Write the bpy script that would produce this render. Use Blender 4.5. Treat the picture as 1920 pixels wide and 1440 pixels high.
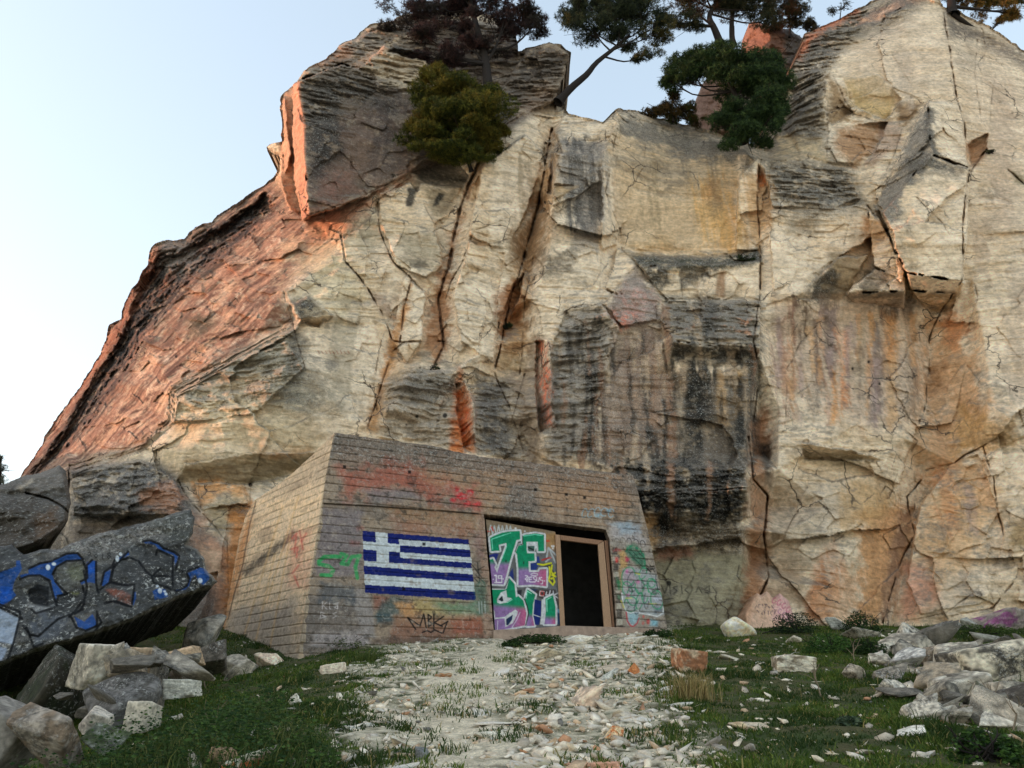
import bpy, math, random, numpy as np
from mathutils import Vector, Matrix
from mathutils.geometry import delaunay_2d_cdt

for o in list(bpy.data.objects):
    bpy.data.objects.remove(o)
scene = bpy.context.scene
COL = scene.collection
random.seed(7)
RNG = np.random.RandomState(11)

# ------------------------------------------------------------------ camera
PITCH = math.radians(22.0)
F_PX = 1442.0
CP, SP = math.cos(PITCH), math.sin(PITCH)
cam = bpy.data.cameras.new('camera')
cam.sensor_width = 36.0
cam.lens = F_PX / 1920.0 * 36.0
cam.clip_start = 0.1
cam.clip_end = 3000.0
cam_o = bpy.data.objects.new('camera', cam)
COL.objects.link(cam_o)
cam_o.location = (0, 0, 0)
cam_o.rotation_euler = (math.radians(90) + PITCH, 0, 0)
scene.camera = cam_o

# ------------------------------------------------------------------ world and sun
SUN_EL = math.radians(7.0)
SUN_AZ = math.radians(-87.0)          # from +Y (north), clockwise positive: sun on the left, raking along the cliff from just behind it
w = bpy.data.worlds.new('World')
scene.world = w
w.use_nodes = True
nt = w.node_tree
bg = nt.nodes['Background']
sky = nt.nodes.new('ShaderNodeTexSky')
sky.sky_type = 'NISHITA'
sky.sun_disc = False
sky.sun_elevation = math.radians(9.0)
sky.sun_rotation = SUN_AZ
sky.air_density = 1.0
sky.dust_density = 1.2
sky.ozone_density = 1.0
hs = nt.nodes.new('ShaderNodeHueSaturation')          # sky saturation control, left neutral
hs.inputs['Saturation'].default_value = 1.0
gm = nt.nodes.new('ShaderNodeGamma')                  # flattens the sky to brighten the shaded cliff: less glare round the sun
gm.inputs['Gamma'].default_value = 0.5
nt.links.new(sky.outputs[0], hs.inputs['Color'])
nt.links.new(hs.outputs[0], gm.inputs['Color'])
nt.links.new(gm.outputs[0], bg.inputs[0])
bg.inputs[1].default_value = 0.15
sun = bpy.data.lights.new('sun', 'SUN')
sun.energy = 0.7
sun.angle = math.radians(0.5)
sun.color = (1.0, 0.48, 0.30)
sun_o = bpy.data.objects.new('sun', sun)
COL.objects.link(sun_o)
sdir = Vector((math.sin(SUN_AZ) * math.cos(SUN_EL), math.cos(SUN_AZ) * math.cos(SUN_EL), math.sin(SUN_EL)))
sun_o.rotation_euler = sdir.to_track_quat('Z', 'Y').to_euler()
sun_o.location = (-30, 5, 30)
scene.view_settings.view_transform = 'Standard'
scene.view_settings.look = 'None'
scene.view_settings.gamma = 1.0
scene.view_settings.exposure = 2.36
scene.cycles.max_bounces = 6

# ------------------------------------------------------------------ helpers
def lin(c):
    c = np.asarray(c, float) / 255.0
    return np.where(c <= 0.04045, c / 12.92, ((c + 0.055) / 1.055) ** 2.4)

def ray(px, py):
    """direction through a photo point, scaled so that its Y is 1"""
    u = (np.asarray(px, float) - 960.0) / F_PX
    v = (720.0 - np.asarray(py, float)) / F_PX
    dy = CP - v * SP
    return u / dy, np.ones_like(u), (SP + v * CP) / dy

def at(px, py, D):
    rx, ry, rz = ray(px, py)
    return np.stack([rx * D, ry * D, rz * D], -1)

_T = RNG.rand(64, 64, 64).astype(np.float32)
_Tf = _T.ravel()
def vnoise(x, y, z):
    xi = np.floor(x).astype(np.int32); yi = np.floor(y).astype(np.int32); zi = np.floor(z).astype(np.int32)
    fx = (x - xi).astype(np.float32); fy = (y - yi).astype(np.float32); fz = (z - zi).astype(np.float32)
    fx = fx * fx * (3 - 2 * fx); fy = fy * fy * (3 - 2 * fy); fz = fz * fz * (3 - 2 * fz)
    x0 = (xi & 63) << 12; x1 = ((xi + 1) & 63) << 12
    y0 = (yi & 63) << 6; y1 = ((yi + 1) & 63) << 6
    z0 = zi & 63; z1 = (zi + 1) & 63
    def g(a, b, c): return _Tf[a + b + c]
    c00 = g(x0, y0, z0) * (1 - fx) + g(x1, y0, z0) * fx
    c10 = g(x0, y1, z0) * (1 - fx) + g(x1, y1, z0) * fx
    c01 = g(x0, y0, z1) * (1 - fx) + g(x1, y0, z1) * fx
    c11 = g(x0, y1, z1) * (1 - fx) + g(x1, y1, z1) * fx
    return (c00 * (1 - fy) + c10 * fy) * (1 - fz) + (c01 * (1 - fy) + c11 * fy) * fz

def fbm(x, y, z, octv=4, gain=0.5, lac=2.03):
    a = 1.0; s = 0.0; t = 0.0
    x = np.asarray(x, float); y = np.asarray(y, float); z = np.asarray(z, float)
    for i in range(octv):
        s = s + a * vnoise(x + 17.3 * i, y + 5.7 * i, z + 31.1 * i)
        t += a
        a *= gain; x = x * lac; y = y * lac; z = z * lac
    return s / t            # 0..1, mean .5

def sstep(a, b, x):
    t = np.clip((x - a) / (b - a), 0, 1)
    return t * t * (3 - 2 * t)

class Grid:
    def __init__(s, x0, y0, x1, y1, step, warp=4.0, wscale=55.0):
        s.x = np.arange(x0, x1 + step, step); s.y = np.arange(y0, y1 + step, step)
        s.st = step; s.nx = len(s.x); s.ny = len(s.y); s.x0 = x0; s.y0 = y0
        s.PX, s.PY = np.meshgrid(s.x, s.y)
        z = np.zeros_like(s.PX)
        if warp > 0:
            s.WX = s.PX + warp * 2 * (fbm(s.PX / wscale, s.PY / wscale, z + 3.3, 4, 0.55) - .5)
            s.WY = s.PY + warp * 2 * (fbm(s.PX / wscale + 40, s.PY / wscale, z + 9.1, 4, 0.55) - .5)
        else:
            s.WX, s.WY = s.PX, s.PY
        fx = np.clip((s.WX - x0) / step, 0, s.nx - 1.001); fy = np.clip((s.WY - y0) / step, 0, s.ny - 1.001)
        s.ix = fx.astype(np.int32); s.iy = fy.astype(np.int32)
        s.fx = (fx - s.ix).astype(np.float32); s.fy = (fy - s.iy).astype(np.float32)
    def warped(s, A):
        ix, iy, fx, fy = s.ix, s.iy, s.fx, s.fy
        return (A[iy, ix] * (1 - fx) + A[iy, ix + 1] * fx) * (1 - fy) + (A[iy + 1, ix] * (1 - fx) + A[iy + 1, ix + 1] * fx) * fy
    def inside(s, poly):
        M = np.zeros((s.ny, s.nx), bool)
        P = np.asarray(poly, float)[:, :2]
        n = len(P)
        for i in range(n):
            xa, ya = P[i]; xb, yb = P[(i + 1) % n]
            if ya == yb: continue
            if ya > yb: xa, ya, xb, yb = xb, yb, xa, ya
            r0 = int(np.ceil((ya - s.y0) / s.st)); r1 = int(np.ceil((yb - s.y0) / s.st))
            r0 = max(r0, 0); r1 = min(r1, s.ny)
            if r1 <= r0: continue
            yy = s.y[r0:r1]
            xc = xa + (yy - ya) / (yb - ya) * (xb - xa)
            M[r0:r1] ^= s.x[None, :] > xc[:, None]
        return M
    def dist(s, pts, margin, closed=True, want_near=False, widths=None):
        P = np.asarray(pts, float)[:, :2]
        n = len(P)
        Dm = np.full((s.ny, s.nx), margin, np.float32)
        if want_near:
            NX = s.PX.copy(); NY = s.PY.copy()
        for i in range(n if closed else n - 1):
            a = P[i]; b = P[(i + 1) % n]
            lo = np.minimum(a, b) - margin; hi = np.maximum(a, b) + margin
            c0 = max(int((lo[0] - s.x0) / s.st), 0); c1 = min(int((hi[0] - s.x0) / s.st) + 2, s.nx)
            r0 = max(int((lo[1] - s.y0) / s.st), 0); r1 = min(int((hi[1] - s.y0) / s.st) + 2, s.ny)
            if c1 <= c0 or r1 <= r0: continue
            X = s.x[None, c0:c1]; Y = s.y[r0:r1, None]
            d = b - a; L = max(float(d @ d), 1e-9)
            t = np.clip(((X - a[0]) * d[0] + (Y - a[1]) * d[1]) / L, 0, 1)
            qx = a[0] + t * d[0]; qy = a[1] + t * d[1]
            dd = np.hypot(X - qx, Y - qy)
            if widths is not None:
                ww = widths[i] + t * (widths[(i + 1) % n] - widths[i])
                dd = dd / np.maximum(ww, 1e-3)
            sub = Dm[r0:r1, c0:c1]
            m = dd < sub
            sub[m] = dd[m]
            if want_near:
                NX[r0:r1, c0:c1][m] = qx[m]; NY[r0:r1, c0:c1][m] = qy[m]
        return (Dm, NX, NY) if want_near else Dm
    def sdf(s, poly, margin):
        d = s.dist(poly, margin)
        return np.where(s.inside(poly), -d, d)
    def sub(s, poly, pad):
        """the part of the grid round a polygon"""
        P = np.asarray(poly, float)
        c0 = max(int((P[:, 0].min() - pad - s.x0) / s.st), 0); c1 = min(int((P[:, 0].max() + pad - s.x0) / s.st) + 2, s.nx)
        r0 = max(int((P[:, 1].min() - pad - s.y0) / s.st), 0); r1 = min(int((P[:, 1].max() + pad - s.y0) / s.st) + 2, s.ny)
        if c1 - c0 < 3 or r1 - r0 < 3: return None, None
        k = Grid.__new__(Grid); sl = (slice(r0, r1), slice(c0, c1))
        k.x = s.x[c0:c1]; k.y = s.y[r0:r1]; k.st = s.st; k.nx = c1 - c0; k.ny = r1 - r0; k.x0 = k.x[0]; k.y0 = k.y[0]
        k.PX = s.PX[sl]; k.PY = s.PY[sl]
        k.ix = np.clip(s.ix[sl] - c0, 0, k.nx - 2); k.iy = np.clip(s.iy[sl] - r0, 0, k.ny - 2); k.fx = s.fx[sl]; k.fy = s.fy[sl]
        return k, sl
    def tin(s, pts, edges=()):
        P = np.asarray(pts, float)
        vs, es, fs, ov, oe, of = delaunay_2d_cdt([Vector((p[0], p[1])) for p in P], list(edges), [], 0, 1e-4)
        val = [P[o[0], 2] if len(o) else 25.0 for o in ov]
        A = np.full((s.ny, s.nx), np.nan, np.float32)
        for f in fs:
            (xa, ya), (xb, yb), (xc, yc) = [vs[i] for i in f]
            za, zb, zc = [val[i] for i in f]
            c0 = max(int((min(xa, xb, xc) - s.x0) / s.st), 0); c1 = min(int((max(xa, xb, xc) - s.x0) / s.st) + 2, s.nx)
            r0 = max(int((min(ya, yb, yc) - s.y0) / s.st), 0); r1 = min(int((max(ya, yb, yc) - s.y0) / s.st) + 2, s.ny)
            if c1 <= c0 or r1 <= r0: continue
            X = s.x[None, c0:c1]; Y = s.y[r0:r1, None]
            den = (yb - yc) * (xa - xc) + (xc - xb) * (ya - yc)
            if abs(den) < 1e-9: continue
            l1 = ((yb - yc) * (X - xc) + (xc - xb) * (Y - yc)) / den
            l2 = ((yc - ya) * (X - xc) + (xa - xc) * (Y - yc)) / den
            l3 = 1 - l1 - l2
            m = (l1 >= -1e-4) & (l2 >= -1e-4) & (l3 >= -1e-4)
            A[r0:r1, c0:c1][m] = (l1 * za + l2 * zb + l3 * zc)[m]
        return A

def rough_outline(poly, seg=7.0, amp=3.0, seed=0.0, scale=22.0):
    """subdivide a closed outline and make it ragged"""
    out = []
    P = np.asarray(poly, float)[:, :2]
    n = len(P)
    for i in range(n):
        a = P[i]; b = P[(i + 1) % n]
        L = np.hypot(*(b - a)); k = max(1, int(L / seg))
        for j in range(k):
            out.append(a + (b - a) * j / k)
    O = np.array(out)
    z = np.zeros(len(O)) + seed
    O[:, 0] += amp * 2 * (fbm(O[:, 0] / scale, O[:, 1] / scale, z + 1.7, 3, .6) - .5)
    O[:, 1] += amp * 2 * (fbm(O[:, 0] / scale, O[:, 1] / scale, z + 7.9, 3, .6) - .5)
    return O

def new_mesh(name, V, Fq, mat, parent=None, smooth=True, col=None, bed=None):
    """V (n,3); Fq (m,k) index array; col (n,4) float colour attribute named Col"""
    me = bpy.data.meshes.new(name)
    V = np.ascontiguousarray(V, np.float32)
    me.vertices.add(len(V)); me.vertices.foreach_set('co', V.ravel())
    if isinstance(Fq, (list, tuple)): groups = [np.asarray(f) for f in Fq if len(f)]
    else: groups = [np.asarray(Fq)]
    tot = sum(len(g) for g in groups); nl = sum(g.size for g in groups)
    me.loops.add(nl); me.polygons.add(tot)
    me.loops.foreach_set('vertex_index', np.concatenate([g.ravel() for g in groups]).astype(np.int32))
    ls = []; off = 0
    for g in groups:
        ls.append(off + np.arange(len(g)) * g.shape[1]); off += g.size
    me.polygons.foreach_set('loop_start', np.concatenate(ls).astype(np.int32))
    me.update(calc_edges=True)
    if smooth: me.polygons.foreach_set('use_smooth', np.ones(tot, bool))
    if col is not None:
        a = me.attributes.new('Col', 'FLOAT_COLOR', 'POINT')
        a.data.foreach_set('color', np.ascontiguousarray(col, np.float32).ravel())
    if bed is not None:
        a = me.attributes.new('Bed', 'FLOAT_VECTOR', 'POINT')
        a.data.foreach_set('vector', np.ascontiguousarray(bed, np.float32).ravel())
    me.validate()
    if mat is not None: me.materials.append(mat)
    o = bpy.data.objects.new(name, me)
    COL.objects.link(o)
    if parent is not None: o.parent = parent
    return o

def tag(o, label=None, cat=None, group=None, kind=None):
    if label: o['label'] = label
    if cat: o['category'] = cat
    if group: o['group'] = group
    if kind: o['kind'] = kind
    return o

def empty(name, loc, label, cat, group=None):
    o = bpy.data.objects.new(name, None)
    o.empty_display_size = 0.3
    COL.objects.link(o); o.location = loc
    return tag(o, label, cat, group)

def keep_world(child, parent):
    """mesh data are in world space: move them into the parent's space"""
    child.parent = parent
    child.data.transform(Matrix.Translation(-parent.location))

def grid_faces(keep_v, ny, nx, holes=None):
    idx = np.arange(ny * nx).reshape(ny, nx)
    q = np.stack([idx[:-1, :-1], idx[1:, :-1], idx[1:, 1:], idx[:-1, 1:]], -1)
    k = keep_v[:-1, :-1] & keep_v[1:, :-1] & keep_v[1:, 1:] & keep_v[:-1, 1:]
    return q, k

def skirt(V, C, Q, backs, jitter=0.0):
    """extrude the open boundary of the quad mesh through the given offsets"""
    E = np.concatenate([Q[:, [i, (i + 1) % Q.shape[1]]] for i in range(Q.shape[1])])
    n = len(V)
    key = E[:, 0].astype(np.int64) * n + E[:, 1]; rev = E[:, 1].astype(np.int64) * n + E[:, 0]
    B = E[~np.isin(key, rev)]
    bv = np.unique(B)
    remap = np.full(n, -1); remap[bv] = np.arange(len(bv))
    Vs = [V]; Cs = [C]; Fs = [Q]
    prev = bv; base = n
    for b in backs:
        nv = V[bv] + np.asarray(b)
        if jitter:
            j = jitter * np.linalg.norm(b)
            nv = nv + j * (np.stack([fbm(nv[:, 0] * .8, nv[:, 1] * .8, nv[:, 2] * .8 + k, 3) for k in (0, 11, 23)], -1) - .5)
        Vs.append(nv); Cs.append(C[bv])
        cur = base + np.arange(len(bv))
        a = B[:, 0]; c = B[:, 1]
        Fs.append(np.stack([prev[remap[c]], prev[remap[a]], cur[remap[a]], cur[remap[c]]], -1))
        prev = cur; base += len(bv)
    return np.concatenate(Vs), np.concatenate(Cs), np.concatenate(Fs)

def compact(V, C, Q):
    u, inv = np.unique(Q, return_inverse=True)
    return V[u], C[u], inv.reshape(Q.shape)

def normals_of(P):
    gx = np.gradient(P, axis=1); gy = np.gradient(P, axis=0)
    N = np.cross(gy, gx)
    N /= np.maximum(np.linalg.norm(N, axis=-1, keepdims=True), 1e-9)
    flip = N[..., 1] > 0
    N[flip] *= -1
    return N

class Paint:
    """albedo of a surface, composed from patches given in photo coordinates"""
    def __init__(s, g, P, base, breakup=False):
        s.g = g; s.breakup = breakup
        s.rgb = np.zeros((g.ny, g.nx, 3)) + lin(base)
        s.spk = np.zeros((g.ny, g.nx))
        x, y, z = P[..., 0], P[..., 1], P[..., 2]
        s.low = fbm(x / 1.6, y / 1.6, z / 1.6, 4, .55)
        s.mid = fbm(x / .38 + 9, y / .38, z / .38, 4, .6)
        s.streak = fbm(x / .16 + 3, y / .3, z / 2.6, 3, .6)
        s.fine = fbm(x / .15 + 2, y / .15, z / .11, 4, .68)
        s.strat = fbm(x / 2.6, y / 2.6 + 4, (z + .07 * x + .5 * s.low) / .13, 4, .62)
    def mask(s, poly, soft=10, nz=0.5, pat='mid', warp=True):
        d = s.g.sdf(poly, max(soft * 3, 12))
        if warp: d = s.g.warped(d)
        n = getattr(s, pat)
        m = sstep(soft, -soft, d + (n - .5) * soft * 4 * nz + (s.fine - .5) * min(soft, 10) * 3.2 * nz)
        return m
    def put(s, poly, col, a=1.0, soft=10, nz=0.5, pat='mid', spk=None, fill=0.0, fpat='mid'):
        k, sl = s.g.sub(poly, max(soft * 3, 12) + 16)
        if k is None: return
        d = k.warped(k.sdf(poly, max(soft * 3, 12)))
        n = getattr(s, pat)[sl]; fn = s.fine[sl]; md = s.mid[sl]
        m = sstep(soft, -soft, d + (n - .5) * soft * 4 * nz + (fn - .5) * min(soft, 10) * 3.2 * nz) * a
        if s.breakup and soft >= 4 and lin(col).mean() < .16 and a > .4:      # dark growth is never solid: pale stone shows through it
            m = m * (.42 + .58 * sstep(.34, .52, .45 * fn + .30 * md + .25 * n))
        if fill: m = m * sstep(fill - .12, fill + .12, getattr(s, fpat)[sl])
        s.rgb[sl] += (lin(col) - s.rgb[sl]) * m[..., None]
        if spk is not None: s.spk[sl] += (spk - s.spk[sl]) * m
    def blend(s, m, col):
        s.rgb += (lin(col) - s.rgb) * m[..., None]
    def line(s, pts, wd, col, a=1.0, soft=0.8, warp=True, closed=False):
        k, sl = s.g.sub(pts, wd + soft * 3 + 16)
        if k is None: return
        d = k.dist(pts, wd + soft * 3 + 2, closed)
        if warp: d = k.warped(d)
        m = sstep(wd / 2 + soft, wd / 2 - soft, d) * a
        s.rgb[sl] += (lin(col) - s.rgb[sl]) * m[..., None]
        s.spk[sl] *= 1 - .9 * m
    def rgba(s, tint=(1.10, 1.06, 1.05)):
        return np.concatenate([np.clip(s.rgb * np.array(tint), .004, .9), s.spk[..., None]], -1)

# ------------------------------------------------------------------ materials
def mat_base(name):
    m = bpy.data.materials.new(name); m.use_nodes = True
    n = m.node_tree; b = n.nodes['Principled BSDF']
    b.inputs['Specular IOR Level'].default_value = 0.25
    b.inputs['Roughness'].default_value = 0.9
    return m, n, b

def nd(n, t, **kw):
    x = n.nodes.new(t)
    for k, v in kw.items():
        if k.startswith('i_'): x.inputs[k[2:]].default_value = v
        else: setattr(x, k, v)
    return x

def mixc(n, fac, a, b, mode='MIX'):
    x = n.nodes.new('ShaderNodeMix'); x.data_type = 'RGBA'; x.blend_type = mode
    for s, v in ((0, fac), (6, a), (7, b)):
        if isinstance(v, bpy.types.NodeSocket): n.links.new(v, x.inputs[s])
        else: x.inputs[s].default_value = v
    return x.outputs[2]

def ramp(n, src, p0, p1, c0=(0, 0, 0, 1), c1=(1, 1, 1, 1)):
    r = n.nodes.new('ShaderNodeValToRGB')
    r.color_ramp.elements[0].position = p0; r.color_ramp.elements[1].position = p1
    r.color_ramp.elements[0].color = c0; r.color_ramp.elements[1].color = c1
    n.links.new(src, r.inputs[0])
    return r.outputs[0]

def painted_rock(name, fine=9.0, bump=0.5, bdist=0.05, spk_scale=9.0, aniso=(1, 1, 1), bedded=0.0):
    """stone whose large patches come from the mesh colour attribute; grain, lichen specks and pits are node noise"""
    m, n, b = mat_base(name)
    tc = nd(n, 'ShaderNodeTexCoord')
    at_ = nd(n, 'ShaderNodeAttribute', attribute_name='Col')
    mp = nd(n, 'ShaderNodeMapping'); mp.inputs['Scale'].default_value = aniso
    n.links.new(tc.outputs['Object'], mp.inputs[0])
    n1 = nd(n, 'ShaderNodeTexNoise', i_Scale=fine, i_Detail=8.0, i_Roughness=0.68)
    n2 = nd(n, 'ShaderNodeTexNoise', i_Scale=fine * 4.3, i_Detail=5.0, i_Roughness=0.7)
    n.links.new(mp.outputs[0], n1.inputs['Vector']); n.links.new(tc.outputs['Object'], n2.inputs['Vector'])
    v = ramp(n, n1.outputs[0], .3, .7, (.74, .73, .72, 1), (1.44, 1.43, 1.41, 1))
    c = mixc(n, 1.0, at_.outputs['Color'], v, 'MULTIPLY')
    bedh = None
    if bedded:
        ab = nd(n, 'ShaderNodeAttribute', attribute_name='Bed')
        mb = nd(n, 'ShaderNodeMapping'); mb.inputs['Scale'].default_value = (.8, .8, 5.0)
        n.links.new(ab.outputs['Vector'], mb.inputs[0])
        nb = nd(n, 'ShaderNodeTexNoise', i_Scale=1.0, i_Detail=10.0, i_Roughness=0.72, i_Distortion=.6)
        n.links.new(mb.outputs[0], nb.inputs['Vector'])
        bedh = ramp(n, nb.outputs[0], .34, .66)
        c = mixc(n, bedded, c, mixc(n, 1.0, c, ramp(n, nb.outputs[0], .36, .62, (.76, .72, .68, 1), (1.2, 1.19, 1.18, 1)), 'MULTIPLY'))
        # thin dark partings
        mb2 = nd(n, 'ShaderNodeMapping'); mb2.inputs['Scale'].default_value = (1.1, 1.1, 13.0); mb2.inputs['Location'].default_value = (3, 1, 5)
        n.links.new(ab.outputs['Vector'], mb2.inputs[0])
        nb2 = nd(n, 'ShaderNodeTexNoise', i_Scale=1.0, i_Detail=4.0, i_Roughness=0.6)
        n.links.new(mb2.outputs[0], nb2.inputs['Vector'])
        part = ramp(n, nb2.outputs[0], .27, .34, (.42, .37, .32, 1), (1, 1, 1, 1))
        c = mixc(n, bedded, c, mixc(n, 1.0, c, part, 'MULTIPLY'))
        # hairline fractures, only in patches
        wv = nd(n, 'ShaderNodeTexNoise', i_Scale=2.2, i_Detail=5.0, i_Roughness=0.6)
        n.links.new(tc.outputs['Object'], wv.inputs['Vector'])
        wm = nd(n, 'ShaderNodeMix', data_type='VECTOR'); wm.inputs[0].default_value = .32
        n.links.new(tc.outputs['Object'], wm.inputs[4]); n.links.new(wv.outputs['Color'], wm.inputs[5])
        vo = nd(n, 'ShaderNodeTexVoronoi', feature='DISTANCE_TO_EDGE', i_Scale=1.15)
        n.links.new(wm.outputs[1], vo.inputs['Vector'])
        ln = ramp(n, vo.outputs['Distance'], .006, .022, (1, 1, 1, 1), (0, 0, 0, 1))
        pm_ = nd(n, 'ShaderNodeTexNoise', i_Scale=.55, i_Detail=3.0); n.links.new(tc.outputs['Object'], pm_.inputs['Vector'])
        lm_ = nd(n, 'ShaderNodeMath', operation='MULTIPLY'); n.links.new(ln, lm_.inputs[0]); n.links.new(ramp(n, pm_.outputs[0], .52, .62), lm_.inputs[1])
        c = mixc(n, lm_.outputs[0], c, (.10, .075, .055, 1))
        # blotches of weathering a hand across
        nw = nd(n, 'ShaderNodeTexNoise', i_Scale=1.7, i_Detail=9.0, i_Roughness=0.7)
        n.links.new(tc.outputs['Object'], nw.inputs['Vector'])
        c = mixc(n, 1.0, c, ramp(n, nw.outputs[0], .34, .64, (.86, .84, .82, 1), (1.2, 1.19, 1.18, 1)), 'MULTIPLY')
    # lichen: pale and black specks where the attribute's alpha asks for them
    n3 = nd(n, 'ShaderNodeTexNoise', i_Scale=spk_scale, i_Detail=7.0, i_Roughness=0.72)
    n4 = nd(n, 'ShaderNodeTexNoise', i_Scale=spk_scale * 1.7, i_Detail=7.0, i_Roughness=0.72)
    off = nd(n, 'ShaderNodeMapping'); off.inputs['Location'].default_value = (13.1, 4.2, 7.7)
    n.links.new(tc.outputs['Object'], n3.inputs['Vector'])
    n.links.new(tc.outputs['Object'], off.inputs[0]); n.links.new(off.outputs[0], n4.inputs['Vector'])
    pale = ramp(n, n3.outputs[0], .55, .61); dark = ramp(n, n4.outputs[0], .47, .58)
    def mul(a, bb):
        x = nd(n, 'ShaderNodeMath', operation='MULTIPLY'); n.links.new(a, x.inputs[0]); n.links.new(bb, x.inputs[1]); return x.outputs[0]
    c = mixc(n, mul(dark, at_.outputs['Alpha']), c, (.030, .030, .028, 1))
    c = mixc(n, mul(pale, at_.outputs['Alpha']), c, (.50, .48, .43, 1))
    n.links.new(c, b.inputs['Base Color'])
    bp = nd(n, 'ShaderNodeBump'); bp.inputs['Strength'].default_value = bump; bp.inputs['Distance'].default_value = bdist
    add = nd(n, 'ShaderNodeMath', operation='ADD'); n.links.new(n1.outputs[0], add.inputs[0])
    h = nd(n, 'ShaderNodeMath', operation='MULTIPLY'); n.links.new(n2.outputs[0], h.inputs[0]); h.inputs[1].default_value = .45
    n.links.new(h.outputs[0], add.inputs[1])
    hh = add.outputs[0]
    if bedh is not None:
        a2 = nd(n, 'ShaderNodeMath', operation='ADD'); n.links.new(hh, a2.inputs[0])
        b2_ = nd(n, 'ShaderNodeMath', operation='MULTIPLY'); n.links.new(bedh, b2_.inputs[0]); b2_.inputs[1].default_value = .55
        n.links.new(b2_.outputs[0], a2.inputs[1]); hh = a2.outputs[0]
    n.links.new(hh, bp.inputs['Height'])
    n.links.new(bp.outputs[0], b.inputs['Normal'])
    return m

def plain(name, col, var=0.35, scale=8.0, rough=.9, bump=0.3, aniso=(1, 1, 1)):
    m, n, b = mat_base(name)
    b.inputs['Roughness'].default_value = rough
    tc = nd(n, 'ShaderNodeTexCoord'); mp = nd(n, 'ShaderNodeMapping'); mp.inputs['Scale'].default_value = aniso
    n.links.new(tc.outputs['Object'], mp.inputs[0])
    n1 = nd(n, 'ShaderNodeTexNoise', i_Scale=scale, i_Detail=7.0, i_Roughness=.65)
    n.links.new(mp.outputs[0], n1.inputs['Vector'])
    a = tuple(lin(col) * (1 - var)) + (1,); c = tuple(lin(col) * (1 + var)) + (1,)
    n.links.new(ramp(n, n1.outputs[0], .3, .7, a, c), b.inputs['Base Color'])
    bp = nd(n, 'ShaderNodeBump'); bp.inputs['Strength'].default_value = bump; bp.inputs['Distance'].default_value = .02
    n.links.new(n1.outputs[0], bp.inputs['Height']); n.links.new(bp.outputs[0], b.inputs['Normal'])
    return m

M_CLIFF = painted_rock('cliff_rock', 6.0, .8, .06, 17.0, (1, 1, 1.4), .6)
M_CONC = painted_rock('board_marked_concrete', 10.0, .5, .03, 14.0)
M_SLAB = painted_rock('lichen_slab', 8.0, .8, .04, 13.0)

# ------------------------------------------------------------------ ground shape (used by everything that stands on it)
def ground_z(x, y):
    x = np.asarray(x, float); y = np.asarray(y, float)
    g = np.interp(y, [-40, 0, 7.3, 12, 17, 20.8, 25, 40, 400], [-3.5, -1.6, -.58, .10, .84, 1.55, 2.05, 3.6, 6.0])
    g = g + .35 * (fbm(x / 5.0, y / 5.0, x * 0 + 2.2, 3) - .5) * sstep(2, 6, y)
    g = g + .10 * (fbm(x / 1.1, y / 1.1, x * 0 + 8.2, 3) - .5)
    g = g - .55 * sstep(-2.2, -6.0, x) * sstep(20, 14, y)
    # hillside rising out of the picture on the left: it keeps the low sun off the foot of the cliff
    g = g + 10.5 * sstep(-34, -52, x) * sstep(95, 60, y)
    g = g + 6.5 * np.exp(-(((x + 31) / 8.0) ** 2 + ((y - 47) / 9.0) ** 2))      # knoll that carries the distant tree
    return g

def ground_hit(px, py, lo=3.0, hi=40.0):
    rx, ry, rz = ray(px, py)
    ds = np.linspace(lo, hi, 900)
    h = rz * ds - ground_z(rx * ds, ds)
    k = np.argmax(h < 0)
    if h[k] >= 0: k = len(ds) - 1
    return np.array([rx * ds[k], ds[k], float(ground_z(rx * ds[k], ds[k]))])
def ell2(cx, cy, rx, ry, n=14):
    t_ = np.linspace(0, 2 * np.pi, n, endpoint=False)
    return [(cx + rx * math.cos(a), cy + ry * math.sin(a)) for a in t_]
# ------------------------------------------------------------------ the cliff
CLIFF_STEP = 1.7
OUT = [(-25,952),(0,935),(40,892),(75,838),(100,792),(150,722),(178,680),(200,635),(206,606),(226,600),(235,560),(262,520),(277,495),(283,465),(305,449),(345,449),
 (360,432),(395,415),(430,388),(470,362),(512,335),(520,318),(525,296),(500,283),(498,277),(527,262),(526,180),(556,151),(576,124),(610,111),(640,84),(662,74),(690,50),(702,42),(735,40),
 (760,25),(830,20),(900,22),(968,45),(973,98),(986,88),(1012,86),(1030,80),(1048,81),(1070,99),(1058,140),(1043,188),(1064,210),(1100,220),(1130,228),(1146,212),(1160,204),(1190,206),(1245,224),
 (1300,236),(1380,262),(1442,282),(1462,240),(1470,170),(1484,130),(1500,96),(1508,64),(1560,40),(1625,8),(1680,-25),(1745,-25),(1762,-4),(1768,12),(1790,16),(1815,32),(1850,46),(1890,72),(1945,108),(2010,140),(2080,196),(2170,262),(2270,300),(2340,350),(2340,1236),(-25,1236)]
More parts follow.
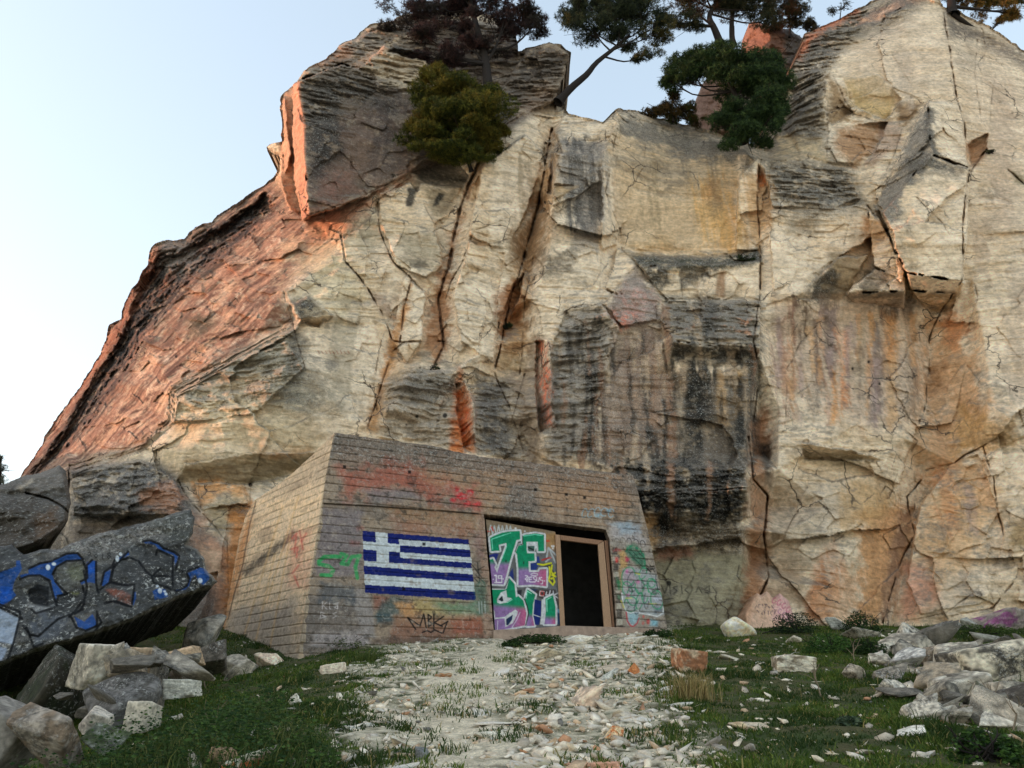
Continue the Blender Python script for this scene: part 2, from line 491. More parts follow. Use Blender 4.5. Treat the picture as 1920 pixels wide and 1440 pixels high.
TIN = [
 (-30,900,31),(-30,1240,27),(0,935,30.5),(60,960,27),(60,1240,23),(130,882,25.5),(135,960,23.5),(200,900,24.2),(200,1240,21),(330,960,22.2),(340,1240,20.6),
 (40,892,31),(100,792,31.5),(150,722,31.5),(200,635,31.2),(235,560,31),(283,465,30.6),(345,449,30.6),(430,388,30.6),(512,335,30),
 (120,840,29.3),(190,720,29.4),(250,600,29.3),(330,520,29),
 (270,830,24.3),(320,790,24.2),(326,735,24.5),(400,690,24.5),(470,640,24.7),(545,600,24.9),(530,545,25.1),(640,440,25.6),(705,362,25.9),(760,333,26.4),(820,330,27.2),
 # lobes left of the bunker
 (300,880,24.0),(330,905,23.6),(345,850,23.4),(420,790,23.1),(430,700,24.0),(500,700,23.7),(555,650,24.0),(575,690,23.4),(600,780,23.4),(520,800,23.0),(470,850,23.3),(600,830,23.4),(640,770,23.5),
 (365,905,23.9),(380,960,22.9),(460,965,22.8),(425,900,23.2),(500,900,23.6),(430,1020,22.5),(400,1080,22.0),(380,1236,21.4),(560,1236,22.8),(640,1000,23.4),
 # cream face, centre left
 (560,560,25.0),(545,625,24.3),(600,560,24.7),(660,690,24.2),(700,600,24.6),(650,480,25.2),(715,440,25.5),(745,530,24.9),(800,520,25.4),(760,400,26.0),(860,370,26.4),(870,345,26.8),(735,620,24.5),(700,800,23.7),
 # left chimney
 (918,285,26.6),(880,380,26.5),(845,470,26.1),(820,560,25.7),(830,640,25.2),(770,600,25.2),(740,660,24.9),(715,740,24.3),(850,690,24.8),(790,800,24.2),
 # rib between the chimneys
 (905,300,25.6),(985,245,26.3),(1010,330,25.9),(880,480,25.2),(950,470,25.1),(850,560,25.1),(930,590,24.7),(870,640,24.6),(920,650,24.7),(860,730,24.6),(770,700,24.0),(850,700,24.1),(740,760,23.7),(840,830,23.6),
 # right chimney
 (1036,245,27.2),(1012,380,26.8),(985,480,26.4),(960,600,25.9),(950,690,25.5),(985,700,25.4),(985,840,25.0),(900,850,24.2),(940,760,24.8),(1010,860,24.7),
 # pillar right of it
 (1045,250,25.9),(1060,300,25.2),(1130,300,25.3),(1035,400,25.1),(1030,470,24.9),(1000,560,25.0),(985,640,25.1),(1120,470,25.0),(1135,225,26.4),(1100,225,26.6),
 # niche wall
 (1145,250,25.9),(1165,210,26.6),(1150,400,25.9),(1165,465,25.8),(1260,470,26.1),(1360,460,25.9),(1385,440,25.7),(1260,300,26.5),(1370,290,26.3),(1250,230,27.4),(1300,238,27.6),(1380,265,27.2),(1300,380,26.3),
 (1400,290,26.0),(1415,470,25.4),(1425,330,26.3),(1440,290,26.6),
 # pyramid and the dark middle
 (1190,505,25.0),(1130,540,24.9),(1130,575,24.6),(1060,600,24.6),(1012,640,24.8),(1030,780,24.0),(1030,860,23.7),(1120,700,23.9),(1110,860,23.3),(1160,640,24.2),(1190,700,24.2),(1230,560,24.6),(1240,700,24.3),(1230,640,24.3),(1240,860,23.6),
 (1250,560,25.0),(1420,560,25.0),(1250,620,24.3),(1270,650,23.9),(1420,660,23.7),(1400,600,24.4),
 (1300,760,24.1),(1400,760,24.0),(1330,850,23.6),(1400,860,23.6),
 (1180,900,22.9),(1290,880,22.9),(1390,900,23.0),(1190,985,23.2),(1390,990,23.3),(1290,940,22.5),(1290,1010,23.6),(1250,1090,23.2),(1390,1080,23.4),(1300,1140,22.9),(1240,1236,22.6),(1380,1236,23.2),(1100,900,23.6),(1100,1236,23.6),(800,1236,23.6),(900,1000,24),
 # gully
 (1425,760,24.9),(1430,850,25.1),(1445,950,24.9),(1415,1050,24.6),(1415,1236,24.2),
 # ledge block and wall right of the gully
 (1440,320,25.2),(1560,310,26.0),(1600,370,25.6),(1450,400,25.0),(1440,540,24.9),(1560,400,24.8),(1530,480,24.7),(1490,560,24.6),(1450,640,24.9),(1460,760,24.3),(1460,880,23.9),(1470,1000,23.8),(1470,1236,23.7),
 (1590,600,25.5),(1700,600,25.8),(1600,700,25.0),(1700,740,25.1),(1600,800,24.3),(1690,820,24.6),(1560,820,23.8),(1570,860,24.3),(1550,950,24.0),(1560,1100,23.7),(1560,1236,23.6),(1640,900,24.5),(1650,1000,24.5),(1650,1236,24.3),
 # rust corner
 (1740,620,26.1),(1740,760,26.0),(1740,900,25.7),(1715,960,25.6),(1690,1080,25.1),(1665,1236,24.8),
 (1800,600,25.4),(1800,760,25.2),(1830,850,24.6),(1790,870,25.0),(1780,960,24.6),(1740,1100,24.1),(1720,1236,24.0),(1850,920,24.0),(1880,1020,23.6),(1840,1140,23.6),(1950,1000,23.2),(1950,1236,23.2),(1950,880,23.4),
 # big right wall
 (1850,650,24.3),(1860,760,23.9),(1900,790,23.4),(1950,780,23.4),(1820,520,24.8),(1840,330,25.2),(1950,500,24.2),(1950,300,25.4),(1950,110,27.4),(1840,270,25.6),(1800,200,25.8),(1790,100,26.6),(1850,80,27.4),(1770,15,27.6),(1890,150,26.6),(1800,40,27.8),
 # upper right dome
 (1740,-30,28.4),(1680,-30,29),(1700,60,27.0),(1640,90,27.2),(1560,110,27.6),(1510,70,29.3),(1600,20,30),(1745,180,26.0),(1640,200,26.2),(1545,140,26.9),(1540,180,26.6),(1550,235,26.6),(1600,215,26.7),(1660,220,26.5),(1590,265,26.2),(1650,270,25.9),(1560,300,25.8),(1620,310,26.2),(1640,345,25.6),(1690,240,26.2),(1700,270,25.8),
 (1500,130,27.8),(1490,230,27.2),(1470,240,27.8),(1500,290,26.2),(1740,290,25.0),
 # top of the left block
 (575,125,28.0),(640,85,29.2),(700,42,30),(760,25,30.6),(830,20,31),(970,45,30.5),(700,100,28.4),(800,170,27.3),(970,100,28.6),(1045,80,28.0),(1070,99,28.6),(1043,190,27.8),(930,230,27.0),(990,200,27.0),(1060,212,27.3),
 (560,160,26.4),(527,180,27.6),(520,320,29.0),(580,408,27.6),(900,200,27.6),(-30,600,36),(-30,-40,36),(300,-40,36),(600,-40,34),(1000,-40,32),(1400,-40,31),(1500,-40,31),(1950,-40,29),(2350,-40,30),(2350,330,27.4),(2350,600,25.8),(2350,900,24.6),(2350,1240,23.6),(2150,700,24.2),(2120,400,25.6),(2160,1000,22.8),(2060,850,24.2),(2230,820,24.8),(2080,180,27.6),(2200,500,24.6),(300,300,33),(1200,100,29.5),
]
# planar blocks laid over it: (points with depth, edge softness)
FACETS = [
 # upper left block: lit left faces, big shaded face, notch between
 ([(524,180,27.3),(556,151,27.6),(566,240,27.8),(574,410,28.6),(545,395,28.3),(524,330,27.9)],1),
 ([(523,184,27.9),(531,176,27.2),(546,290,27.1),(532,335,27.9)],1),
 ([(548,158,26.0),(562,152,25.3),(572,250,25.2),(578,410,25.2),(568,412,25.5),(552,330,26.0)],1),
 ([(560,152,25.2),(640,120,26.2),(700,140,26.9),(800,160,27.4),(880,215,27.6),(850,290,27.0),(800,300,26.5),(762,328,26.0),(690,365,25.5),(578,409,25.0),(571,300,25.0)],1),
 ([(575,125,27.2),(640,85,28.4),(735,45,29.5),(800,70,29.0),(790,130,27.6),(700,138,27.0),(640,118,26.4),(563,152,25.6)],1),
 ([(672,128,27.0),(722,88,27.0),(800,105,27.2),(800,160,27.2),(735,150,26.8),(690,150,26.5)],1),
 ([(735,86,26.8),(802,98,27.1),(800,112,28.2),(728,98,27.9)],1),
 ([(498,277,28.2),(527,262,28.0),(527,298,28.2)],1),
 # top right part of the block (overhanging dark tooth)
 ([(905,230,27.4),(985,95,27.6),(1030,80,27.6),(1070,99,27.9),(1044,190,26.9),(1000,205,26.5),(940,240,26.6)],1),
 # dark pocket below the bush
 ([(772,325,27.3),(840,292,27.9),(880,330,28.3),(868,350,27.4),(800,345,26.9)],1),
 # rib faces
 ([(790,345,25.9),(862,352,26.4),(845,400,26.3),(815,420,25.9),(770,390,25.6)],1),
 ([(710,362,25.6),(770,345,25.9),(815,420,25.7),(830,500,25.3),(800,520,25.0),(745,500,25.0),(715,420,25.3)],1),
 ([(760,520,24.9),(800,545,25.0),(790,640,24.4),(765,680,24.2),(735,640,24.4)],1),
 ([(905,310,25.4),(985,250,26.0),(1018,290,26.1),(985,400,25.5),(950,470,25.2),(880,440,24.9)],1),
 ([(880,450,25.0),(945,475,25.3),(930,590,24.9),(925,680,24.7),(865,640,24.3),(850,560,24.6)],1),
 ([(960,555,25.5),(985,500,26.0),(975,560,26.0),(952,610,25.6),(935,605,25.2)],1),
 ([(1040,285,24.9),(1100,290,25.2),(1125,340,25.3),(1080,370,25.0),(1035,385,24.8)],1),
 ([(1035,345,25.2),(1085,348,25.1),(1040,375,24.6)],1),
 # small boulder stuck on the face
 ([(545,570,24.2),(575,556,24.0),(624,592,23.9),(600,612,23.9),(555,600,23.9)],1),
 ([(552,600,24.0),(624,592,23.9),(598,613,24.8),(575,610,24.9)],1),
 # niche rims
 ([(1128,300,25.1),(1160,225,25.9),(1166,240,26.0),(1150,330,25.5),(1155,460,25.3),(1128,470,25.0)],1),
 ([(1385,330,25.3),(1418,300,25.7),(1425,470,25.1),(1380,465,25.2)],1),
 # ledge under the niche and its front
 ([(1178,478,25.5),(1330,482,25.7),(1425,468,25.1),(1428,492,24.5),(1340,505,24.6),(1200,500,24.6)],1),
 ([(1200,500,24.7),(1424,492,24.6),(1424,560,24.9),(1245,558,24.9)],1),
 # pyramid
 ([(1190,505,25.0),(1228,548,24.7),(1232,600,24.3),(1170,610,23.9),(1135,570,24.4)],1),
 ([(1062,585,24.8),(1130,570,24.4),(1165,610,23.9),(1120,760,23.5),(1108,862,23.3),(1025,862,24.0),(1010,760,24.6),(1035,650,24.6)],1),
 # thin left-facing edges that catch the raking sun
 ([(1004,640,25.6),(1030,638,24.3),(1040,800,23.85),(1010,812,25.2)],1),
 ([(850,720,25.0),(872,715,24.3),(890,760,23.9),(892,830,23.8),(866,840,24.6)],1),
 ([(878,345,26.8),(905,282,26.5),(916,286,25.7),(890,345,25.6)],1),
 ([(1026,360,26.2),(1034,285,26.2),(1042,285,25.2),(1036,362,25.3)],1),
 # dark slope, its overhang, and the wall below
 ([(1245,560,24.9),(1425,565,24.6),(1424,655,23.4),(1262,640,23.4),(1240,600,24.2)],1),
 ([(1256,640,23.45),(1424,652,23.4),(1424,676,23.95),(1262,668,24.0)],1),
 ([(1240,600,24.2),(1262,640,23.6),(1262,690,24.2),(1250,700,24.3)],1),
 # black bulge over the entrance's right
 ([(1170,905,23.1),(1230,880,22.9),(1400,870,22.8),(1404,915,22.4),(1200,930,22.4)],1),
 ([(1200,930,22.4),(1404,915,22.4),(1404,970,22.9),(1330,985,23.2),(1205,965,22.9)],1),
 # ledge block right of the gully
 ([(1432,300,25.8),(1580,305,26.2),(1612,372,25.3),(1560,390,24.8),(1445,385,24.9)],1),
 ([(1440,392,25.0),(1560,392,24.7),(1620,380,25.2),(1640,440,25.0),(1560,490,24.6),(1450,545,24.8)],1),
 # three overhangs
 ([(1545,505,24.2),(1570,482,24.2),(1625,480,24.3),(1600,525,24.9),(1580,560,25.2),(1490,562,24.9)],1),
 ([(1585,552,24.2),(1640,505,24.2),(1698,520,24.2),(1696,548,24.3)],1),
 ([(1585,552,24.2),(1696,548,24.2),(1695,578,25.5),(1600,565,25.3)],1),
 ([(1628,395,24.6),(1650,410,24.3),(1700,500,23.9),(1690,530,24.0),(1640,500,24.3)],1),
 ([(1650,392,24.2),(1745,290,23.8),(1815,315,23.9),(1815,440,23.6),(1805,530,23.3),(1700,512,23.3)],1),
 ([(1700,512,23.4),(1806,530,23.3),(1798,552,24.3),(1706,545,24.3)],1),
 ([(1706,545,24.2),(1798,552,24.3),(1776,585,25.6),(1745,590,25.7)],1),
 ([(1740,190,24.9),(1802,192,25.2),(1815,312,24.4),(1748,288,24.0)],1),
 ([(1640,395,25.3),(1700,260,25.6),(1740,190,24.9),(1748,290,23.9),(1655,395,24.2)],1),
 # scooped facets of the dome
 ([(1545,150,26.4),(1600,210,27.2),(1560,232,27.2),(1550,220,26.8)],1),
 ([(1582,148,26.6),(1650,140,26.6),(1690,185,26.4),(1660,225,26.9),(1600,195,27.1)],1),
 ([(1600,235,26.6),(1665,225,27.0),(1640,290,26.3),(1600,310,26.0),(1570,280,25.9)],1),
 # flakes on the right wall
 ([(1815,270,26.2),(1850,250,26.2),(1846,290,25.8),(1822,312,26.0)],1),
 # lower right
 ([(1725,950,25.0),(1785,870,25.1),(1835,855,24.6),(1885,1000,23.7),(1850,1130,23.6),(1725,1150,24.0),(1700,1090,24.4)],1),
 ([(1845,860,24.2),(1950,800,23.4),(1950,1000,23.2),(1880,985,23.6)],1),
 ([(1500,860,24.2),(1620,850,24.3),(1640,890,24.8),(1560,900,24.5),(1500,880,24.3)],1),
 ([(1505,830,23.6),(1620,850,24.0),(1660,865,24.6),(1580,862,24.8),(1510,862,24.6)],1),
 # underside below the left lobes
 ([(345,868,23.2),(470,850,22.9),(600,845,23.1),(590,880,23.9),(470,908,23.9),(330,905,23.9)],1),
 ([(362,905,23.6),(410,902,23.0),(452,912,22.9),(464,942,22.6),(380,955,22.8)],1),
 ([(330,742,23.9),(400,690,24.2),(540,640,24.1),(570,690,23.1),(480,770,22.9),(380,790,23.2),(326,790,23.7)],1),
 # grey strata at the left foot
 ([(132,882,23.0),(262,862,22.6),(330,905,22.1),(345,965,21.9),(140,965,22.4)],1),
]
CRACKS = [ # (points, width px, depth m)
 ([(705,365),(712,430),(735,490),(760,510),(795,545)],5,.35),([(640,440),(650,490),(690,540),(718,590),(735,640),(760,642)],6,.4),
 ([(530,545),(545,600),(558,640),(572,690)],4,.25),([(835,640),(760,640),(735,660),(690,800)],6,.35),([(772,525),(758,580),(750,640)],7,.35),
 ([(905,285),(870,370),(855,430),(840,500),(822,560),(832,650),(812,690)],14,.5),([(872,480),(845,530),(836,560)],4,.25),([(950,410),(890,430),(870,480)],3,.15),
 ([(1036,240),(1022,300),(1010,380),(985,470),(960,560),(945,620),(930,690)],9,.7),([(1000,480),(985,560),(975,700)],4,.3),([(935,605),(928,700),(955,760),(980,850)],5,.3),
 ([(955,800),(985,700)],4,.2),([(715,640),(700,720),(712,800)],3,.2),([(945,560),(985,560)],2,.2),([(935,655),(975,655)],2,.2),([(960,745),(990,745)],3,.2),
 ([(1168,205),(1150,280),(1135,360),(1160,430),(1165,470),(1190,490)],3.5,.2),([(1212,255),(1206,310),(1188,345),(1172,388)],2.2,.12),([(1040,300),(1100,345),(1090,370),(1042,400)],2.5,.15),([(1126,460),(1126,555)],2.5,.15),([(1278,500),(1281,555)],2,.12),
 ([(1425,300),(1418,380),(1425,470),(1424,560),(1412,640),(1424,700),(1412,790)],6,.4),([(1405,820),(1415,900),(1440,930),(1432,1000),(1440,1080),(1412,1150)],8,.55),
 ([(1625,385),(1660,430),(1685,480),(1700,520),(1705,560)],4.5,.35),([(1818,315),(1806,420),(1806,520),(1770,575),(1740,640),(1735,760),(1720,800)],5,.4),
 ([(1768,20),(1780,90),(1792,170),(1808,235),(1815,285),(1850,282)],5,.3),([(1832,75),(1828,150),(1835,190),(1840,230)],2.5,.15),([(1868,110),(1858,200),(1850,270)],2.5,.15),([(1850,282),(1815,330)],6,.4),
 ([(1720,370),(1770,420),(1806,475)],2.2,.12),([(1490,720),(1475,690),(1500,640),(1560,590),(1590,550)],2.8,.15),([(1470,800),(1475,720)],2.5,.15),
 ([(1806,525),(1825,530),(1832,560),(1815,620),(1800,640)],2.5,.15),([(1690,800),(1720,830),(1700,860)],4,.25),([(1735,880),(1790,870),(1810,855),(1845,840)],4.5,.3),([(1845,840),(1862,900),(1875,980),(1900,1050)],3.5,.25),([(1880,815),(1920,800)],3,.15),([(1845,840),(1885,815),(1930,860)],3,.15),
 ([(1698,915),(1695,940),(1660,910),(1650,930)],3.5,.2),([(1735,890),(1700,930),(1715,1000),(1680,1070),(1655,1170)],6,.5),([(1825,1110),(1770,1150),(1720,1160)],2.2,.12),([(1900,1090),(1860,1140),(1780,1155)],3.5,.25),([(1850,1100),(1870,1150)],2,.1),([(1750,1110),(1775,1085)],2,.1),
 ([(1560,140),(1600,212),(1640,225),(1662,228)],2.6,.15),([(1550,235),(1575,200),(1600,215)],2.2,.12),([(1690,240),(1672,300),(1640,370)],2.6,.15),([(1555,245),(1548,300)],6,.3),([(1630,185),(1618,330),(1560,310)],0.1,.0),
 ([(1712,165),(1705,195)],1.8,.1),([(1800,520),(1640,440)],0.1,.0),([(575,405),(650,380),(760,328)],4,.3),([(800,180),(803,215)],2,.1),([(620,320),(575,325)],2,.1),
 ([(325,1010),(330,960)],3,.2),([(332,900),(350,930),(375,960)],4,.3),([(370,900),(378,960),(430,1020)],3,.2),([(430,1090),(425,1000)],2.5,.15),([(130,870),(128,970)],7,.6),
 ([(1138,545),(1158,555)],12,.4),([(1580,460),(1590,420),(1600,395)],2,.1),([(1890,320),(1920,345)],7,.25),
]
g = Grid(-26, -27, 2341, 1238, CLIFF_STEP, 5.0, 60.0)
Dp = g.tin(TIN)
Dp = np.where(np.isnan(Dp), 30, Dp)
# evaluate the base at warped coordinates
Dw = g.warped(Dp)
fnz = (fbm(g.PX / 13.0, g.PY / 13.0, g.PX * 0 + 2.7, 3, .6) - .5) * 9
for pts, soft in FACETS:
    A = np.array(pts, float)
    cx, cy = A[:, 0].mean(), A[:, 1].mean()
    M = np.stack([A[:, 0] - cx, A[:, 1] - cy, np.ones(len(A))], 1)
    co, *_ = np.linalg.lstsq(M, A[:, 2], rcond=None)
    sd = g.warped(g.sdf(A, 8))
    m = sstep(1.2, -1.2, sd + fnz)
    pl = co[0] * (g.WX - cx) + co[1] * (g.WY - cy) + co[2]
    pl = np.clip(pl, A[:, 2].min() - .3, A[:, 2].max() + .3)
    Dw = Dw + (pl - Dw) * m
P0 = at(g.PX, g.PY, Dw)
X, Y, Z = P0[..., 0], P0[..., 1], P0[..., 2]
zone_slope = g.warped(g.sdf([(-40,950),(100,792),(235,560),(283,465),(345,449),(512,335),(578,412),(762,330),(705,364),(640,440),(530,545),(545,600),(400,690),(325,735),(320,790),(270,830),(130,882),(0,960)], 40))
zs = sstep(14, -14, zone_slope)
zone_smooth = g.warped(g.sdf([(1150,230),(1390,270),(1385,465),(1165,470)], 40))
sm = sstep(10, -10, zone_smooth)
zone_wall = g.warped(g.sdf([(1560,110),(1740,0),(1950,60),(1950,780),(1850,700),(1818,520),(1818,310),(1740,190),(1600,200)], 40))
sm = np.maximum(sm, .75 * sstep(10, -10, zone_wall))
zone_drip = g.warped(g.sdf([(1440,560),(1700,560),(1740,620),(1720,790),(1600,830),(1460,760)], 40))
dr = sstep(12, -12, zone_drip)
# bedding: on the left flank it dips with the slope, elsewhere it lies almost flat
low = fbm(X / 3.1, Y / 3.1, Z / 3.1, 4, .55)
bed = Z + .06 * X + .9 * (low - .5)
alo = X - .1 * Z
bed2 = (Z - 1.15 * X) / 1.5 + .8 * (low - .5)
alo2 = (X + 1.15 * Z) / 1.5
B = bed * (1 - zs) + bed2 * zs
A_ = alo * (1 - zs) + alo2 * zs
st1 = fbm(A_ / 3.2, Y / 6, B / .42, 3, .55)
st2 = fbm(A_ / 1.3 + 7, Y / 4, B / .13, 3, .6)
saw = (B / .55 + .8 * st1) % 1.0                                   # thin courses with a sharp lower lip
led = np.zeros_like(X)
for pl in ([(1062,585),(1130,570),(1165,610),(1120,760),(1108,862),(1025,862),(1010,760),(1035,650)], [(1245,560),(1425,565),(1424,655),(1262,640),(1240,600)], [(720,720),(770,690),(870,700),(960,710),(1000,780),(985,870),(880,850),(720,820)],
           [(556,151),(600,112),(700,42),(760,25),(970,45),(1070,99),(1043,190),(900,220),(800,170),(640,190),(572,250)], [(1180,870),(1400,870),(1400,1040),(1200,1040)], [(132,880),(262,862),(340,905),(350,965),(140,965)], [(1440,305),(1590,310),(1610,380),(1450,385)], [(1484,130),(1508,64),(1625,8),(1600,70),(1545,140),(1545,260),(1465,250)], [(330,742),(400,690),(540,620),(570,690),(480,770),(330,790)]):
    led = np.maximum(led, sstep(10, -10, g.warped(g.sdf(pl, 40)) + (st1 - .5) * 30))
vert = fbm(X / .22, Y / 1.5, Z / 3.5, 3, .55)
big = fbm(X / 2.2 + 5, Y / 2.2, Z / 2.2, 4, .5)
rough = fbm(X / .33, Y / .33, Z / .33, 4, .62)
# angular chips: two layers of randomly tilted cells
def chips(sx, sy, seed, tilt, step):
    r = np.random.RandomState(seed)
    jx, jy, ta, tb, tc = [r.rand(96, 96) for _ in range(5)]
    u = g.WX / sx + .35 * (B - Z); v = g.WY / sy + .2 * st1
    iu = np.floor(u).astype(int); iv = np.floor(v).astype(int)
    best = np.full(u.shape, 9e9); out = np.zeros(u.shape)
    for dx in (-1, 0, 1):
        for dy in (-1, 0, 1):
            a = (iu + dx) % 96; b = (iv + dy) % 96
            ex = iu + dx + jx[a, b] - u; ey = iv + dy + jy[a, b] - v
            d = ex * ex + ey * ey
            val = tilt * ((ta[a, b] - .5) * ex + (tb[a, b] - .5) * ey) + step * (tc[a, b] - .5)
            m = d < best
            best[m] = d[m]; out[m] = val[m]
    return out
ch = chips(170, 150, 3, .8, .22) + .5 * chips(48, 40, 5, .7, .2) * sstep(.45, .62, fbm(X / 2.4 + 11, Y / 2.4, Z / 2.4, 3, .5))
chipw = (1 - .85 * sm) * (1 - .6 * dr) * (1 - .5 * zs)
loc = sstep(.44, .6, fbm(X / 1.9 + 31, Y / 1.9, Z / 1.9, 3, .5))       # beds stand out in places only
disp = (big - .5) * .6 * (1 - .5 * sm) + ch * chipw
disp += (st1 - .5) * (.06 + .18 * loc) * (1 - .55 * sm) * (1 - .7 * dr) + (st2 - .5) * (.02 + .10 * loc) * (1 - .4 * sm) * (1 - .7 * dr)
disp += (saw - .5) * .04 * (1 - .6 * sm) * (1 - dr) * loc
stw = fbm(A_ / .9 + 3, Y / 3, B / .20, 3, .55)
disp += led * ((np.floor(stw * 9) / 9 + stw * .3 - .65) * .55 + (st2 - .5) * .14 + (rough - .5) * .12)
disp += (rough - .5) * .13 * (1 - .5 * sm) + (vert - .5) * .22 * dr
D = Dw + disp
bnd = g.warped(g.sdf([(20,945),(70,880),(125,800),(178,712),(222,640),(255,560),(292,480),(345,470),(420,425),(500,365),(515,400),(430,462),(350,530),(300,590),(240,680),(165,790),(95,880),(30,950)], 30))
D = D + 1.0 * sstep(6, -8, bnd + (rough - .5) * 26) * (.5 + rough) + zs * (chips(34, 22, 8, .5, .34) * .8)
crack_m = np.zeros_like(D)
for pts, wd, dep in CRACKS:
    if dep <= 0: continue
    dd = g.warped(g.dist(pts, wd * 2.2 + 4, False))
    cn = fbm(X / .5 + wd, Y / .5, Z / .5, 3, .6)
    w2 = wd * np.clip(.1 + 1.5 * (cn - .3), .04, 1.1) * .62
    m = sstep(w2 * .5 + 1.2, w2 * .5 - .7, dd) * sstep(.30, .44, cn)
    D = D + dep * m * np.clip(.2 + 1.6 * (cn - .3), .2, 1)
    crack_m = np.maximum(crack_m, m)
# crest rolls back towards the plateau
OUTR = rough_outline(OUT, 4.0, 5.2, 4.0, 17.0)
dm, NX, NY = g.dist(OUTR, 26, True, True)
ins = g.inside(OUTR)
sky_edge = (g.PY < 940)
D = D + np.where(sky_edge & ins, .35 * np.clip(1 - dm / 14.0, 0, 1) ** 2, 0)
sdv = np.where(ins, -dm, dm)
keepv = sdv < CLIFF_STEP * .75
snap = (sdv > -CLIFF_STEP * .35) & keepv
GX = np.where(snap, NX, g.PX); GY = np.where(snap, NY, g.PY)
P = at(GX, GY, D)
N = normals_of(P)

# ---- albedo
pt = Paint(g, P0, (226, 210, 184), True)
S_ = pt.strat
pt.blend(sstep(.46, .66, pt.low) * .5, (210, 184, 146))
pt.blend(sstep(.52, .68, S_) * .5, (178, 164, 138))
pt.blend(sstep(.46, .30, S_) * .5, (234, 222, 200))
def put(poly, col, a=1.0, soft=10, *r_, **k_):
    pt.put(poly, col, a, soft * 1.35 if soft >= 5 else soft, *r_, **k_)
bw = led * sstep(.05, .0, np.abs(stw * 9 - np.round(stw * 9)) * .5)
# left flank: reddish weathered bedding plane, shaded rim band painted dark
put([(-40,960),(100,780),(235,550),(283,455),(345,440),(512,325),(578,412),(765,328),(705,366),(640,445),(530,548),(545,602),(400,692),(325,737),(320,792),(270,832),(130,884),(0,970)], (138,102,84), .95, 16, .9)
slope_m = pt.mask([(-40,960),(100,780),(235,550),(283,455),(345,440),(512,325),(578,412),(700,360),(640,445),(520,545),(470,640),(325,737),(270,832),(130,884),(0,970)], 16, .6)
b2 = fbm(alo2 / 2.4, Y / 5, bed2 / .16, 4, .62)
pt.blend(slope_m * sstep(.52, .66, b2) * .75, (74, 50, 44))
pt.blend(slope_m * sstep(.46, .34, b2) * .75, (196, 158, 132))
for pl in ([(0,945),(60,880),(110,800),(180,700),(225,610),(290,480),(345,452),(430,400),(500,350),(520,400),(430,470),(360,530),(300,600),(240,690),(170,790),(80,880),(10,945)],):
    put(pl, (60, 52, 50), .95, 16, .9, 'mid', .35)
    m = pt.mask(pl, 18, .8); pt.blend(m * sstep(.5, .62, b2) * .7, (34, 32, 32)); pt.blend(m * sstep(.42, .32, b2) * .5, (140, 88, 66))
for k_, (xa, ya, L_) in enumerate(((230,800,120),(300,640,90),(340,690,140),(400,560,110),(440,620,150),(500,500,80),(250,700,60),(470,570,120),(180,830,70),(560,450,90),(380,500,70),(290,760,80))):
    w_ = 4 + (k_ * 7) % 9
    put([(xa, ya), (xa + L_ * .62, ya - L_ * .72), (xa + L_ * .62 + w_, ya - L_ * .72 + w_), (xa + w_ * 1.5, ya + w_)], ((206,176,148),(96,76,66),(196,160,130))[k_ % 3], .75, 5, 1.2, 'strat')
put([(40,890),(105,780),(150,715),(205,610),(240,545),(285,460),(300,470),(262,560),(220,640),(160,730),(100,810),(50,890)], (150,88,60), .7, 8, .9)  # lit outer edge of the flank, painted in as orange
put([(300,448),(350,448),(372,480),(340,520),(300,500)], (128,120,112), .8, 10, .8, spk=.5)
put([(350,600),(372,590),(405,603),(385,625),(355,640)], (86,78,62), .9, 6, .8)
put([(430,498),(470,505),(465,525),(420,515)], (164,112,88), .7, 8, .9)
# upper left block
blk = [(556,151),(600,112),(640,84),(702,42),(760,25),(970,45),(1070,99),(1043,190),(940,250),(880,300),(762,330),(578,412),(568,300)]
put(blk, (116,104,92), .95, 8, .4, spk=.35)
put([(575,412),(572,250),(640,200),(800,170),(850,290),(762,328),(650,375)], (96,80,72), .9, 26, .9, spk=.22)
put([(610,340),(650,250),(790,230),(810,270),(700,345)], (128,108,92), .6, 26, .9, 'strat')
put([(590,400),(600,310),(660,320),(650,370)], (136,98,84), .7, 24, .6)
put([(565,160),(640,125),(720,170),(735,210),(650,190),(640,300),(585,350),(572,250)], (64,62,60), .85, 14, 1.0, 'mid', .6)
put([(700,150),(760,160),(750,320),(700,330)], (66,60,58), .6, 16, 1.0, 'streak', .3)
put([(672,128),(722,86),(800,104),(830,150),(800,190),(735,160)], (178,164,140), .9, 6, .5, spk=.05)
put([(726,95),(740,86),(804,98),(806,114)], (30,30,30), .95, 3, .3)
put([(655,120),(722,84),(728,92),(672,130)], (190,160,136), .8, 3, .3)
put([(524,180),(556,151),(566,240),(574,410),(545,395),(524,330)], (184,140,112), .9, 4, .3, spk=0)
put([(550,158),(562,152),(572,250),(578,410),(566,412)], (205,146,118), .95, 3, .2, spk=0)  # narrow sunlit face, the sun's warmth put into its colour
put([(905,235),(985,90),(1070,99),(1050,150),(1000,160),(950,240)], (62,56,52), .9, 12, .7, spk=.2)
put([(1000,165),(1045,160),(1040,195),(960,225),(980,190)], (128,108,92), .7, 12, .7)
put([(800,60),(970,50),(970,100),(900,190),(830,150)], (110,100,94), .8, 16, .7)
put([(560,130),(600,112),(640,88),(660,90),(655,110)], (186,140,112), .7, 8, .5)
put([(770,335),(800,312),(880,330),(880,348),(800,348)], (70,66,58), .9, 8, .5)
# warm band at the top of the lit slab
put([(580,415),(700,372),(765,330),(705,366),(650,440),(600,470),(560,460)], (212,160,128), .7, 18, .6, spk=0)
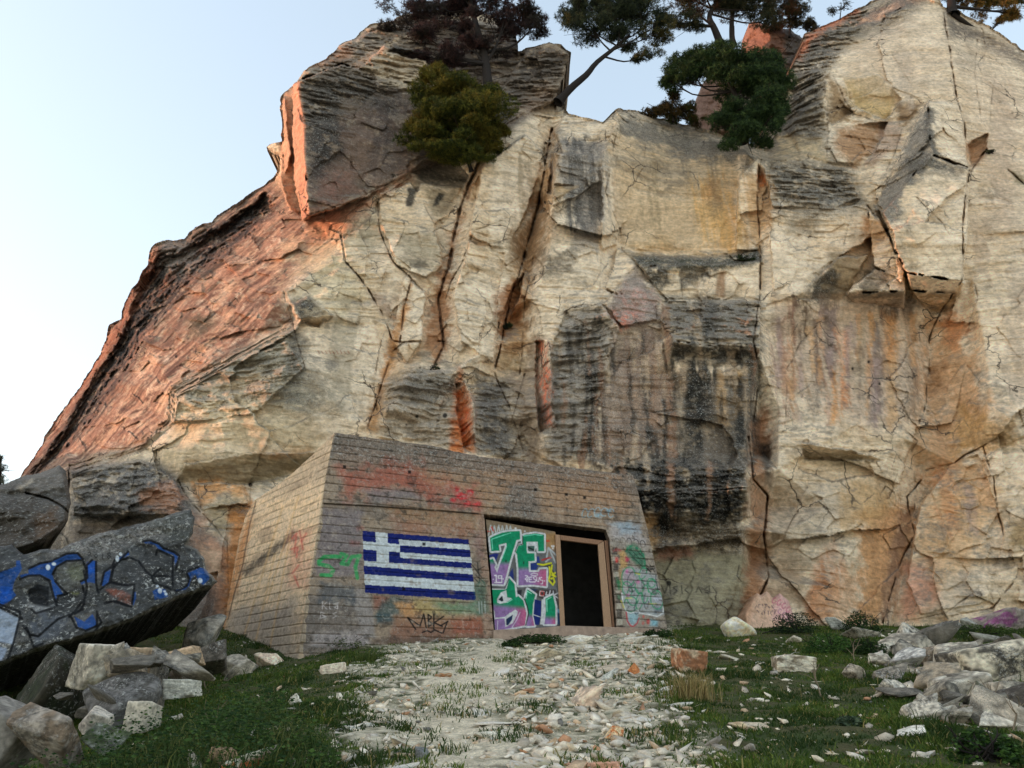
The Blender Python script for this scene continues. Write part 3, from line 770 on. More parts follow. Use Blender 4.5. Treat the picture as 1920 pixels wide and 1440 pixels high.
# cream centre left: grey and tan touches
put([(790,352),(862,352),(850,392),(812,412)], (140,128,106), .8, 8, .5)
put([(765,352),(782,354),(772,388),(762,388)], (38,38,36), .9, 3, .5, spk=.4); put([(822,362),(834,364),(822,385),(812,386)], (40,40,38), .9, 3, .5, spk=.4)
put([(650,450),(705,380),(720,440),(690,470)], (140,134,110), .6, 14, .9, 'strat')
put([(560,470),(640,450),(700,560),(640,600),(560,560)], (198,186,152), .6, 30, .6)
put([(740,430),(830,440),(840,500),(770,500)], (150,140,116), .7, 18, .9, 'strat')
put([(545,565),(578,556),(605,590),(560,602)], (72,72,70), .9, 5, .8, spk=.9)
put([(690,540),(740,560),(745,600),(720,600)], (150,126,108), .7, 10, .7)
put([(335,735),(400,692),(545,605),(575,690),(590,700),(560,760),(480,700),(420,720),(360,760)], (158,154,138), .85, 16, .9, 'strat', .45)
put([(395,740),(560,700),(620,720),(640,760),(560,785),(500,765)], (110,106,92), .75, 20, .9, 'mid', .5)
put([(540,600),(575,640),(560,700),(545,690)], (96,92,86), .7, 8, .8, spk=.6)
put([(340,870),(470,850),(600,848),(580,880),(470,908),(330,905)], (130,118,90), .8, 8, .9, 'strat')
put([(330,760),(440,740),(560,780),(600,830),(400,850),(300,880)], (202,184,146), .6, 24, .5)
put([(480,850),(580,840),(590,850),(520,860)], (160,124,84), .7, 6, .5)
put([(360,905),(410,900),(452,912),(464,942),(420,925),(375,950)], (210,160,108), .9, 6, .6)
put([(380,955),(420,925),(465,942),(470,985),(400,1000)], (172,156,122), .8, 8, .7, 'strat')
put([(362,960),(400,1000),(430,1030),(440,1100),(405,1240),(360,1240),(360,1100),(345,1000)], (176,136,110), .95, 12, .6)
put([(375,1020),(410,1040),(425,1080),(395,1090),(372,1060)], (206,178,148), .8, 10, .6)
put([(430,950),(470,945),(475,1000),(440,1120),(415,1200),(425,1050)], (196,132,72), .85, 8, .5)
put([(132,880),(262,862),(300,870),(340,905),(372,965),(350,990),(130,980)], (104,104,104), .95, 8, .6, 'mid', .7)
put([(260,925),(320,905),(345,930),(330,965),(265,950)], (196,150,122), .85, 8, .8, 'strat', .2)
put([(-30,960),(130,890),(130,1240),(-30,1240)], (80,76,70), .9, 10, .5, spk=.5)
put([(130,980),(350,985),(400,1100),(400,1240),(130,1240)], (120,112,104), .9, 10, .5, spk=.5)
# chimneys
put([(918,280),(900,320),(868,400),(845,500),(835,560),(845,650),(815,700),(800,640),(812,560),(850,430),(885,340)], (158,112,74), .85, 10, .8)
put([(775,520),(768,580),(745,650),(705,810),(690,810),(728,650),(752,580)], (186,132,78), .85, 6, .7)
put([(740,640),(800,660),(760,720),(700,810),(680,810)], (178,140,92), .5, 14, .8, 'streak')
put([(1040,240),(1045,300),(1030,420),(1000,520),(985,660),(930,690),(950,560),(985,440),(1010,330)], (164,126,84), .85, 12, .8)
put([(950,430),(1000,420),(985,500),(945,500)], (128,100,66), .8, 8, .9, 'strat')
put([(930,560),(975,520),(980,600),(935,650)], (150,100,62), .8, 8, .9, 'strat')
put([(930,660),(985,670),(985,700),(935,700)], (186,164,130), .7, 8, .5)

# shattered middle below the chimneys
put([(720,720),(770,690),(850,700),(870,760),(960,700),(1000,780),(985,870),(880,850),(720,820)], (176,164,146), .8, 12, .7, spk=.35)
put([(735,730),(790,695),(850,705),(850,740),(780,760)], (150,144,134), .8, 10, .9, spk=.8)
put([(860,690),(880,740),(890,850),(845,850),(852,760)], (204,124,68), .9, 8, .6, spk=.0)
put([(868,725),(884,740),(888,815),(862,815)], (212,112,70), .85, 7, .9, fill=.46, fpat='fine')  # low sun on the left-facing edge, painted as an orange strip
put([(890,700),(950,720),(960,860),(900,850)], (96,94,92), .85, 10, .9, spk=.6)
put([(960,720),(1010,640),(1025,760),(1010,870),(985,860)], (130,112,94), .7, 12, .8)
# pillar and niche
put([(1045,250),(1130,270),(1140,360),(1120,470),(1075,470),(1070,380),(1040,330)], (168,160,150), .85, 12, .7, 'streak', .5)
for xa, wdt in ((1083, 8), (1107, 7), (1070, 6)):
    put([(xa-wdt,265),(xa+wdt,265),(xa+wdt+4,420),(xa-wdt,430)], (70,68,66), .7, 8, 1.0, 'streak', .8)
put([(1040,345),(1085,350),(1040,378)], (172,146,106), .8, 4, .4, spk=0)
put([(1020,470),(1075,480),(1080,515),(1020,520)], (120,110,94), .8, 12, 1.0, 'mid', .6)
put([(1150,240),(1380,280),(1385,465),(1165,470)], (202,178,142), .8, 14, .4)
put([(1150,300),(1200,280),(1300,300),(1370,340),(1370,380),(1200,330)], (120,116,106), .5, 16, 1.1, 'strat', .5)
put([(1165,212),(1300,240),(1400,280),(1400,315),(1280,290),(1160,250)], (118,116,110), .8, 12, .9, 'mid', .7)
put([(1310,340),(1350,330),(1385,420),(1370,470),(1330,450)], (208,168,106), .8, 20, 1.0, 'streak')
put([(1330,340),(1352,335),(1340,370),(1325,372)], (198,146,92), .6, 10, .9, 'streak')
put([(1180,470),(1240,440),(1300,470),(1330,478),(1200,482)], (206,170,118), .6, 14, .5)
put([(1180,478),(1340,480),(1424,462),(1430,492),(1340,506),(1195,502)], (62,66,54), .95, 5, .7, spk=.9)
put([(1195,500),(1250,502),(1260,530),(1225,540)], (34,34,32), .85, 6, 1.0, 'streak', .7)
put([(1275,500),(1345,504),(1340,520),(1282,535)], (40,40,36), .8, 6, 1.2, 'streak', .6)
put([(1385,478),(1424,468),(1426,490),(1390,495)], (36,40,32), .9, 6, .6)
put([(1345,505),(1360,508),(1360,560),(1342,555)], (140,104,72), .8, 4, .6)
# pyramid
put([(1190,503),(1232,550),(1240,600),(1180,620),(1135,575)], (166,152,144), .9, 8, .5, spk=.6)
put([(1165,550),(1225,545),(1232,570),(1180,610),(1150,600)], (206,150,136), .5, 12, 1.1, fill=.48, fpat='fine')
put([(1155,590),(1185,590),(1180,620),(1150,610)], (222,136,108), .8, 7, 1.0, fill=.47, fpat='fine')
put([(1062,580),(1130,570),(1160,620),(1120,760),(1110,862),(1025,862),(1012,760),(1036,650)], (146,142,134), .85, 12, .6, 'strat', .5)
put([(1095,690),(1125,680),(1125,850),(1095,850)], (44,44,44), .8, 10, 1.0, 'streak', .8)
put([(1012,640),(1028,640),(1032,700),(1038,800),(1020,800),(1010,720)], (214,116,80), .9, 6, .9, spk=.0, fill=.46, fpat='fine')  # sunlit strip on the pyramid's left edge, painted into the albedo

put([(1160,620),(1235,600),(1260,700),(1260,860),(1110,865),(1125,740)], (150,128,112), .9, 14, .6, 'streak', .55)
put([(1240,620),(1262,630),(1275,660),(1255,700),(1242,680)], (152,138,112), .8, 6, .6)
put([(1245,700),(1290,690),(1292,735),(1255,735)], (168,140,104), .8, 8, .6)
# dark middle right
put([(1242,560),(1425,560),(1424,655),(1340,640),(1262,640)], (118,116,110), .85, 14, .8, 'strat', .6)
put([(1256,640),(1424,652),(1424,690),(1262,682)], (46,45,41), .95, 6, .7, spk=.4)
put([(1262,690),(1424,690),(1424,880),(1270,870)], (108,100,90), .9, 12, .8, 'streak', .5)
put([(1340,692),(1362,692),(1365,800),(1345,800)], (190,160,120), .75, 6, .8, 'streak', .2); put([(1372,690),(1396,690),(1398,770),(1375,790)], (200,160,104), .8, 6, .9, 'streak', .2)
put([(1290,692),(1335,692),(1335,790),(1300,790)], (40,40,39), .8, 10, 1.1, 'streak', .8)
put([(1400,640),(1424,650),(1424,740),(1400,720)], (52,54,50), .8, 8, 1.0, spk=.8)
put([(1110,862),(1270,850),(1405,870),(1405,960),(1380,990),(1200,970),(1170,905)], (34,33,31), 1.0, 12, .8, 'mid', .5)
put([(1200,968),(1240,965),(1250,1000),(1225,1035),(1208,1010)], (188,150,104), .9, 6, .5, spk=.1)
put([(1235,975),(1400,985),(1400,1040),(1300,1050),(1225,1040)], (120,108,92), .9, 10, .8, 'mid', .95)
put([(1225,1035),(1400,1035),(1420,1100),(1415,1236),(1240,1236)], (146,140,114), .95, 10, .5, 'strat', .15)
put([(1230,1030),(1290,1030),(1300,1042),(1230,1048)], (170,128,110), .8, 5, .8)
# gully
put([(1408,790),(1440,760),(1450,900),(1445,1060),(1415,1170),(1395,1170),(1402,1000),(1410,880)], (162,118,84), .9, 9, .7, 'mid', .15)
put([(1420,830),(1446,830),(1448,870),(1452,930),(1436,900)], (30,28,26), .9, 5, .5)
# right of the gully
put([(1432,298),(1590,305),(1620,380),(1560,400),(1450,390)], (104,102,96), .85, 14, .9, 'mid', .85)
put([(1440,330),(1450,400),(1420,470),(1395,450),(1400,330)], (190,148,96), .7, 10, .6, 'streak')
put([(1420,328),(1434,326),(1436,345),(1424,350)], (206,132,80), .9, 3, .4)
put([(1470,400),(1540,395),(1520,440),(1480,430)], (120,112,98), .6, 10, .9, spk=.5)
put([(1560,470),(1625,478),(1600,530),(1575,560),(1530,560)], (142,124,94), .85, 8, .6)
put([(1520,530),(1560,495),(1575,510),(1545,575),(1510,565)], (58,56,50), .9, 6, .9, spk=.6)
put([(1585,552),(1696,548),(1695,578),(1600,566)], (88,76,52), .9, 5, .5)
put([(1625,505),(1668,505),(1665,540),(1610,545)], (110,100,84), .8, 5, .8, spk=.5)
put([(1620,405),(1650,412),(1660,450),(1630,480),(1618,450)], (186,150,110), .8, 6, .6)
put([(1640,395),(1740,195),(1752,290),(1700,350),(1690,420),(1650,400)], (128,124,116), .85, 8, 1.0, 'mid', .75)
put([(1700,300),(1745,285),(1770,300),(1815,315),(1800,330),(1740,320),(1700,350)], (92,90,84), .85, 8, .9, spk=.7)
put([(1735,200),(1752,200),(1755,285),(1742,285)], (70,68,64), .85, 5, 1.0, spk=.7)
put([(1706,545),(1798,552),(1776,588),(1745,590)], (138,108,64), .85, 6, .5)
put([(1690,560),(1716,565),(1712,600),(1698,620),(1688,590)], (36,33,30), .95, 4, .5)
put([(1445,560),(1700,560),(1745,620),(1722,790),(1620,810),(1460,730)], (184,162,140), .7, 18, .5, 'streak')
for xa, c_, y0, y1 in ((1462,(176,150,132),600,700),(1485,(134,92,74),560,650),(1480,(206,146,100),640,720),(1512,(96,80,64),570,620),(1530,(150,134,120),590,720),(1560,(146,130,128),580,700),(1580,(206,140,92),620,760),(1566,(208,150,90),690,780),(1640,(150,136,130),600,780),(1668,(204,150,96),590,680),(1672,(198,164,124),680,790),(1700,(176,160,140),620,760),(1610,(186,170,146),600,720)):
    put([(xa-10,y0),(xa+10,y0),(xa+13,y1),(xa-8,y1+15)], c_, .8, 7, .9, 'streak')
put([(1640,575),(1700,572),(1690,600),(1660,590)], (60,54,46), .7, 6, 1.1, 'streak')
# rust corner
put([(1745,600),(1800,610),(1840,700),(1870,760),(1850,830),(1790,880),(1740,900),(1715,860),(1735,780),(1740,680)], (196,158,118), .85, 24, 1.0, spk=.1)
put([(1770,590),(1815,610),(1800,650),(1775,640)], (200,136,88), .7, 14, .9)
put([(1735,690),(1770,680),(1765,730),(1740,740)], (140,98,58), .8, 8, .7)
put([(1800,760),(1900,790),(1900,830),(1830,850),(1790,860)], (184,148,94), .7, 12, .8)
put([(1800,880),(1850,870),(1870,960),(1800,950),(1760,900)], (200,156,108), .5, 16, .6)
put([(1620,960),(1680,940),(1715,960),(1690,1060),(1650,1165),(1600,1165),(1612,1060)], (196,146,96), .85, 12, .9)
put([(1570,910),(1620,900),(1690,930),(1640,980),(1560,1000)], (180,146,98), .7, 12, .8, 'strat')
put([(1520,1090),(1545,1030),(1565,1010),(1580,1060),(1560,1165),(1510,1165)], (190,128,84), .9, 8, .7)
put([(1540,1090),(1610,1080),(1600,1165),(1520,1165)], (200,160,124), .7, 10, .6)
put([(1660,1060),(1690,960),(1720,940),(1700,1040),(1665,1165),(1650,1165)], (150,118,94), .85, 6, .7)
put([(1725,950),(1785,880),(1830,870),(1870,980),(1800,1060),(1760,1140),(1690,1150),(1700,1060)], (210,176,134), .8, 20, .9)
put([(1760,890),(1785,880),(1810,960),(1780,1000),(1755,950)], (208,152,108), .55, 14, .9, 'streak')
put([(1700,1060),(1740,1050),(1760,1130),(1690,1160)], (190,140,120), .7, 12, .6)
put([(1800,900),(1820,910),(1830,1000),(1815,1000)], (170,150,140), .7, 6, .8, 'streak')
put([(1780,1085),(1810,1080),(1830,1110),(1790,1150),(1730,1160),(1750,1140)], (200,184,160), .8, 8, .5)
put([(1870,930),(1950,920),(1950,960),(1880,970)], (206,190,164), .7, 8, .5)
put([(1885,975),(1950,970),(1950,1030),(1895,1030)], (150,126,84), .8, 8, .8, 'strat')
put([(1440,900),(1560,900),(1550,1000),(1500,1090),(1440,1080)], (196,180,156), .8, 20, .5, spk=.15)
put([(1505,850),(1600,845),(1650,865),(1580,872),(1510,866)], (120,106,78), .8, 6, .7)
put([(1440,1040),(1520,1090),(1500,1140),(1440,1110)], (160,136,108), .7, 10, .8)
# upper right
put([(1484,130),(1508,64),(1625,8),(1700,-25),(1745,-25),(1720,20),(1680,50),(1600,70),(1545,140),(1540,200),(1545,260),(1500,290),(1462,250)], (96,92,86), .9, 12, .8, 'mid', .7)
put([(1490,110),(1510,62),(1560,38),(1610,14),(1606,26),(1560,52),(1520,76),(1505,110)], (196,120,86), .8, 6, .7, spk=0)
put([(1590,60),(1690,30),(1660,55),(1580,85)], (90,84,58), .7, 10, .8)
put([(1582,148),(1650,138),(1692,185),(1660,225),(1600,198)], (190,164,108), .85, 8, .6)
put([(1552,142),(1598,200),(1590,225),(1556,228)], (150,124,90), .85, 6, .6)
put([(1568,240),(1665,228),(1640,290),(1600,312),(1568,285)], (170,130,92), .85, 8, .6)
put([(1650,225),(1690,225),(1690,270),(1640,310),(1620,312),(1645,270)], (176,152,132), .8, 6, .5)
put([(1680,190),(1730,190),(1700,240),(1680,225)], (136,110,80), .85, 6, .7)
put([(1770,20),(1830,50),(1945,110),(1945,135),(1850,95),(1840,80),(1775,70)], (104,96,88), .9, 8, .7, spk=.4)
put([(1790,95),(1870,90),(1945,200),(1945,480),(1830,420)], (202,182,158), .5, 40, .4)
put([(1640,40),(1740,10),(1770,90),(1780,170),(1640,190),(1570,140)], (206,190,168), .6, 20, .4)
put([(1790,95),(1845,85),(1835,130),(1800,140)], (150,138,122), .5, 12, .8)
put([(1440,210),(1540,200),(1550,300),(1440,290)], (150,138,118), .6, 16, .8, spk=.3)
put([(1460,225),(1490,200),(1530,260),(1500,290),(1470,270)], (110,106,98), .6, 10, .9, spk=.5)
put([(1455,255),(1540,262),(1545,300),(1450,292)], (204,182,144), .8, 8, .5, spk=0)
put([(1805,270),(1850,262),(1846,300),(1822,312)], (176,130,90), .7, 6, .6)
put([(1895,320),(1920,330),(1925,350),(1900,342)], (120,112,84), .8, 5, .7)
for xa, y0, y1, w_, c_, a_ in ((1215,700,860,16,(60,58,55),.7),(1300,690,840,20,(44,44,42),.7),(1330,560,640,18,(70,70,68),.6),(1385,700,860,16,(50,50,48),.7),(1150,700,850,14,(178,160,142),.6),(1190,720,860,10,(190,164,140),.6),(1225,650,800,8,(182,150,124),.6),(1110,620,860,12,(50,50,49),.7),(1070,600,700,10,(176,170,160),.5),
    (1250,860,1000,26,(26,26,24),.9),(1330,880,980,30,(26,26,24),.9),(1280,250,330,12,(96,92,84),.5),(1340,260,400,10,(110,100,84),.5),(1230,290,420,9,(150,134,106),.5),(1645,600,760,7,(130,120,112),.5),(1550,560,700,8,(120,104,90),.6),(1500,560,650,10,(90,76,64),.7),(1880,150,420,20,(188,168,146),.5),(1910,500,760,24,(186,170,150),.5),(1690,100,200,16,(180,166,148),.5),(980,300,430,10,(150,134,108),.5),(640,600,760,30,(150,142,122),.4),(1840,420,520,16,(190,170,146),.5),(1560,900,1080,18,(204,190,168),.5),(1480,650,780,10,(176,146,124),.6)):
    a_ = min(1, a_ * 1.25)
    put([(xa - w_, y0), (xa + w_, y0), (xa + w_ * .8, y1), (xa - w_ * .8, y1)], c_, a_, 9, 1.2, 'streak')
rs = np.random.RandomState(77)
for k_ in range(80):
    xa = rs.uniform(1035, 1420); y0 = rs.uniform(570, 890); w_ = rs.uniform(2.5, 8)
    put([(xa - w_, y0), (xa + w_, y0 + 4), (xa + w_ * .5, y0 + rs.uniform(40, 120)), (xa - w_ * .5, y0 + rs.uniform(40, 120))], ((36,35,33),(52,50,46),(196,176,150),(160,128,104))[k_ % 4], .8, 4.5, 1.2, 'streak')
for k_ in range(34):
    xa = rs.uniform(1450, 1720); y0 = rs.uniform(560, 700); w_ = rs.uniform(3, 7)
    put([(xa - w_, y0), (xa + w_, y0), (xa + w_ * .6, y0 + rs.uniform(50, 150)), (xa - w_ * .6, y0 + rs.uniform(50, 150))], ((170,150,144),(206,164,118),(120,100,84),(214,196,172))[k_ % 4], .6, 4.5, 1.2, 'streak')
for k_ in range(60):       # short dark lichen dabs on the pale faces
    xa = rs.uniform(560, 1900); y0 = rs.uniform(240, 1000); w_ = rs.uniform(8, 26); h_ = rs.uniform(3, 10)
    put([(xa - w_, y0), (xa, y0 - h_), (xa + w_, y0 + rs.uniform(-4, 4)), (xa, y0 + h_)], ((60,58,52),(92,86,74),(110,100,84))[k_ % 3], .6, 7, 1.3, 'mid')
# weathering of up-facing lips everywhere
up = sstep(.25, .6, N[..., 2]) * (1 - zs) * (1 - .7 * sm)
up = up * sstep(.40, .6, pt.mid)
pt.blend(up * .55, (118, 112, 102)); pt.spk = np.maximum(pt.spk, up * .35)
pt.blend(crack_m * .6, (86, 66, 50))
pt.spk *= (1 - crack_m)
# black scrawls on the smooth rock beside the bunker, a faded red line of letters, drill holes
for s_ in ([(1240,1098),(1246,1112),(1252,1098)],[(1256,1098),(1257,1114)],[(1270,1099),(1262,1102),(1270,1108),(1262,1114)],[(1278,1098),(1279,1113)],[(1290,1100),(1284,1106),(1291,1112)],[(1246,1124),(1262,1122)],[(1305,1110),(1310,1100),(1316,1112)],[(1322,1104),(1330,1098),(1330,1112),(1322,1110)],[(1336,1100),(1344,1112)],[(1386,1060),(1382,1080),(1390,1090)]):
    pt.line(s_, 2.0, (40,38,36), .8, .8, False)
put(ell2(1253, 1092, 5, 5), (24,24,24), .9, 1.2, .2)
for k_ in range(9): pt.line([(596 + k_ * 7, 657 + (k_ * 5) % 3), (599 + k_ * 7, 663)], 1.6, (150,84,62), .7, .7, False)
for x_, y_, r_ in ((780,780,3.5),(835,781,4.5),(812,868,3),(470,908,4.5),(762,796,2),(1180,860,2.5),(1630,678,3),(1600,690,2.5),(1650,720,2.5)): put(ell2(x_, y_, r_, r_), (20,18,17), .95, 1.2, .1, spk=0)
pt.line([(470,910),(468,950)], 1.6, (120,100,78), .7, .8, False)
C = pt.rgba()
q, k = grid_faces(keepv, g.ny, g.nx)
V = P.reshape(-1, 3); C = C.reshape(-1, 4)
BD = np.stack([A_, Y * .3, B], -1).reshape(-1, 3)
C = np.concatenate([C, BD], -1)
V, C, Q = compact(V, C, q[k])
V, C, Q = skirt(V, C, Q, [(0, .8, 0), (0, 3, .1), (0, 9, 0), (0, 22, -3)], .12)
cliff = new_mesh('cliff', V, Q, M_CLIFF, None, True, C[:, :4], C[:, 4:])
tag(cliff, kind='structure')
CLIFF_D = (g, D)
def cliff_depth(px, py):
    i = int(round((py - g.y0) / g.st)); j = int(round((px - g.x0) / g.st))
    return float(D[min(max(i, 0), g.ny - 1), min(max(j, 0), g.nx - 1)])
# ------------------------------------------------------------------ the bunker
def plane(pts):
    A, B_, C_ = [at(*p) for p in pts]
    n_ = np.cross(B_ - A, C_ - A); n_ = n_ / np.linalg.norm(n_)
    d_ = float(n_ @ A)
    def f(px, py, off=0.0):
        rx, ry, rz = ray(px, py)
        return d_ / (n_[0] * rx + n_[1] * ry + n_[2] * rz) + off
    return f
FRONT = plane([(562, 1222, 17.0), (627, 811, 17.75), (1250, 1180, 21.0)])
SIDE = plane([(562, 1222, 17.0), (627, 811, 17.75), (450, 1010, 21.3)])

def homog(quad):
    """photo quad (TL, TR, BR, BL) -> unit square"""
    src = quad; dst = [(0, 0), (1, 0), (1, 1), (0, 1)]
    M = []; r = []
    for (x, y), (u, v) in zip(src, dst):
        M += [[x, y, 1, 0, 0, 0, -u * x, -u * y], [0, 0, 0, x, y, 1, -v * x, -v * y]]; r += [u, v]
    h = np.linalg.solve(np.array(M, float), np.array(r, float))
    return lambda X, Y: ((h[0] * X + h[1] * Y + h[2]) / (h[6] * X + h[7] * Y + 1), (h[3] * X + h[4] * Y + h[5]) / (h[6] * X + h[7] * Y + 1))

def boards(Pw, width=.2, seed=0):
    """formwork board lines on a wall: groove mask and board-to-board steps"""
    z = Pw[..., 2] + .012 * (fbm(Pw[..., 0] / 1.1, Pw[..., 1] / 1.1, Pw[..., 2] / .5, 3) - .5) * 2
    r = np.random.RandomState(seed)
    b_ = np.floor(z / width).astype(int) % 64
    fr = z / width - np.floor(z / width)
    e = np.minimum(fr, 1 - fr) * width
    s = np.hypot(Pw[..., 0], Pw[..., 1] - 17)
    off = r.rand(64)[b_] * 2.4; ln = 1.6 + 1.2 * r.rand(64)[b_]
    q_ = (s + off) / ln; fq = q_ - np.floor(q_); ev = np.minimum(fq, 1 - fq) * ln
    step_ = r.rand(64)[b_] - .5
    n_ = fbm(Pw[..., 0] / .4, Pw[..., 1] / .4, Pw[..., 2] / .4, 3)
    gro = np.maximum(sstep(.018, .005, e) * (.25 + .75 * sstep(.34, .52, n_)), .0 * sstep(.016, .004, ev) * sstep(.45, .55, n_))
    return gro, step_

def relief(name, outline, depth, paint, step, backs, mat, parent=None, holes=(), jitter=0.0, margin=3, warp=0.0, side_col=None):
    O = np.asarray(outline, float)
    bx = (O[:, 0].min() - margin, O[:, 1].min() - margin, O[:, 0].max() + margin, O[:, 1].max() + margin)
    gg = Grid(*bx, step, warp, 40.0)
    d0, NX, NY = gg.dist(O, 8, True, True)
    sd = np.where(gg.inside(O), -d0, d0)
    for H in holes:
        dh, hx, hy = gg.dist(H, 8, True, True)
        sh = np.where(gg.inside(H), dh, -dh)
        m = sh > sd
        sd = np.where(m, sh, sd); NX = np.where(m, hx, NX); NY = np.where(m, hy, NY)
    keep = sd < step * .75
    sn = (sd > -step * .35) & keep
    gx = np.where(sn, NX, gg.PX); gy = np.where(sn, NY, gg.PY)
    D0 = depth(gg.PX, gg.PY)
    Pw0 = at(gg.PX, gg.PY, D0)
    rgba, dD, parts = paint(gg, Pw0, sd)
    Pw = at(gx, gy, depth(gx, gy) + dD)
    q_, k_ = grid_faces(keep, gg.ny, gg.nx)
    V_ = Pw.reshape(-1, 3); C_ = rgba.reshape(-1, 4)
    res = []
    cellpart = None
    if parts:
        for pname, pm in parts:
            pc = pm[:-1, :-1] & k_
            k_ = k_ & ~pc
            v, c, f = compact(V_, C_, q_[pc])
            res.append(new_mesh(pname, v, f, mat, None, True, c))
    v, c, f = compact(V_, C_, q_[k_])
    if backs:
        kk = k_.copy()
        for pname, pm in (parts or []): kk |= pm[:-1, :-1] & grid_faces(keep, gg.ny, gg.nx)[1]
        va, ca, fa = compact(V_, C_, q_[kk])
        vs, cs, fs = skirt(va, ca, fa, backs, jitter)
        if side_col is not None:
            cs = cs.copy(); m_ = .6 + .8 * fbm(vs[:, 0] * 2.1, vs[:, 1] * 2.1, vs[:, 2] * 2.1, 4, .6)
            cs[len(va):, :3] = lin(side_col) * m_[len(va):, None]; cs[len(va):, 3] = .25
        if parts:      # walls only, joined to the remaining front faces
            fs = fs[len(fa):]
            v = np.concatenate([v, vs]); c = np.concatenate([c, cs]); f = np.concatenate([f, fs + (len(v) - len(vs))])
            u, inv = np.unique(f, return_inverse=True); v = v[u]; c = c[u]; f = inv.reshape(f.shape)
        else:
            v, c, f = vs, cs, fs
    o = new_mesh(name, v, f, mat, None, True, c)
    return o, res

BUNKER = empty('bunker', tuple(at(620, 1215, 17.3)), 'board-marked concrete bunker with sloping walls built against the cliff, covered in graffiti', 'bunker')
OPEN = [(907,964),(960,970),(1030,979),(1100,988),(1136,993),(1143,1012),(1150,1090),(1158,1196),(927,1200),(918,1090)]
FR_OUT = rough_outline([(627,811),(700,822),(800,834),(850,846),(900,856),(1000,868),(1100,880),(1187,891),(1198,930),(1210,975),(1222,1030),(1240,1110),(1252,1190),(1252,1215),(927,1225),(558,1240),(562,1222),(580,1100),(598,990),(606,935),(612,890)], 5, 2.0, 2.0, 12)

def z5(pts): return [(560 + x / 5.647, 960 + y / 5.647) for x, y in pts]
def zA(pts): return [(900 + x / 12.0, 980 + y / 12.0) for x, y in pts]
def zB(pts): return [(900 + x / 12.0, 1080 + y / 12.0) for x, y in pts]
def zC(pts): return [(1120 + x / 9.6, 940 + y / 9.6) for x, y in pts]
def zD(pts): return [(1120 + x / 9.6, 1060 + y / 9.6) for x, y in pts]
def ell(cx, cy, rx, ry, rot=0, n=22, a0=0, a1=360):
    t = np.radians(np.linspace(a0, a1, n)); r = math.radians(rot)
    x = rx * np.cos(t); y = ry * np.sin(t)
    return np.stack([cx + x * math.cos(r) - y * math.sin(r), cy + x * math.sin(r) + y * math.cos(r)], 1)

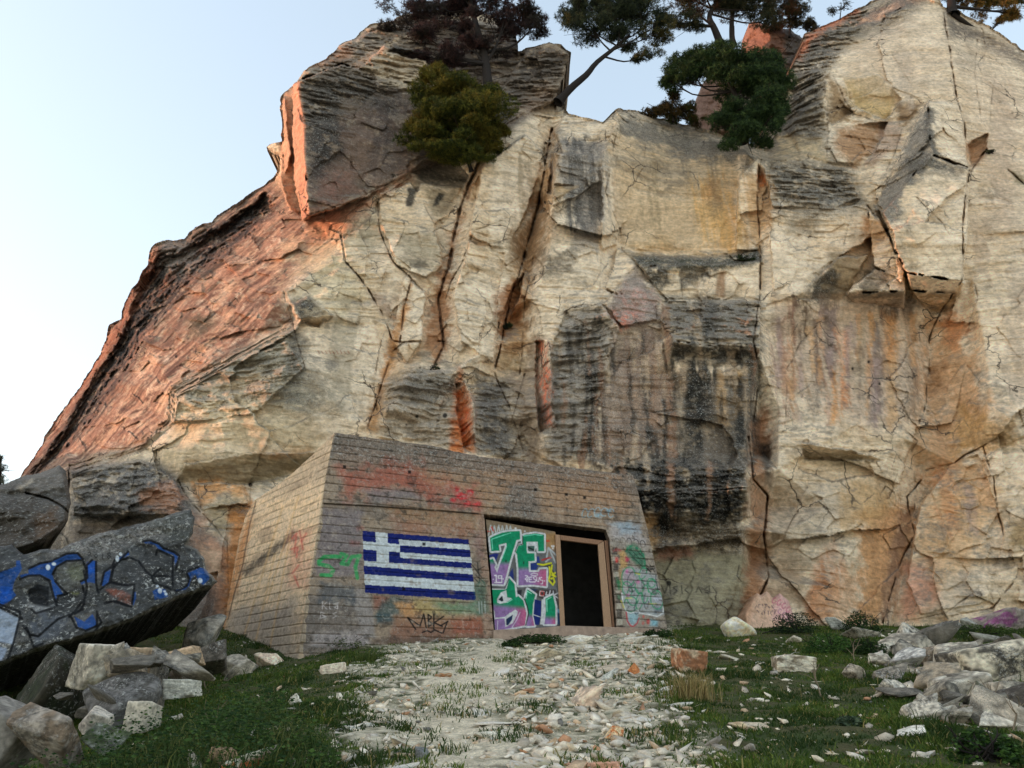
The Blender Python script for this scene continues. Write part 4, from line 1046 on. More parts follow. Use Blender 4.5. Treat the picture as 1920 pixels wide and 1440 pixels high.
def paint_front(gg, Pw, sd):
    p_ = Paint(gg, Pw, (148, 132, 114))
    gro, stp = boards(Pw, .2, 4)
    n2 = fbm(Pw[..., 0] / .12, Pw[..., 1] / .12, Pw[..., 2] / .12, 3, .6)
    nb = fbm(Pw[..., 0] / .9, Pw[..., 1] / .9, Pw[..., 2] / .22, 3, .55)
    p_.blend(sstep(.48, .62, nb) * .5, (156, 136, 114)); p_.blend(sstep(.46, .34, nb) * .5, (96, 86, 78)); p_.spk[:] = .22
    put = p_.put
    for k_ in range(26):
        xa = 610 + (k_ * 97) % 600; ya = 830 + (xa - 627) * .14 + (k_ * 53) % 90
        put([(xa - 4, ya), (xa + 5, ya), (xa + 4, ya + 60 + (k_ * 31) % 80), (xa - 3, ya + 60)], ((74, 68, 62), (150, 138, 124), (92, 80, 70))[k_ % 3], .55, 5, 1.2, 'streak')
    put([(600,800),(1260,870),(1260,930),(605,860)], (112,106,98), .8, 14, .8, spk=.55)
    put([(640,820),(1190,885),(1200,940),(620,890)], (140,116,98), .5, 18, .8, 'strat')
    put([(640,880),(760,875),(840,900),(820,930),(650,925)], (160,88,70), .8, 22, 1.0)
    put([(790,890),(1150,905),(1180,960),(900,960)], (168,130,96), .6, 22, .9, 'strat')
    put([(960,900),(1010,900),(1010,970),(940,965)], (112,106,100), .7, 14, .8, spk=.6)
    put([(680,920),(770,915),(790,935),(700,945)], (124,116,116), .8, 8, .5)
    put([(845,910),(890,912),(900,960),(850,950)], (170,84,76), .6, 14, .9)
    put([(600,950),(680,955),(680,1080),(590,1080)], (120,112,114), .8, 10, .6)
    put([(720,950),(890,965),(895,1000),(760,990)], (158,126,94), .7, 14, .7)
    put([(740,970),(880,985),(880,1010),(740,1000)], (150,106,88), .6, 14, .9)
    put([(565,1120),(700,1120),(700,1225),(555,1230)], (112,104,98), .8, 14, .7, spk=.3)
    put([(600,1090),(670,1095),(670,1130),(600,1130)], (66,78,88), .7, 8, .9)
    put([(668,1100),(690,1105),(700,1150),(705,1200),(680,1195),(668,1140)], (150,142,136), .85, 4, .5)
    put([(700,1115),(730,1120),(715,1145),(700,1140)], (142,96,80), .8, 4, .6)
    put([(715,1130),(740,1118),(772,1126),(760,1150),(700,1160)], (56,82,82), .75, 5, .8)
    put([(735,1130),(800,1122),(820,1150),(760,1160)], (190,140,88), .8, 6, .6)
    put([(705,1150),(735,1150),(738,1165),(705,1170)], (64,84,88), .8, 4, .6)
    put([(770,1118),(860,1128),(880,1150),(820,1160),(770,1145)], (160,150,104), .7, 8, .8, spk=.2)
    put([(820,1130),(890,1130),(900,1150),(840,1150)], (86,132,104), .7, 8, .7)
    put([(740,1155),(900,1155),(905,1180),(740,1185)], (158,120,92), .8, 8, .6)
    put([(740,1170),(905,1175),(915,1205),(730,1205)], (134,98,80), .85, 8, .6)
    put([(845,1165),(900,1160),(902,1185),(850,1188)], (150,86,66), .7, 5, .7)
    put([(700,1195),(910,1195),(915,1210),(690,1212)], (88,72,62), .7, 6, .7)
    put([(590,1190),(690,1180),(700,1210),(580,1215)], (170,160,156), .7, 6, .9, spk=.4)
    put([(894,960),(910,962),(928,1190),(910,1195)], (158,130,110), .8, 3, .5)
    # band above the long ledge, bright spots of old paint
    for cx, cy, r in ((866,930,9),(882,922,6),(850,938,6),(895,945,6),(858,918,4),(876,945,5)):
        put(ell(cx, cy, r, r * .7), (190,40,52), .8, 3, 1.0)
    put(ell(676, 990, 8, 6), (170,84,74), .6, 5, .8); put(ell(665, 1018, 7, 5), (164,92,88), .6, 5, .8)
    p_.line(z5([(440,475),(380,470),(270,475),(215,520),(215,550),(320,575),(365,615),(340,670),(240,668)]), 7.5, (44,150,84), .9, 1.2)
    p_.line(z5([(450,440),(510,460),(470,520),(450,545),(520,555),(560,475),(650,462),(628,500),(600,580),(622,700)]), 7, (44,150,84), .85, 1.2)
    for s_ in ([(255,950),(248,1030)],[(300,952),(260,990),(300,1030)],[(328,960),(328,1025),(352,1025)],[(420,962),(365,975),(415,985),(412,1025),(380,1012),(415,990)],
               [(235,1060),(228,1120)],[(235,1060),(275,1072),(242,1088),(288,1108),(228,1125)],[(402,1060),(362,1080),(402,1100),(362,1122)]):
        p_.line(z5(s_), 1.3, (196,188,184), .85, .6)
    for s_ in ([(1155,1120),(1240,1243)],[(1155,1120),(1285,1205),(1325,1080),(1350,1225)],[(1370,1085),(1376,1215)],[(1370,1085),(1408,1112),(1374,1150),(1414,1182),(1376,1215)],[(1432,1080),(1430,1237)],[(1535,1105),(1436,1172),(1520,1210)],[(1580,1158),(1500,1205)],[(1575,1160),(1530,1280)],[(1310,1275),(1360,1256),(1400,1275),(1440,1248),(1515,1282)]):
        p_.line(z5(s_), 3.0, (20,20,22), .95, .6)
    p_.line(z5([(990,1085),(960,1120),(910,1130),(880,1100),(900,1090)]), 1.6, (150,150,140), .6, .6)
    p_.line(z5([(1080,1090),(1030,1110),(1040,1140),(1080,1130)]), 1.6, (96,70,60), .6, .6)
    # flag: white cross on blue, nine stripes, hand painted
    hu, hv = homog([(679.5, 995.4), (879, 1011.5), (892.3, 1125.8), (684.5, 1111.4)])(gg.PX, gg.PY)
    wob = .010 * (n2 - .5) * 2
    fu = hu + wob; fv = hv + wob
    fl = (fu > 0) & (fu < 1) & (fv > 0) & (fv < 1)
    left = fu < .36
    edges_r = [0, .085, .175, .305, .395, .485, .585, .70, .86, 1.0]
    edges_l = [0, .10, .20, .31, .40, .495, .575, .71, .87, 1.0]
    tt = np.clip(fu, 0, 1)
    white = np.zeros(fu.shape, bool)
    for i in range(1, 9, 2):
        a_ = edges_l[i] + (edges_r[i] - edges_l[i]) * tt; b_ = edges_l[i + 1] + (edges_r[i + 1] - edges_l[i + 1]) * tt
        white |= (fv > a_) & (fv < b_)
    cant = (fu < .338) & (fv < .495)
    cross = ((fu > .12) & (fu < .232)) | ((fv > .175) & (fv < .305))
    white = np.where(cant, cross, white)
    white |= (fv > .495) & (fv < .575) & (fu < .36)
    fcol = np.where(white[..., None], lin((188, 196, 198)), lin((14, 28, 98)))
    wear = sstep(.62, .72, n2) * .5 * white + sstep(.66, .76, p_.mid) * .35
    fa = np.where(fl, 1.0 - wear, 0)[..., None]
    p_.rgb = p_.rgb * (1 - fa) + fcol * fa
    p_.spk = np.where(fl, .06, p_.spk)
    # tags between flag and opening, and above the opening
    put([(884,1000),(905,1000),(910,1050),(893,1050)], (140,110,106), .6, 6, .8)
    for s_ in ([(886,1060),(905,1085),(893,1070),(908,1062)],[(890,1085),(906,1100)],[(895,1055),(900,1095)],[(888,1075),(908,1092)]):
        p_.line(s_, 2.2, (30,32,32), .8, .7)
    put([(893,1095),(912,1090),(918,1150),(896,1150)], (60,104,88), .7, 6, .8)
    for x_ in (898,903,909): p_.line([(x_,1128),(x_+1,1150)], 1.5, (190,196,192), .7, .7)
    for k_, (cx, cy, rx, ry, ro) in enumerate(((1096,962,4,9,20),(1108,962,5,9,30),(1120,960,5,9,15),(1133,960,6,8,30),(1146,962,5,8,10))):
        p_.line(ell(cx, cy, rx, ry, ro, 16, 30, 330), 1.7, (140,170,180), .8, .7)
    for cx, cy, r in ((1122,966,7),(1140,958,6),(1178,985,8),(1150,984,7)):
        put(ell(cx, cy, r, r * .6), (120,168,186), .6, 4, .9)
    put([(1138,978),(1200,982),(1210,1010),(1215,1040),(1150,1020),(1142,1000)], (176,170,168), .75, 8, .6)
    put([(1160,980),(1200,984),(1204,1000),(1165,998)], (130,160,178), .5, 6, .9)
    for x_, y_ in ((1157,1016),(1168,1015),(1180,1016),(1193,1018),(1205,1020)):
        p_.line(ell(x_, y_, 4.5, 7, -15), 1.8, (34,34,36), .85, .6)
        p_.line([(x_-3,y_+6),(x_+3,y_+16)], 1.6, (40,40,40), .7, .6)
    # right-hand pier: broken edge blocks, layered throw-ups
    put([(1148,1010),(1225,1030),(1255,1190),(1158,1190)], (150,140,126), .7, 6, .6)
    for i, y_ in enumerate(range(1026, 1180, 15)):
        x_ = 1147 + (y_ - 1010) * .075
        put([(x_,y_),(x_+9,y_),(x_+9,y_+11),(x_,y_+11)], (176,168,150) if i % 2 else (60,52,44), .85, 1.5, .5)
        put([(x_-1,y_+11),(x_+10,y_+11),(x_+10,y_+14),(x_,y_+14)], (44,38,34), .8, 1.2, .4)
    put([(1160,1035),(1172,1030),(1178,1075),(1164,1110)], (190,150,90), .8, 4, .7)
    put(zC([(280,850),(420,860),(430,900),(290,900)]), (170,60,60), .7, 3, .9); put(zC([(320,990),(390,1000),(370,1110),(335,1110)]), (200,36,36), .85, 2.5, .6)
    put(zC([(510,1000),(580,1020),(560,1090),(510,1080)]), (176,34,80), .85, 2.5, .6)
    put(zC([(540,820),(640,790),(760,870),(850,980),(860,1220),(760,1180),(600,1020),(520,920)]), (34,112,84), .8, 4, .8)
    p_.line(zC([(515,900),(560,820),(640,800),(740,860),(830,960),(860,1100),(850,1210)]), 3, (40,128,92), .9, .8)
    for s_ in ([(560,900),(760,1120)],[(600,860),(800,1080)],[(620,1000),(820,1180)],[(660,840),(840,1010)]): p_.line(zC(s_), 1.2, (24,50,44), .8, .6)
    put(zD([(450,60),(660,40),(860,90),(1050,160),(1110,420),(1190,560),(1200,880),(1060,920),(800,860),(740,900),(720,1060),(620,1090),(550,1040),(520,820),(440,600),(450,300)]), (158,164,164), .9, 4, .4)
    put(zD([(480,100),(640,80),(680,260),(560,460),(490,300)]), (168,150,158), .7, 4, .6); put(zD([(1010,540),(1150,560),(1150,680),(1030,640)]), (180,184,196), .8, 3, .5)
    put(zD([(550,860),(720,860),(740,960),(640,1080),(560,1020)]), (140,176,184), .8, 3, .5); put(zD([(960,980),(1080,1010),(1080,1090),(960,1090)]), (120,176,190), .75, 3, .6)
    put(zD([(1010,740),(1150,740),(1160,850),(1030,860)]), (80,92,104), .7, 3, .8)
    gcol = (46,140,96)
    for e_ in ((560,200,120,170,10),(540,420,90,130,-10),(640,560,110,160,0),(600,700,120,140,10),(760,380,80,130,0),(990,380,90,150,-15),(980,330,60,70,0),(860,520,60,160,5),(1070,620,110,170,-10),(760,640,60,150,10),(820,140,60,110,20)):
        cx, cy, rx, ry, ro = e_
        p_.line(np.array(zD(ell(cx, cy, rx, ry, ro, 26, 20, 345))), 2.2, gcol, .85, .7)
    for e_ in ((620,250,70,150,20),(880,640,40,140,0),(720,760,50,120,10),(620,420,60,60,0),(1090,300,30,140,-10)):
        cx, cy, rx, ry, ro = e_
        p_.line(np.array(zD(ell(cx, cy, rx, ry, ro, 20, 0, 250))), 1.8, (60,66,76), .8, .7)
    p_.line(zD([(440,500),(470,700),(520,830),(600,860),(740,820),(760,860),(960,890),(1080,920),(1180,860),(1200,700)]), 2.0, (214,216,214), .85, .7)
    p_.line(zD([(520,840),(540,1000),(600,1090),(650,1100),(720,1040),(750,950)]), 2.4, (176,34,54), .85, .8)
    for cx, cy, rx, ry in ((830,920,12,18),(820,1040,18,28),(915,1010,26,44)): put(zD(ell(cx, cy, rx, ry)), (190,40,40), .85, 2, .5)
    p_.line(zD([(430,640),(480,760)]), 2.4, (206,196,60), .8, .8); p_.line(zD([(690,140),(760,160)]), 2.4, (206,206,60), .8, .8); p_.line(zD([(510,590),(620,590)]), 2, (206,206,80), .7, .8); p_.line(zD([(930,690),(1060,690)]), 1.8, (190,190,80), .7, .8)
    put(zD([(350,220),(430,300),(420,440),(360,460)]), (36,120,76), .8, 3, .8); put(zD([(355,520),(420,530),(400,610),(360,600)]), (36,120,76), .8, 3, .8)
    for cx, cy, rx, ry in ((530,110,22,36),(560,540,30,20),(740,300,26,26)): put(zD(ell(cx, cy, rx, ry)), (206,86,160), .7, 3, .7)
    for s_ in ([(880,0),(1000,80)],[(900,60),(1020,10)],[(880,40),(960,120)],[(950,0),(1030,110)],[(890,90),(1030,60)]): p_.line(zD(s_), 2.6, (26,26,26), .85, .7)
    # long ledge: the wall below it stands back; dark lip
    ledge = [(600,942),(700,948),(800,955),(905,964)]
    p_.line([(600,944),(700,949),(800,956),(896,963)], 3.2, (40,36,34), .8, 1.0)
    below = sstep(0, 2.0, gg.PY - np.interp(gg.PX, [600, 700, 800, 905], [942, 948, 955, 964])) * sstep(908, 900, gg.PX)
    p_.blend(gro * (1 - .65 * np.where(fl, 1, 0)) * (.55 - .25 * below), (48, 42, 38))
    pit = sstep(.60, .70, p_.fine) * (1 - .7 * np.where(fl, 1, 0)); p_.blend(pit * .6, (52, 48, 44))
    p_.blend(sstep(.40, .30, p_.fine) * .35 * ~fl, (176, 164, 148))
    for hx_, hy_ in ((646,875),(768,885),(795,1020),(757,1104),(1004,918),(1096,933),(1062,927)):
        put([(hx_-3,hy_-3),(hx_+3,hy_-2.5),(hx_+3,hy_+3),(hx_-3,hy_+3)], (12,11,10), .95, 1.0, .2, spk=0)
    dD = gro * .03 + stp * .012 + below * .06 + (n2 - .5) * .02 + (p_.mid - .5) * .05
    worn = sstep(.58, .7, p_.low) * (fbm(Pw[..., 0] / .2, Pw[..., 1] / .2, Pw[..., 2] / .2, 3) - .5) * .10
    dD = dD + worn * ~fl
    # crumbling arris at the opening's head
    return p_.rgba(), dD, [('painted_flag', fl)]

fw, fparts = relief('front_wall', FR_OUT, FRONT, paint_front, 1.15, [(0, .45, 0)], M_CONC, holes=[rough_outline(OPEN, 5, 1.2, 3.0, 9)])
for o_ in [fw] + fparts: keep_world(o_, BUNKER)
fparts[0]['label'] = 'blue and white striped flag with a white cross painted on the front wall'

def paint_side(gg, Pw, sd):
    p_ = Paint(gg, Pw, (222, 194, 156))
    gro, stp = boards(Pw, .2, 9)
    n2 = fbm(Pw[..., 0] / .12, Pw[..., 1] / .12, Pw[..., 2] / .12, 3, .6)
    nb = fbm(Pw[..., 0] / .9, Pw[..., 1] / .9, Pw[..., 2] / .22, 3, .55)
    p_.blend(sstep(.48, .62, nb) * .5, (206, 184, 156)); p_.blend(sstep(.46, .32, nb) * .55, (150, 126, 104))
    put = p_.put
    put([(430,1140),(560,1130),(560,1240),(400,1240)], (156,146,134), .75, 20, .6)
    put([(627,805),(560,880),(500,930),(620,900)], (168,150,128), .6, 14, .7)
    put([(450,1010),(478,930),(470,1000),(440,1120),(420,1180),(412,1180)], (196,130,72), .75, 6, .6)
    put([(455,1070),(500,1030),(552,996),(555,1006),(500,1050),(462,1082)], (66,58,50), .85, 5, .9, spk=.3)
    for xa, ya, xb, yb in ((530,950,452,1210),(560,930,500,1130),(515,1040,480,1200),(545,1000,505,1220)):
        p_.line([(xa,ya),(xb,yb)], 3.0, (204,166,112), .6, 2.0)
    for s_ in ([(548,1010),(556,1000),(552,1036)],[(562,996),(568,1030)],[(545,1030),(558,1026),(556,1045)],[(560,1060),(548,1075)],[(552,1080),(560,1100)],[(574,1000),(565,1015)]):
        p_.line(s_, 3.2, (196,66,60), .7, 1.8)
    put([(540,1000),(580,995),(575,1100),(540,1100)], (200,116,96), .3, 12, .9)
    p_.line([(480,940),(468,985),(455,1060),(440,1110),(428,1160)], 2.2, (70,54,42), .8, .9)
    p_.line([(628,812),(606,935),(598,990),(562,1222)], 4.0, (150,138,122), .7, 2.0)
    p_.blend(gro * .5, (84, 68, 54))
    p_.blend(sstep(.60, .70, p_.fine) * .45, (104, 88, 72))
    dD = gro * .04 + stp * .02 + (n2 - .5) * .03 + (p_.mid - .5) * .08
    return p_.rgba(), dD, None
SD_OUT = rough_outline([(628,811),(590,848),(548,888),(505,920),(478,938),(462,965),(448,1010),(436,1080),(425,1140),(408,1250),(540,1255),(560,1240),(562,1222),(580,1100),(598,990),(606,935),(612,890)], 5, 1.6, 5.0, 12)
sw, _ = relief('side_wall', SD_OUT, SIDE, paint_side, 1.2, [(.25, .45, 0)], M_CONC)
keep_world(sw, BUNKER)

def prism(name, poly, depth, thick, mat, parent, off=0.0):
    """flat outline in photo points lying on a wall plane, given real thickness behind it"""
    A = np.array(poly, float)
    Pf = at(A[:, 0], A[:, 1], depth(A[:, 0], A[:, 1], off))
    n_ = len(A)
    Vv = np.concatenate([Pf, Pf + np.array([0, thick, 0])])
    bm_f = [list(range(n_)), [n_ + i for i in range(n_)][::-1]] + [[i, n_ + i, n_ + (i + 1) % n_, (i + 1) % n_] for i in range(n_)]
    me = bpy.data.meshes.new(name); me.from_pydata([tuple(v) for v in Vv], [], bm_f); me.update()
    me.materials.append(mat)
    o = bpy.data.objects.new(name, me); COL.objects.link(o)
    m = o.modifiers.new('bevel', 'BEVEL'); m.width = .008; m.segments = 2
    if parent is not None: keep_world(o, parent)
    return o

M_WOOD = plain('weathered_door_timber', (150, 112, 86), .4, 9.0, .8, .4, (14, 14, .8))
M_WOOD2 = plain('pale_jamb_timber', (172, 136, 106), .35, 9.0, .8, .4, (14, 14, .8))
M_DARK_ROOM = plain('dark_interior', (52, 48, 44), .4, 3.0)  # darkness of the room put into the wall colour
M_SILL = plain('worn_concrete_sill', (164, 140, 122), .3, 6.0)
fr = empty('door_frame', (0, 0, 0), None, None); fr.parent = BUNKER; fr.location = tuple(at(1095, 1172, 20.5) - np.array(BUNKER.location))
FO = .10
def frame_piece(name, poly, mat, off, th):
    o = prism(name, poly, FRONT, th, mat, None, off)
    o.parent = fr
    o.data.transform(Matrix.Translation(-(BUNKER.location + fr.location)))
    return o
frame_piece('jamb', [(1041,1002),(1050,1003),(1060,1182),(1051,1182)], M_WOOD2, FO, .14)
frame_piece('jamb', [(1121,1021),(1132,1014.5),(1148,1182),(1133,1182)], M_WOOD2, FO, .14)
frame_piece('jamb', [(1133.2,1013),(1140,1013.5),(1153,1182),(1149,1182)], M_WOOD, FO + .04, .12)
frame_piece('head', [(1050.4,1003),(1131.5,1013.5),(1121,1020.8),(1050.8,1012)], M_WOOD, FO, .14)

# infill panel carrying the big lettering
def paint_panel(gg, Pw, sd):
    p_ = Paint(gg, Pw, (96, 96, 96))
    put = p_.put
    put([(905,970),(1050,990),(1050,1010),(905,1005)], (136,118,96), .9, 3, .4); put([(1022,1000),(1048,1000),(1052,1060),(1024,1040)], (160,124,80), .9, 3, .5)
    put([(1025,1030),(1058,1030),(1062,1120),(1030,1110)], (110,112,116), .7, 4, .6)
    W = (196, 198, 200); G = (16, 132, 92)
    for x_ in (916, 923, 931, 938, 946, 953): p_.line([(x_, 1004), (x_ + 4, 984 + (x_ % 3)), (x_ + 8, 1004)], 2.2, (190,196,198), .8, .7)
    p_.line(zA([(260,100),(300,180)]), 3, (190,50,50), .8, .8); p_.line(zA([(130,190),(230,200)]), 2.4, (190,60,60), .7, .8)
    for s_ in ([(1500,780),(1540,560),(1740,760)],[(1560,600),(1700,900)],[(1480,880),(1600,780)]): p_.line(zA(s_), 2.8, (176,182,186), .85, .8)
    p_.line(zA([(1400,840),(1520,800),(1590,790)]), 3, (180,40,44), .85, .8); p_.line(zA([(1490,410),(1550,410)]), 4, (190,60,40), .8, .8)
    for x_, y_ in ((800,130),(1010,195),(1620,530),(1660,530),(1640,575)): put(zA(ell(x_, y_, 20, 22)), (214,214,214), .9, 1.2, .2)
    Zf = zA([(225,345),(330,290),(500,225),(690,195),(893,190),(905,372),(820,392),(735,660),(660,910),(600,1150),(530,1392),(230,1370),(190,1130),(172,1000),(210,840),(290,815),(350,950),(320,1000),(385,1130),(440,960),(500,800),(600,540),(592,455),(420,500),(440,628),(255,640)])
    Ef = zA([(962,300),(1010,272),(1250,240),(1440,275),(1445,640),(1312,640),(1300,430),(1050,430),(1058,690),(1225,690),(1232,860),(1090,870),(1100,1112),(1320,1112),(1350,1050),(1490,1042),(1488,1430),(1180,1395),(865,1412),(865,1040),(830,700),(800,670),(862,520),(962,500)])
    Sf = zB([(235,310),(570,305),(600,280),(660,50),(775,180),(808,480),(860,450),(980,560),(1060,760),(1050,960),(1010,1110),(700,1170),(345,1240),(322,1000),(340,945),(335,800),(265,700)])
    U1 = zB([(1070,300),(1245,420),(1192,640),(1180,900),(1222,1120),(1050,1125),(1088,850),(1012,520)])
    U2 = zB([(1470,510),(1640,430),(1700,700),(1695,1080),(1450,1085),(1480,800)])
    put(zA([(330,690),(420,700),(360,860),(280,760),(180,800),(160,750)]), (28,42,120), .95, .8, .1)
    put(zA([(1240,760),(1330,760),(1350,900),(1250,1090),(1110,1100),(1110,930)]), (32,52,120), .95, 1.2, .2)
    put(zA([(680,1110),(740,1020),(770,1340),(660,1200)]), (28,44,110), .95, 1, .2)
    put(zB([(820,330),(950,300),(930,440),(820,430)]), (34,36,44), .9, 1, .2)
    put(zB([(1080,270),(1300,300),(1230,380)]), (30,50,84), .9, 1, .2); put(zB([(1250,320),(1700,300),(1760,640),(1640,420),(1380,520),(1250,440)]), (56,44,44), .85, 2, .4)
    put(zB([(1690,680),(1830,820),(1830,1090),(1700,1090)]), (40,70,110), .9, 1.2, .2); put(zB([(1710,700),(1800,770),(1810,860),(1710,780)]), (130,176,206), .9, 1, .2)
    p_.line(zB([(1440,350),(1350,340),(1340,440),(1430,450)]), 1.8, (214,200,200), .9, .6); p_.line(zB(ell(1400, 390, 40, 50)), 2, (190,50,50), .7, .6)
    p_.line(zB([(1500,360),(1480,430),(1560,420),(1580,330)]), 1.8, (200,200,204), .9, .6); p_.line(zB([(1650,340),(1650,480)]), 1.8, (210,210,214), .9, .6); p_.line(zB([(1760,380),(1660,430),(1760,500)]), 1.8, (210,210,214), .9, .6)
    put(zA([(1290,930),(1620,900),(1650,1060),(1700,1180),(1690,1390),(1640,1420),(1540,1310),(1540,1040)]), (66,66,54), .9, 2, .3)
    for s_ in ([(1300,930),(1420,950),(1540,920),(1600,910)],[(1560,1000),(1580,1150),(1540,1300)],[(1620,960),(1600,1100),(1680,1200)],[(1690,1130),(1620,1180),(1700,1210)],[(1600,1260),(1650,1240),(1680,1330),(1640,1400),(1560,1310)]):
        p_.line(zA(s_), 3.2, (202,200,40), .92, .7)
    for F_ in (Sf, U1, U2, Ef, Zf):
        d = gg.sdf(F_, 10)
        p_.blend(sstep(4.6, 3.6, d + np.maximum(0, 0)) * .35, (26, 26, 28))
        p_.blend(sstep(3.9, 3.2, d), W)
        fy = gg.PY; fxx = gg.PX
        top = F_ is Zf or F_ is Ef
        gy = (1055 + (1065 - 1055) * (F_ is Ef)) if top else (1137 if F_ is Sf else 1150)
        t_ = sstep(gy - 5, gy + 7, fy + .25 * (fxx - 960) * (0 if top else -.4))
        pur = lin((140,110,158)); pink = lin((178,92,128))
        x0, x1 = min(q[0] for q in F_), max(q[0] for q in F_)
        s2 = sstep(x0 + .45 * (x1 - x0), x1, fxx)
        pc = pur + (pink - pur) * s2[..., None]
        fc = lin(G) * (1 - t_[..., None]) + pc * t_[..., None]
        a_ = sstep(.5, -.3, d)[..., None]
        p_.rgb = p_.rgb * (1 - a_) + fc * a_
    # counters and highlights
    put(zA([(1075,525),(1225,525),(1225,630),(1075,630)]), (70,100,92), .95, .6, .1); p_.line(zA([(1090,560),(1200,610)]), 3, (20,20,20), .9, .6)
    put(zA([(1045,435),(1300,435),(1300,450),(1240,640),(1220,640),(1230,520),(1070,520),(1070,640),(1055,640)]), W, .95, .5, .0)
    put(zB([(590,320),(470,370),(385,520),(388,600),(450,625),(590,600),(720,500),(612,482)]), W, 1, .6, 0); put(zB([(500,440),(412,530),(490,578),(530,560)]), (32,38,44), 1, .6, 0)
    put(zB([(800,755),(850,800),(840,860),(740,1060),(570,1150),(552,960),(620,880),(770,770)]), W, 1, .6, 0); put(zB([(740,868),(588,970),(590,1100),(630,1112),(720,990)]), (28,46,80), 1, .6, 0)
    p_.line(zB([(340,955),(560,935),(680,840)]), 2.4, W, 1, .5)
    put(zB([(1230,520),(1380,565),(1372,900),(1330,1100),(1240,1100),(1200,900)]), (24,40,104), 1, .6, 0); put(zB([(1200,860),(1372,920),(1372,935),(1200,880)]), W, .9, .4, 0)
    put(zB([(1390,530),(1470,510),(1480,800),(1450,1088),(1350,1088),(1378,880)]), W, 1, .6, 0)
    for s_ in ([(270,370),(560,270),(690,230)],[(265,380),(285,600)],[(980,300),(1230,265),(1400,290)],[(600,540),(500,800)]): p_.line(zA(s_), 1.4, (120,220,190), .9, .5)
    for s_ in ([(1060,340),(1040,500)],[(1060,340),(1160,400)],[(1500,530),(1600,480)],[(1500,540),(1510,800)],[(610,600),(720,530)]): p_.line(zB(s_), 1.4, (150,226,200), .9, .5)
    for s_ in ([(900,820),(830,980),(720,1160)],[(400,1010),(390,1230)]): p_.line(zB(s_), 1.4, (208,200,216), .9, .5)
    p_.line(zB([(1000,520),(1070,700),(1090,860),(1030,1110)]), 2.2, (30,28,34), .9, .5)
    for s_ in ([(845,500),(945,490)],[(845,500),(790,650)],[(960,300),(960,480)]): p_.line(zA(s_), 1.8, (26,24,28), .9, .5)
    p_.line(zB([(230,270),(560,280),(650,60)]), 1.8, (26,26,28), .9, .5)
    WT = (222, 216, 224)
    def wr(ss, wd=1.5):
        for s_ in ss: p_.line(zA(s_), wd, WT, .95, .45)
    wr([[(330,1190),(365,1180),(365,1350)],[(330,1345),(400,1345)]], 2.0)
    wr([[(480,1250),(410,1250),(410,1195),(490,1195),(490,1345),(420,1345)]], 2.0)
    for x_, y_ in ((300,1275),(520,1265),(1020,1270),(1450,1310)): put(zA(ell(x_, y_, 13, 13)), WT, .95, .6, 0)
    wr([[(1020,1190),(1075,1200),(1030,1260),(1060,1330)],[(1060,1330),(1085,1220)]], 1.5)
    wr([[(1170,1220),(1110,1230),(1100,1330),(1180,1335)],[(1105,1280),(1160,1275)]], 1.4)
    wr([[(1260,1210),(1200,1225),(1215,1270),(1260,1290),(1240,1335),(1190,1330)]], 1.4)
    wr([[(1280,1225),(1275,1310),(1320,1325),(1335,1225)]], 1.4)
    wr([[(1390,1230),(1345,1250),(1360,1290),(1415,1300),(1405,1375),(1360,1380)]], 1.4)
    wr([[(1140,1160),(1200,1135),(1290,1150),(1300,1180),(1220,1190),(1150,1180)]], 1.2)
    for x_, y_ in ((585,865),(985,905)): put(zA([(x_-14,y_-30),(x_+14,y_-30),(x_+10,y_+30),(x_-14,y_+25)]), (30,34,36), .9, .7, .1)
    p_.spk *= 0
    n2 = fbm(Pw[..., 0] / .15, Pw[..., 1] / .15, Pw[..., 2] / .15, 3, .6)
    dD = (n2 - .5) * .015
    return p_.rgba((1.02, .99, .96)), dD, None
PN_OUT = rough_outline([(911,974),(1041,997),(1042.5,1006),(1052,1120),(1055,1178),(1000,1180),(929,1195),(922,1090)], 5, .6, 1.0, 8)
pn, _ = relief('infill_panel', PN_OUT, lambda a, b: FRONT(a, b, .16), paint_panel, .9, [(0, .12, 0)], M_CONC)
keep_world(pn, BUNKER); pn['label'] = 'flat infill panel with big green and purple graffiti letters outlined in white'

# sill and dark room behind
prism('sill', [(925,1181),(1000,1178),(1060,1173),(1160,1176),(1244,1180),(1244,1196),(925,1206)], FRONT, .5, M_SILL, BUNKER, -.12)
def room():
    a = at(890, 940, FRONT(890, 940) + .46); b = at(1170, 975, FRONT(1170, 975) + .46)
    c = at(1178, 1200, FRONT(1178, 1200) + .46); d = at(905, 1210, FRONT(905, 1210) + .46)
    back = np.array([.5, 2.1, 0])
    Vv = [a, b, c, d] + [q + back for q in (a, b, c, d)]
    return new_mesh('room_lining', np.array(Vv), np.array([[0, 1, 5, 4], [1, 2, 6, 5], [2, 3, 7, 6], [3, 0, 4, 7], [4, 5, 6, 7]]), M_DARK_ROOM, None, False)
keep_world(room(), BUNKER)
def roof():
    xs_ = [(628, 812), (800, 835), (1000, 869), (1186, 892)]
    top = np.array([at(x_, y_, FRONT(x_, y_)) for x_, y_ in xs_]) - np.array([0, -.46, .02])
    bk = top + np.array([.4, 5.0, .25]); lo = top - np.array([0, 0, .35]); lob = bk - np.array([0, 0, .35])
    n_ = len(xs_); Vv = np.concatenate([top, bk, lo, lob]); Fq = []
    for i in range(n_ - 1):
        Fq += [[i, i + 1, n_ + i + 1, n_ + i], [2 * n_ + i, 3 * n_ + i, 3 * n_ + i + 1, 2 * n_ + i + 1], [i, 2 * n_ + i, 2 * n_ + i + 1, i + 1]]
    return new_mesh('roof', Vv, np.array(Fq), plain('roof_concrete', (130, 122, 112)), None, False)
keep_world(roof(), BUNKER)
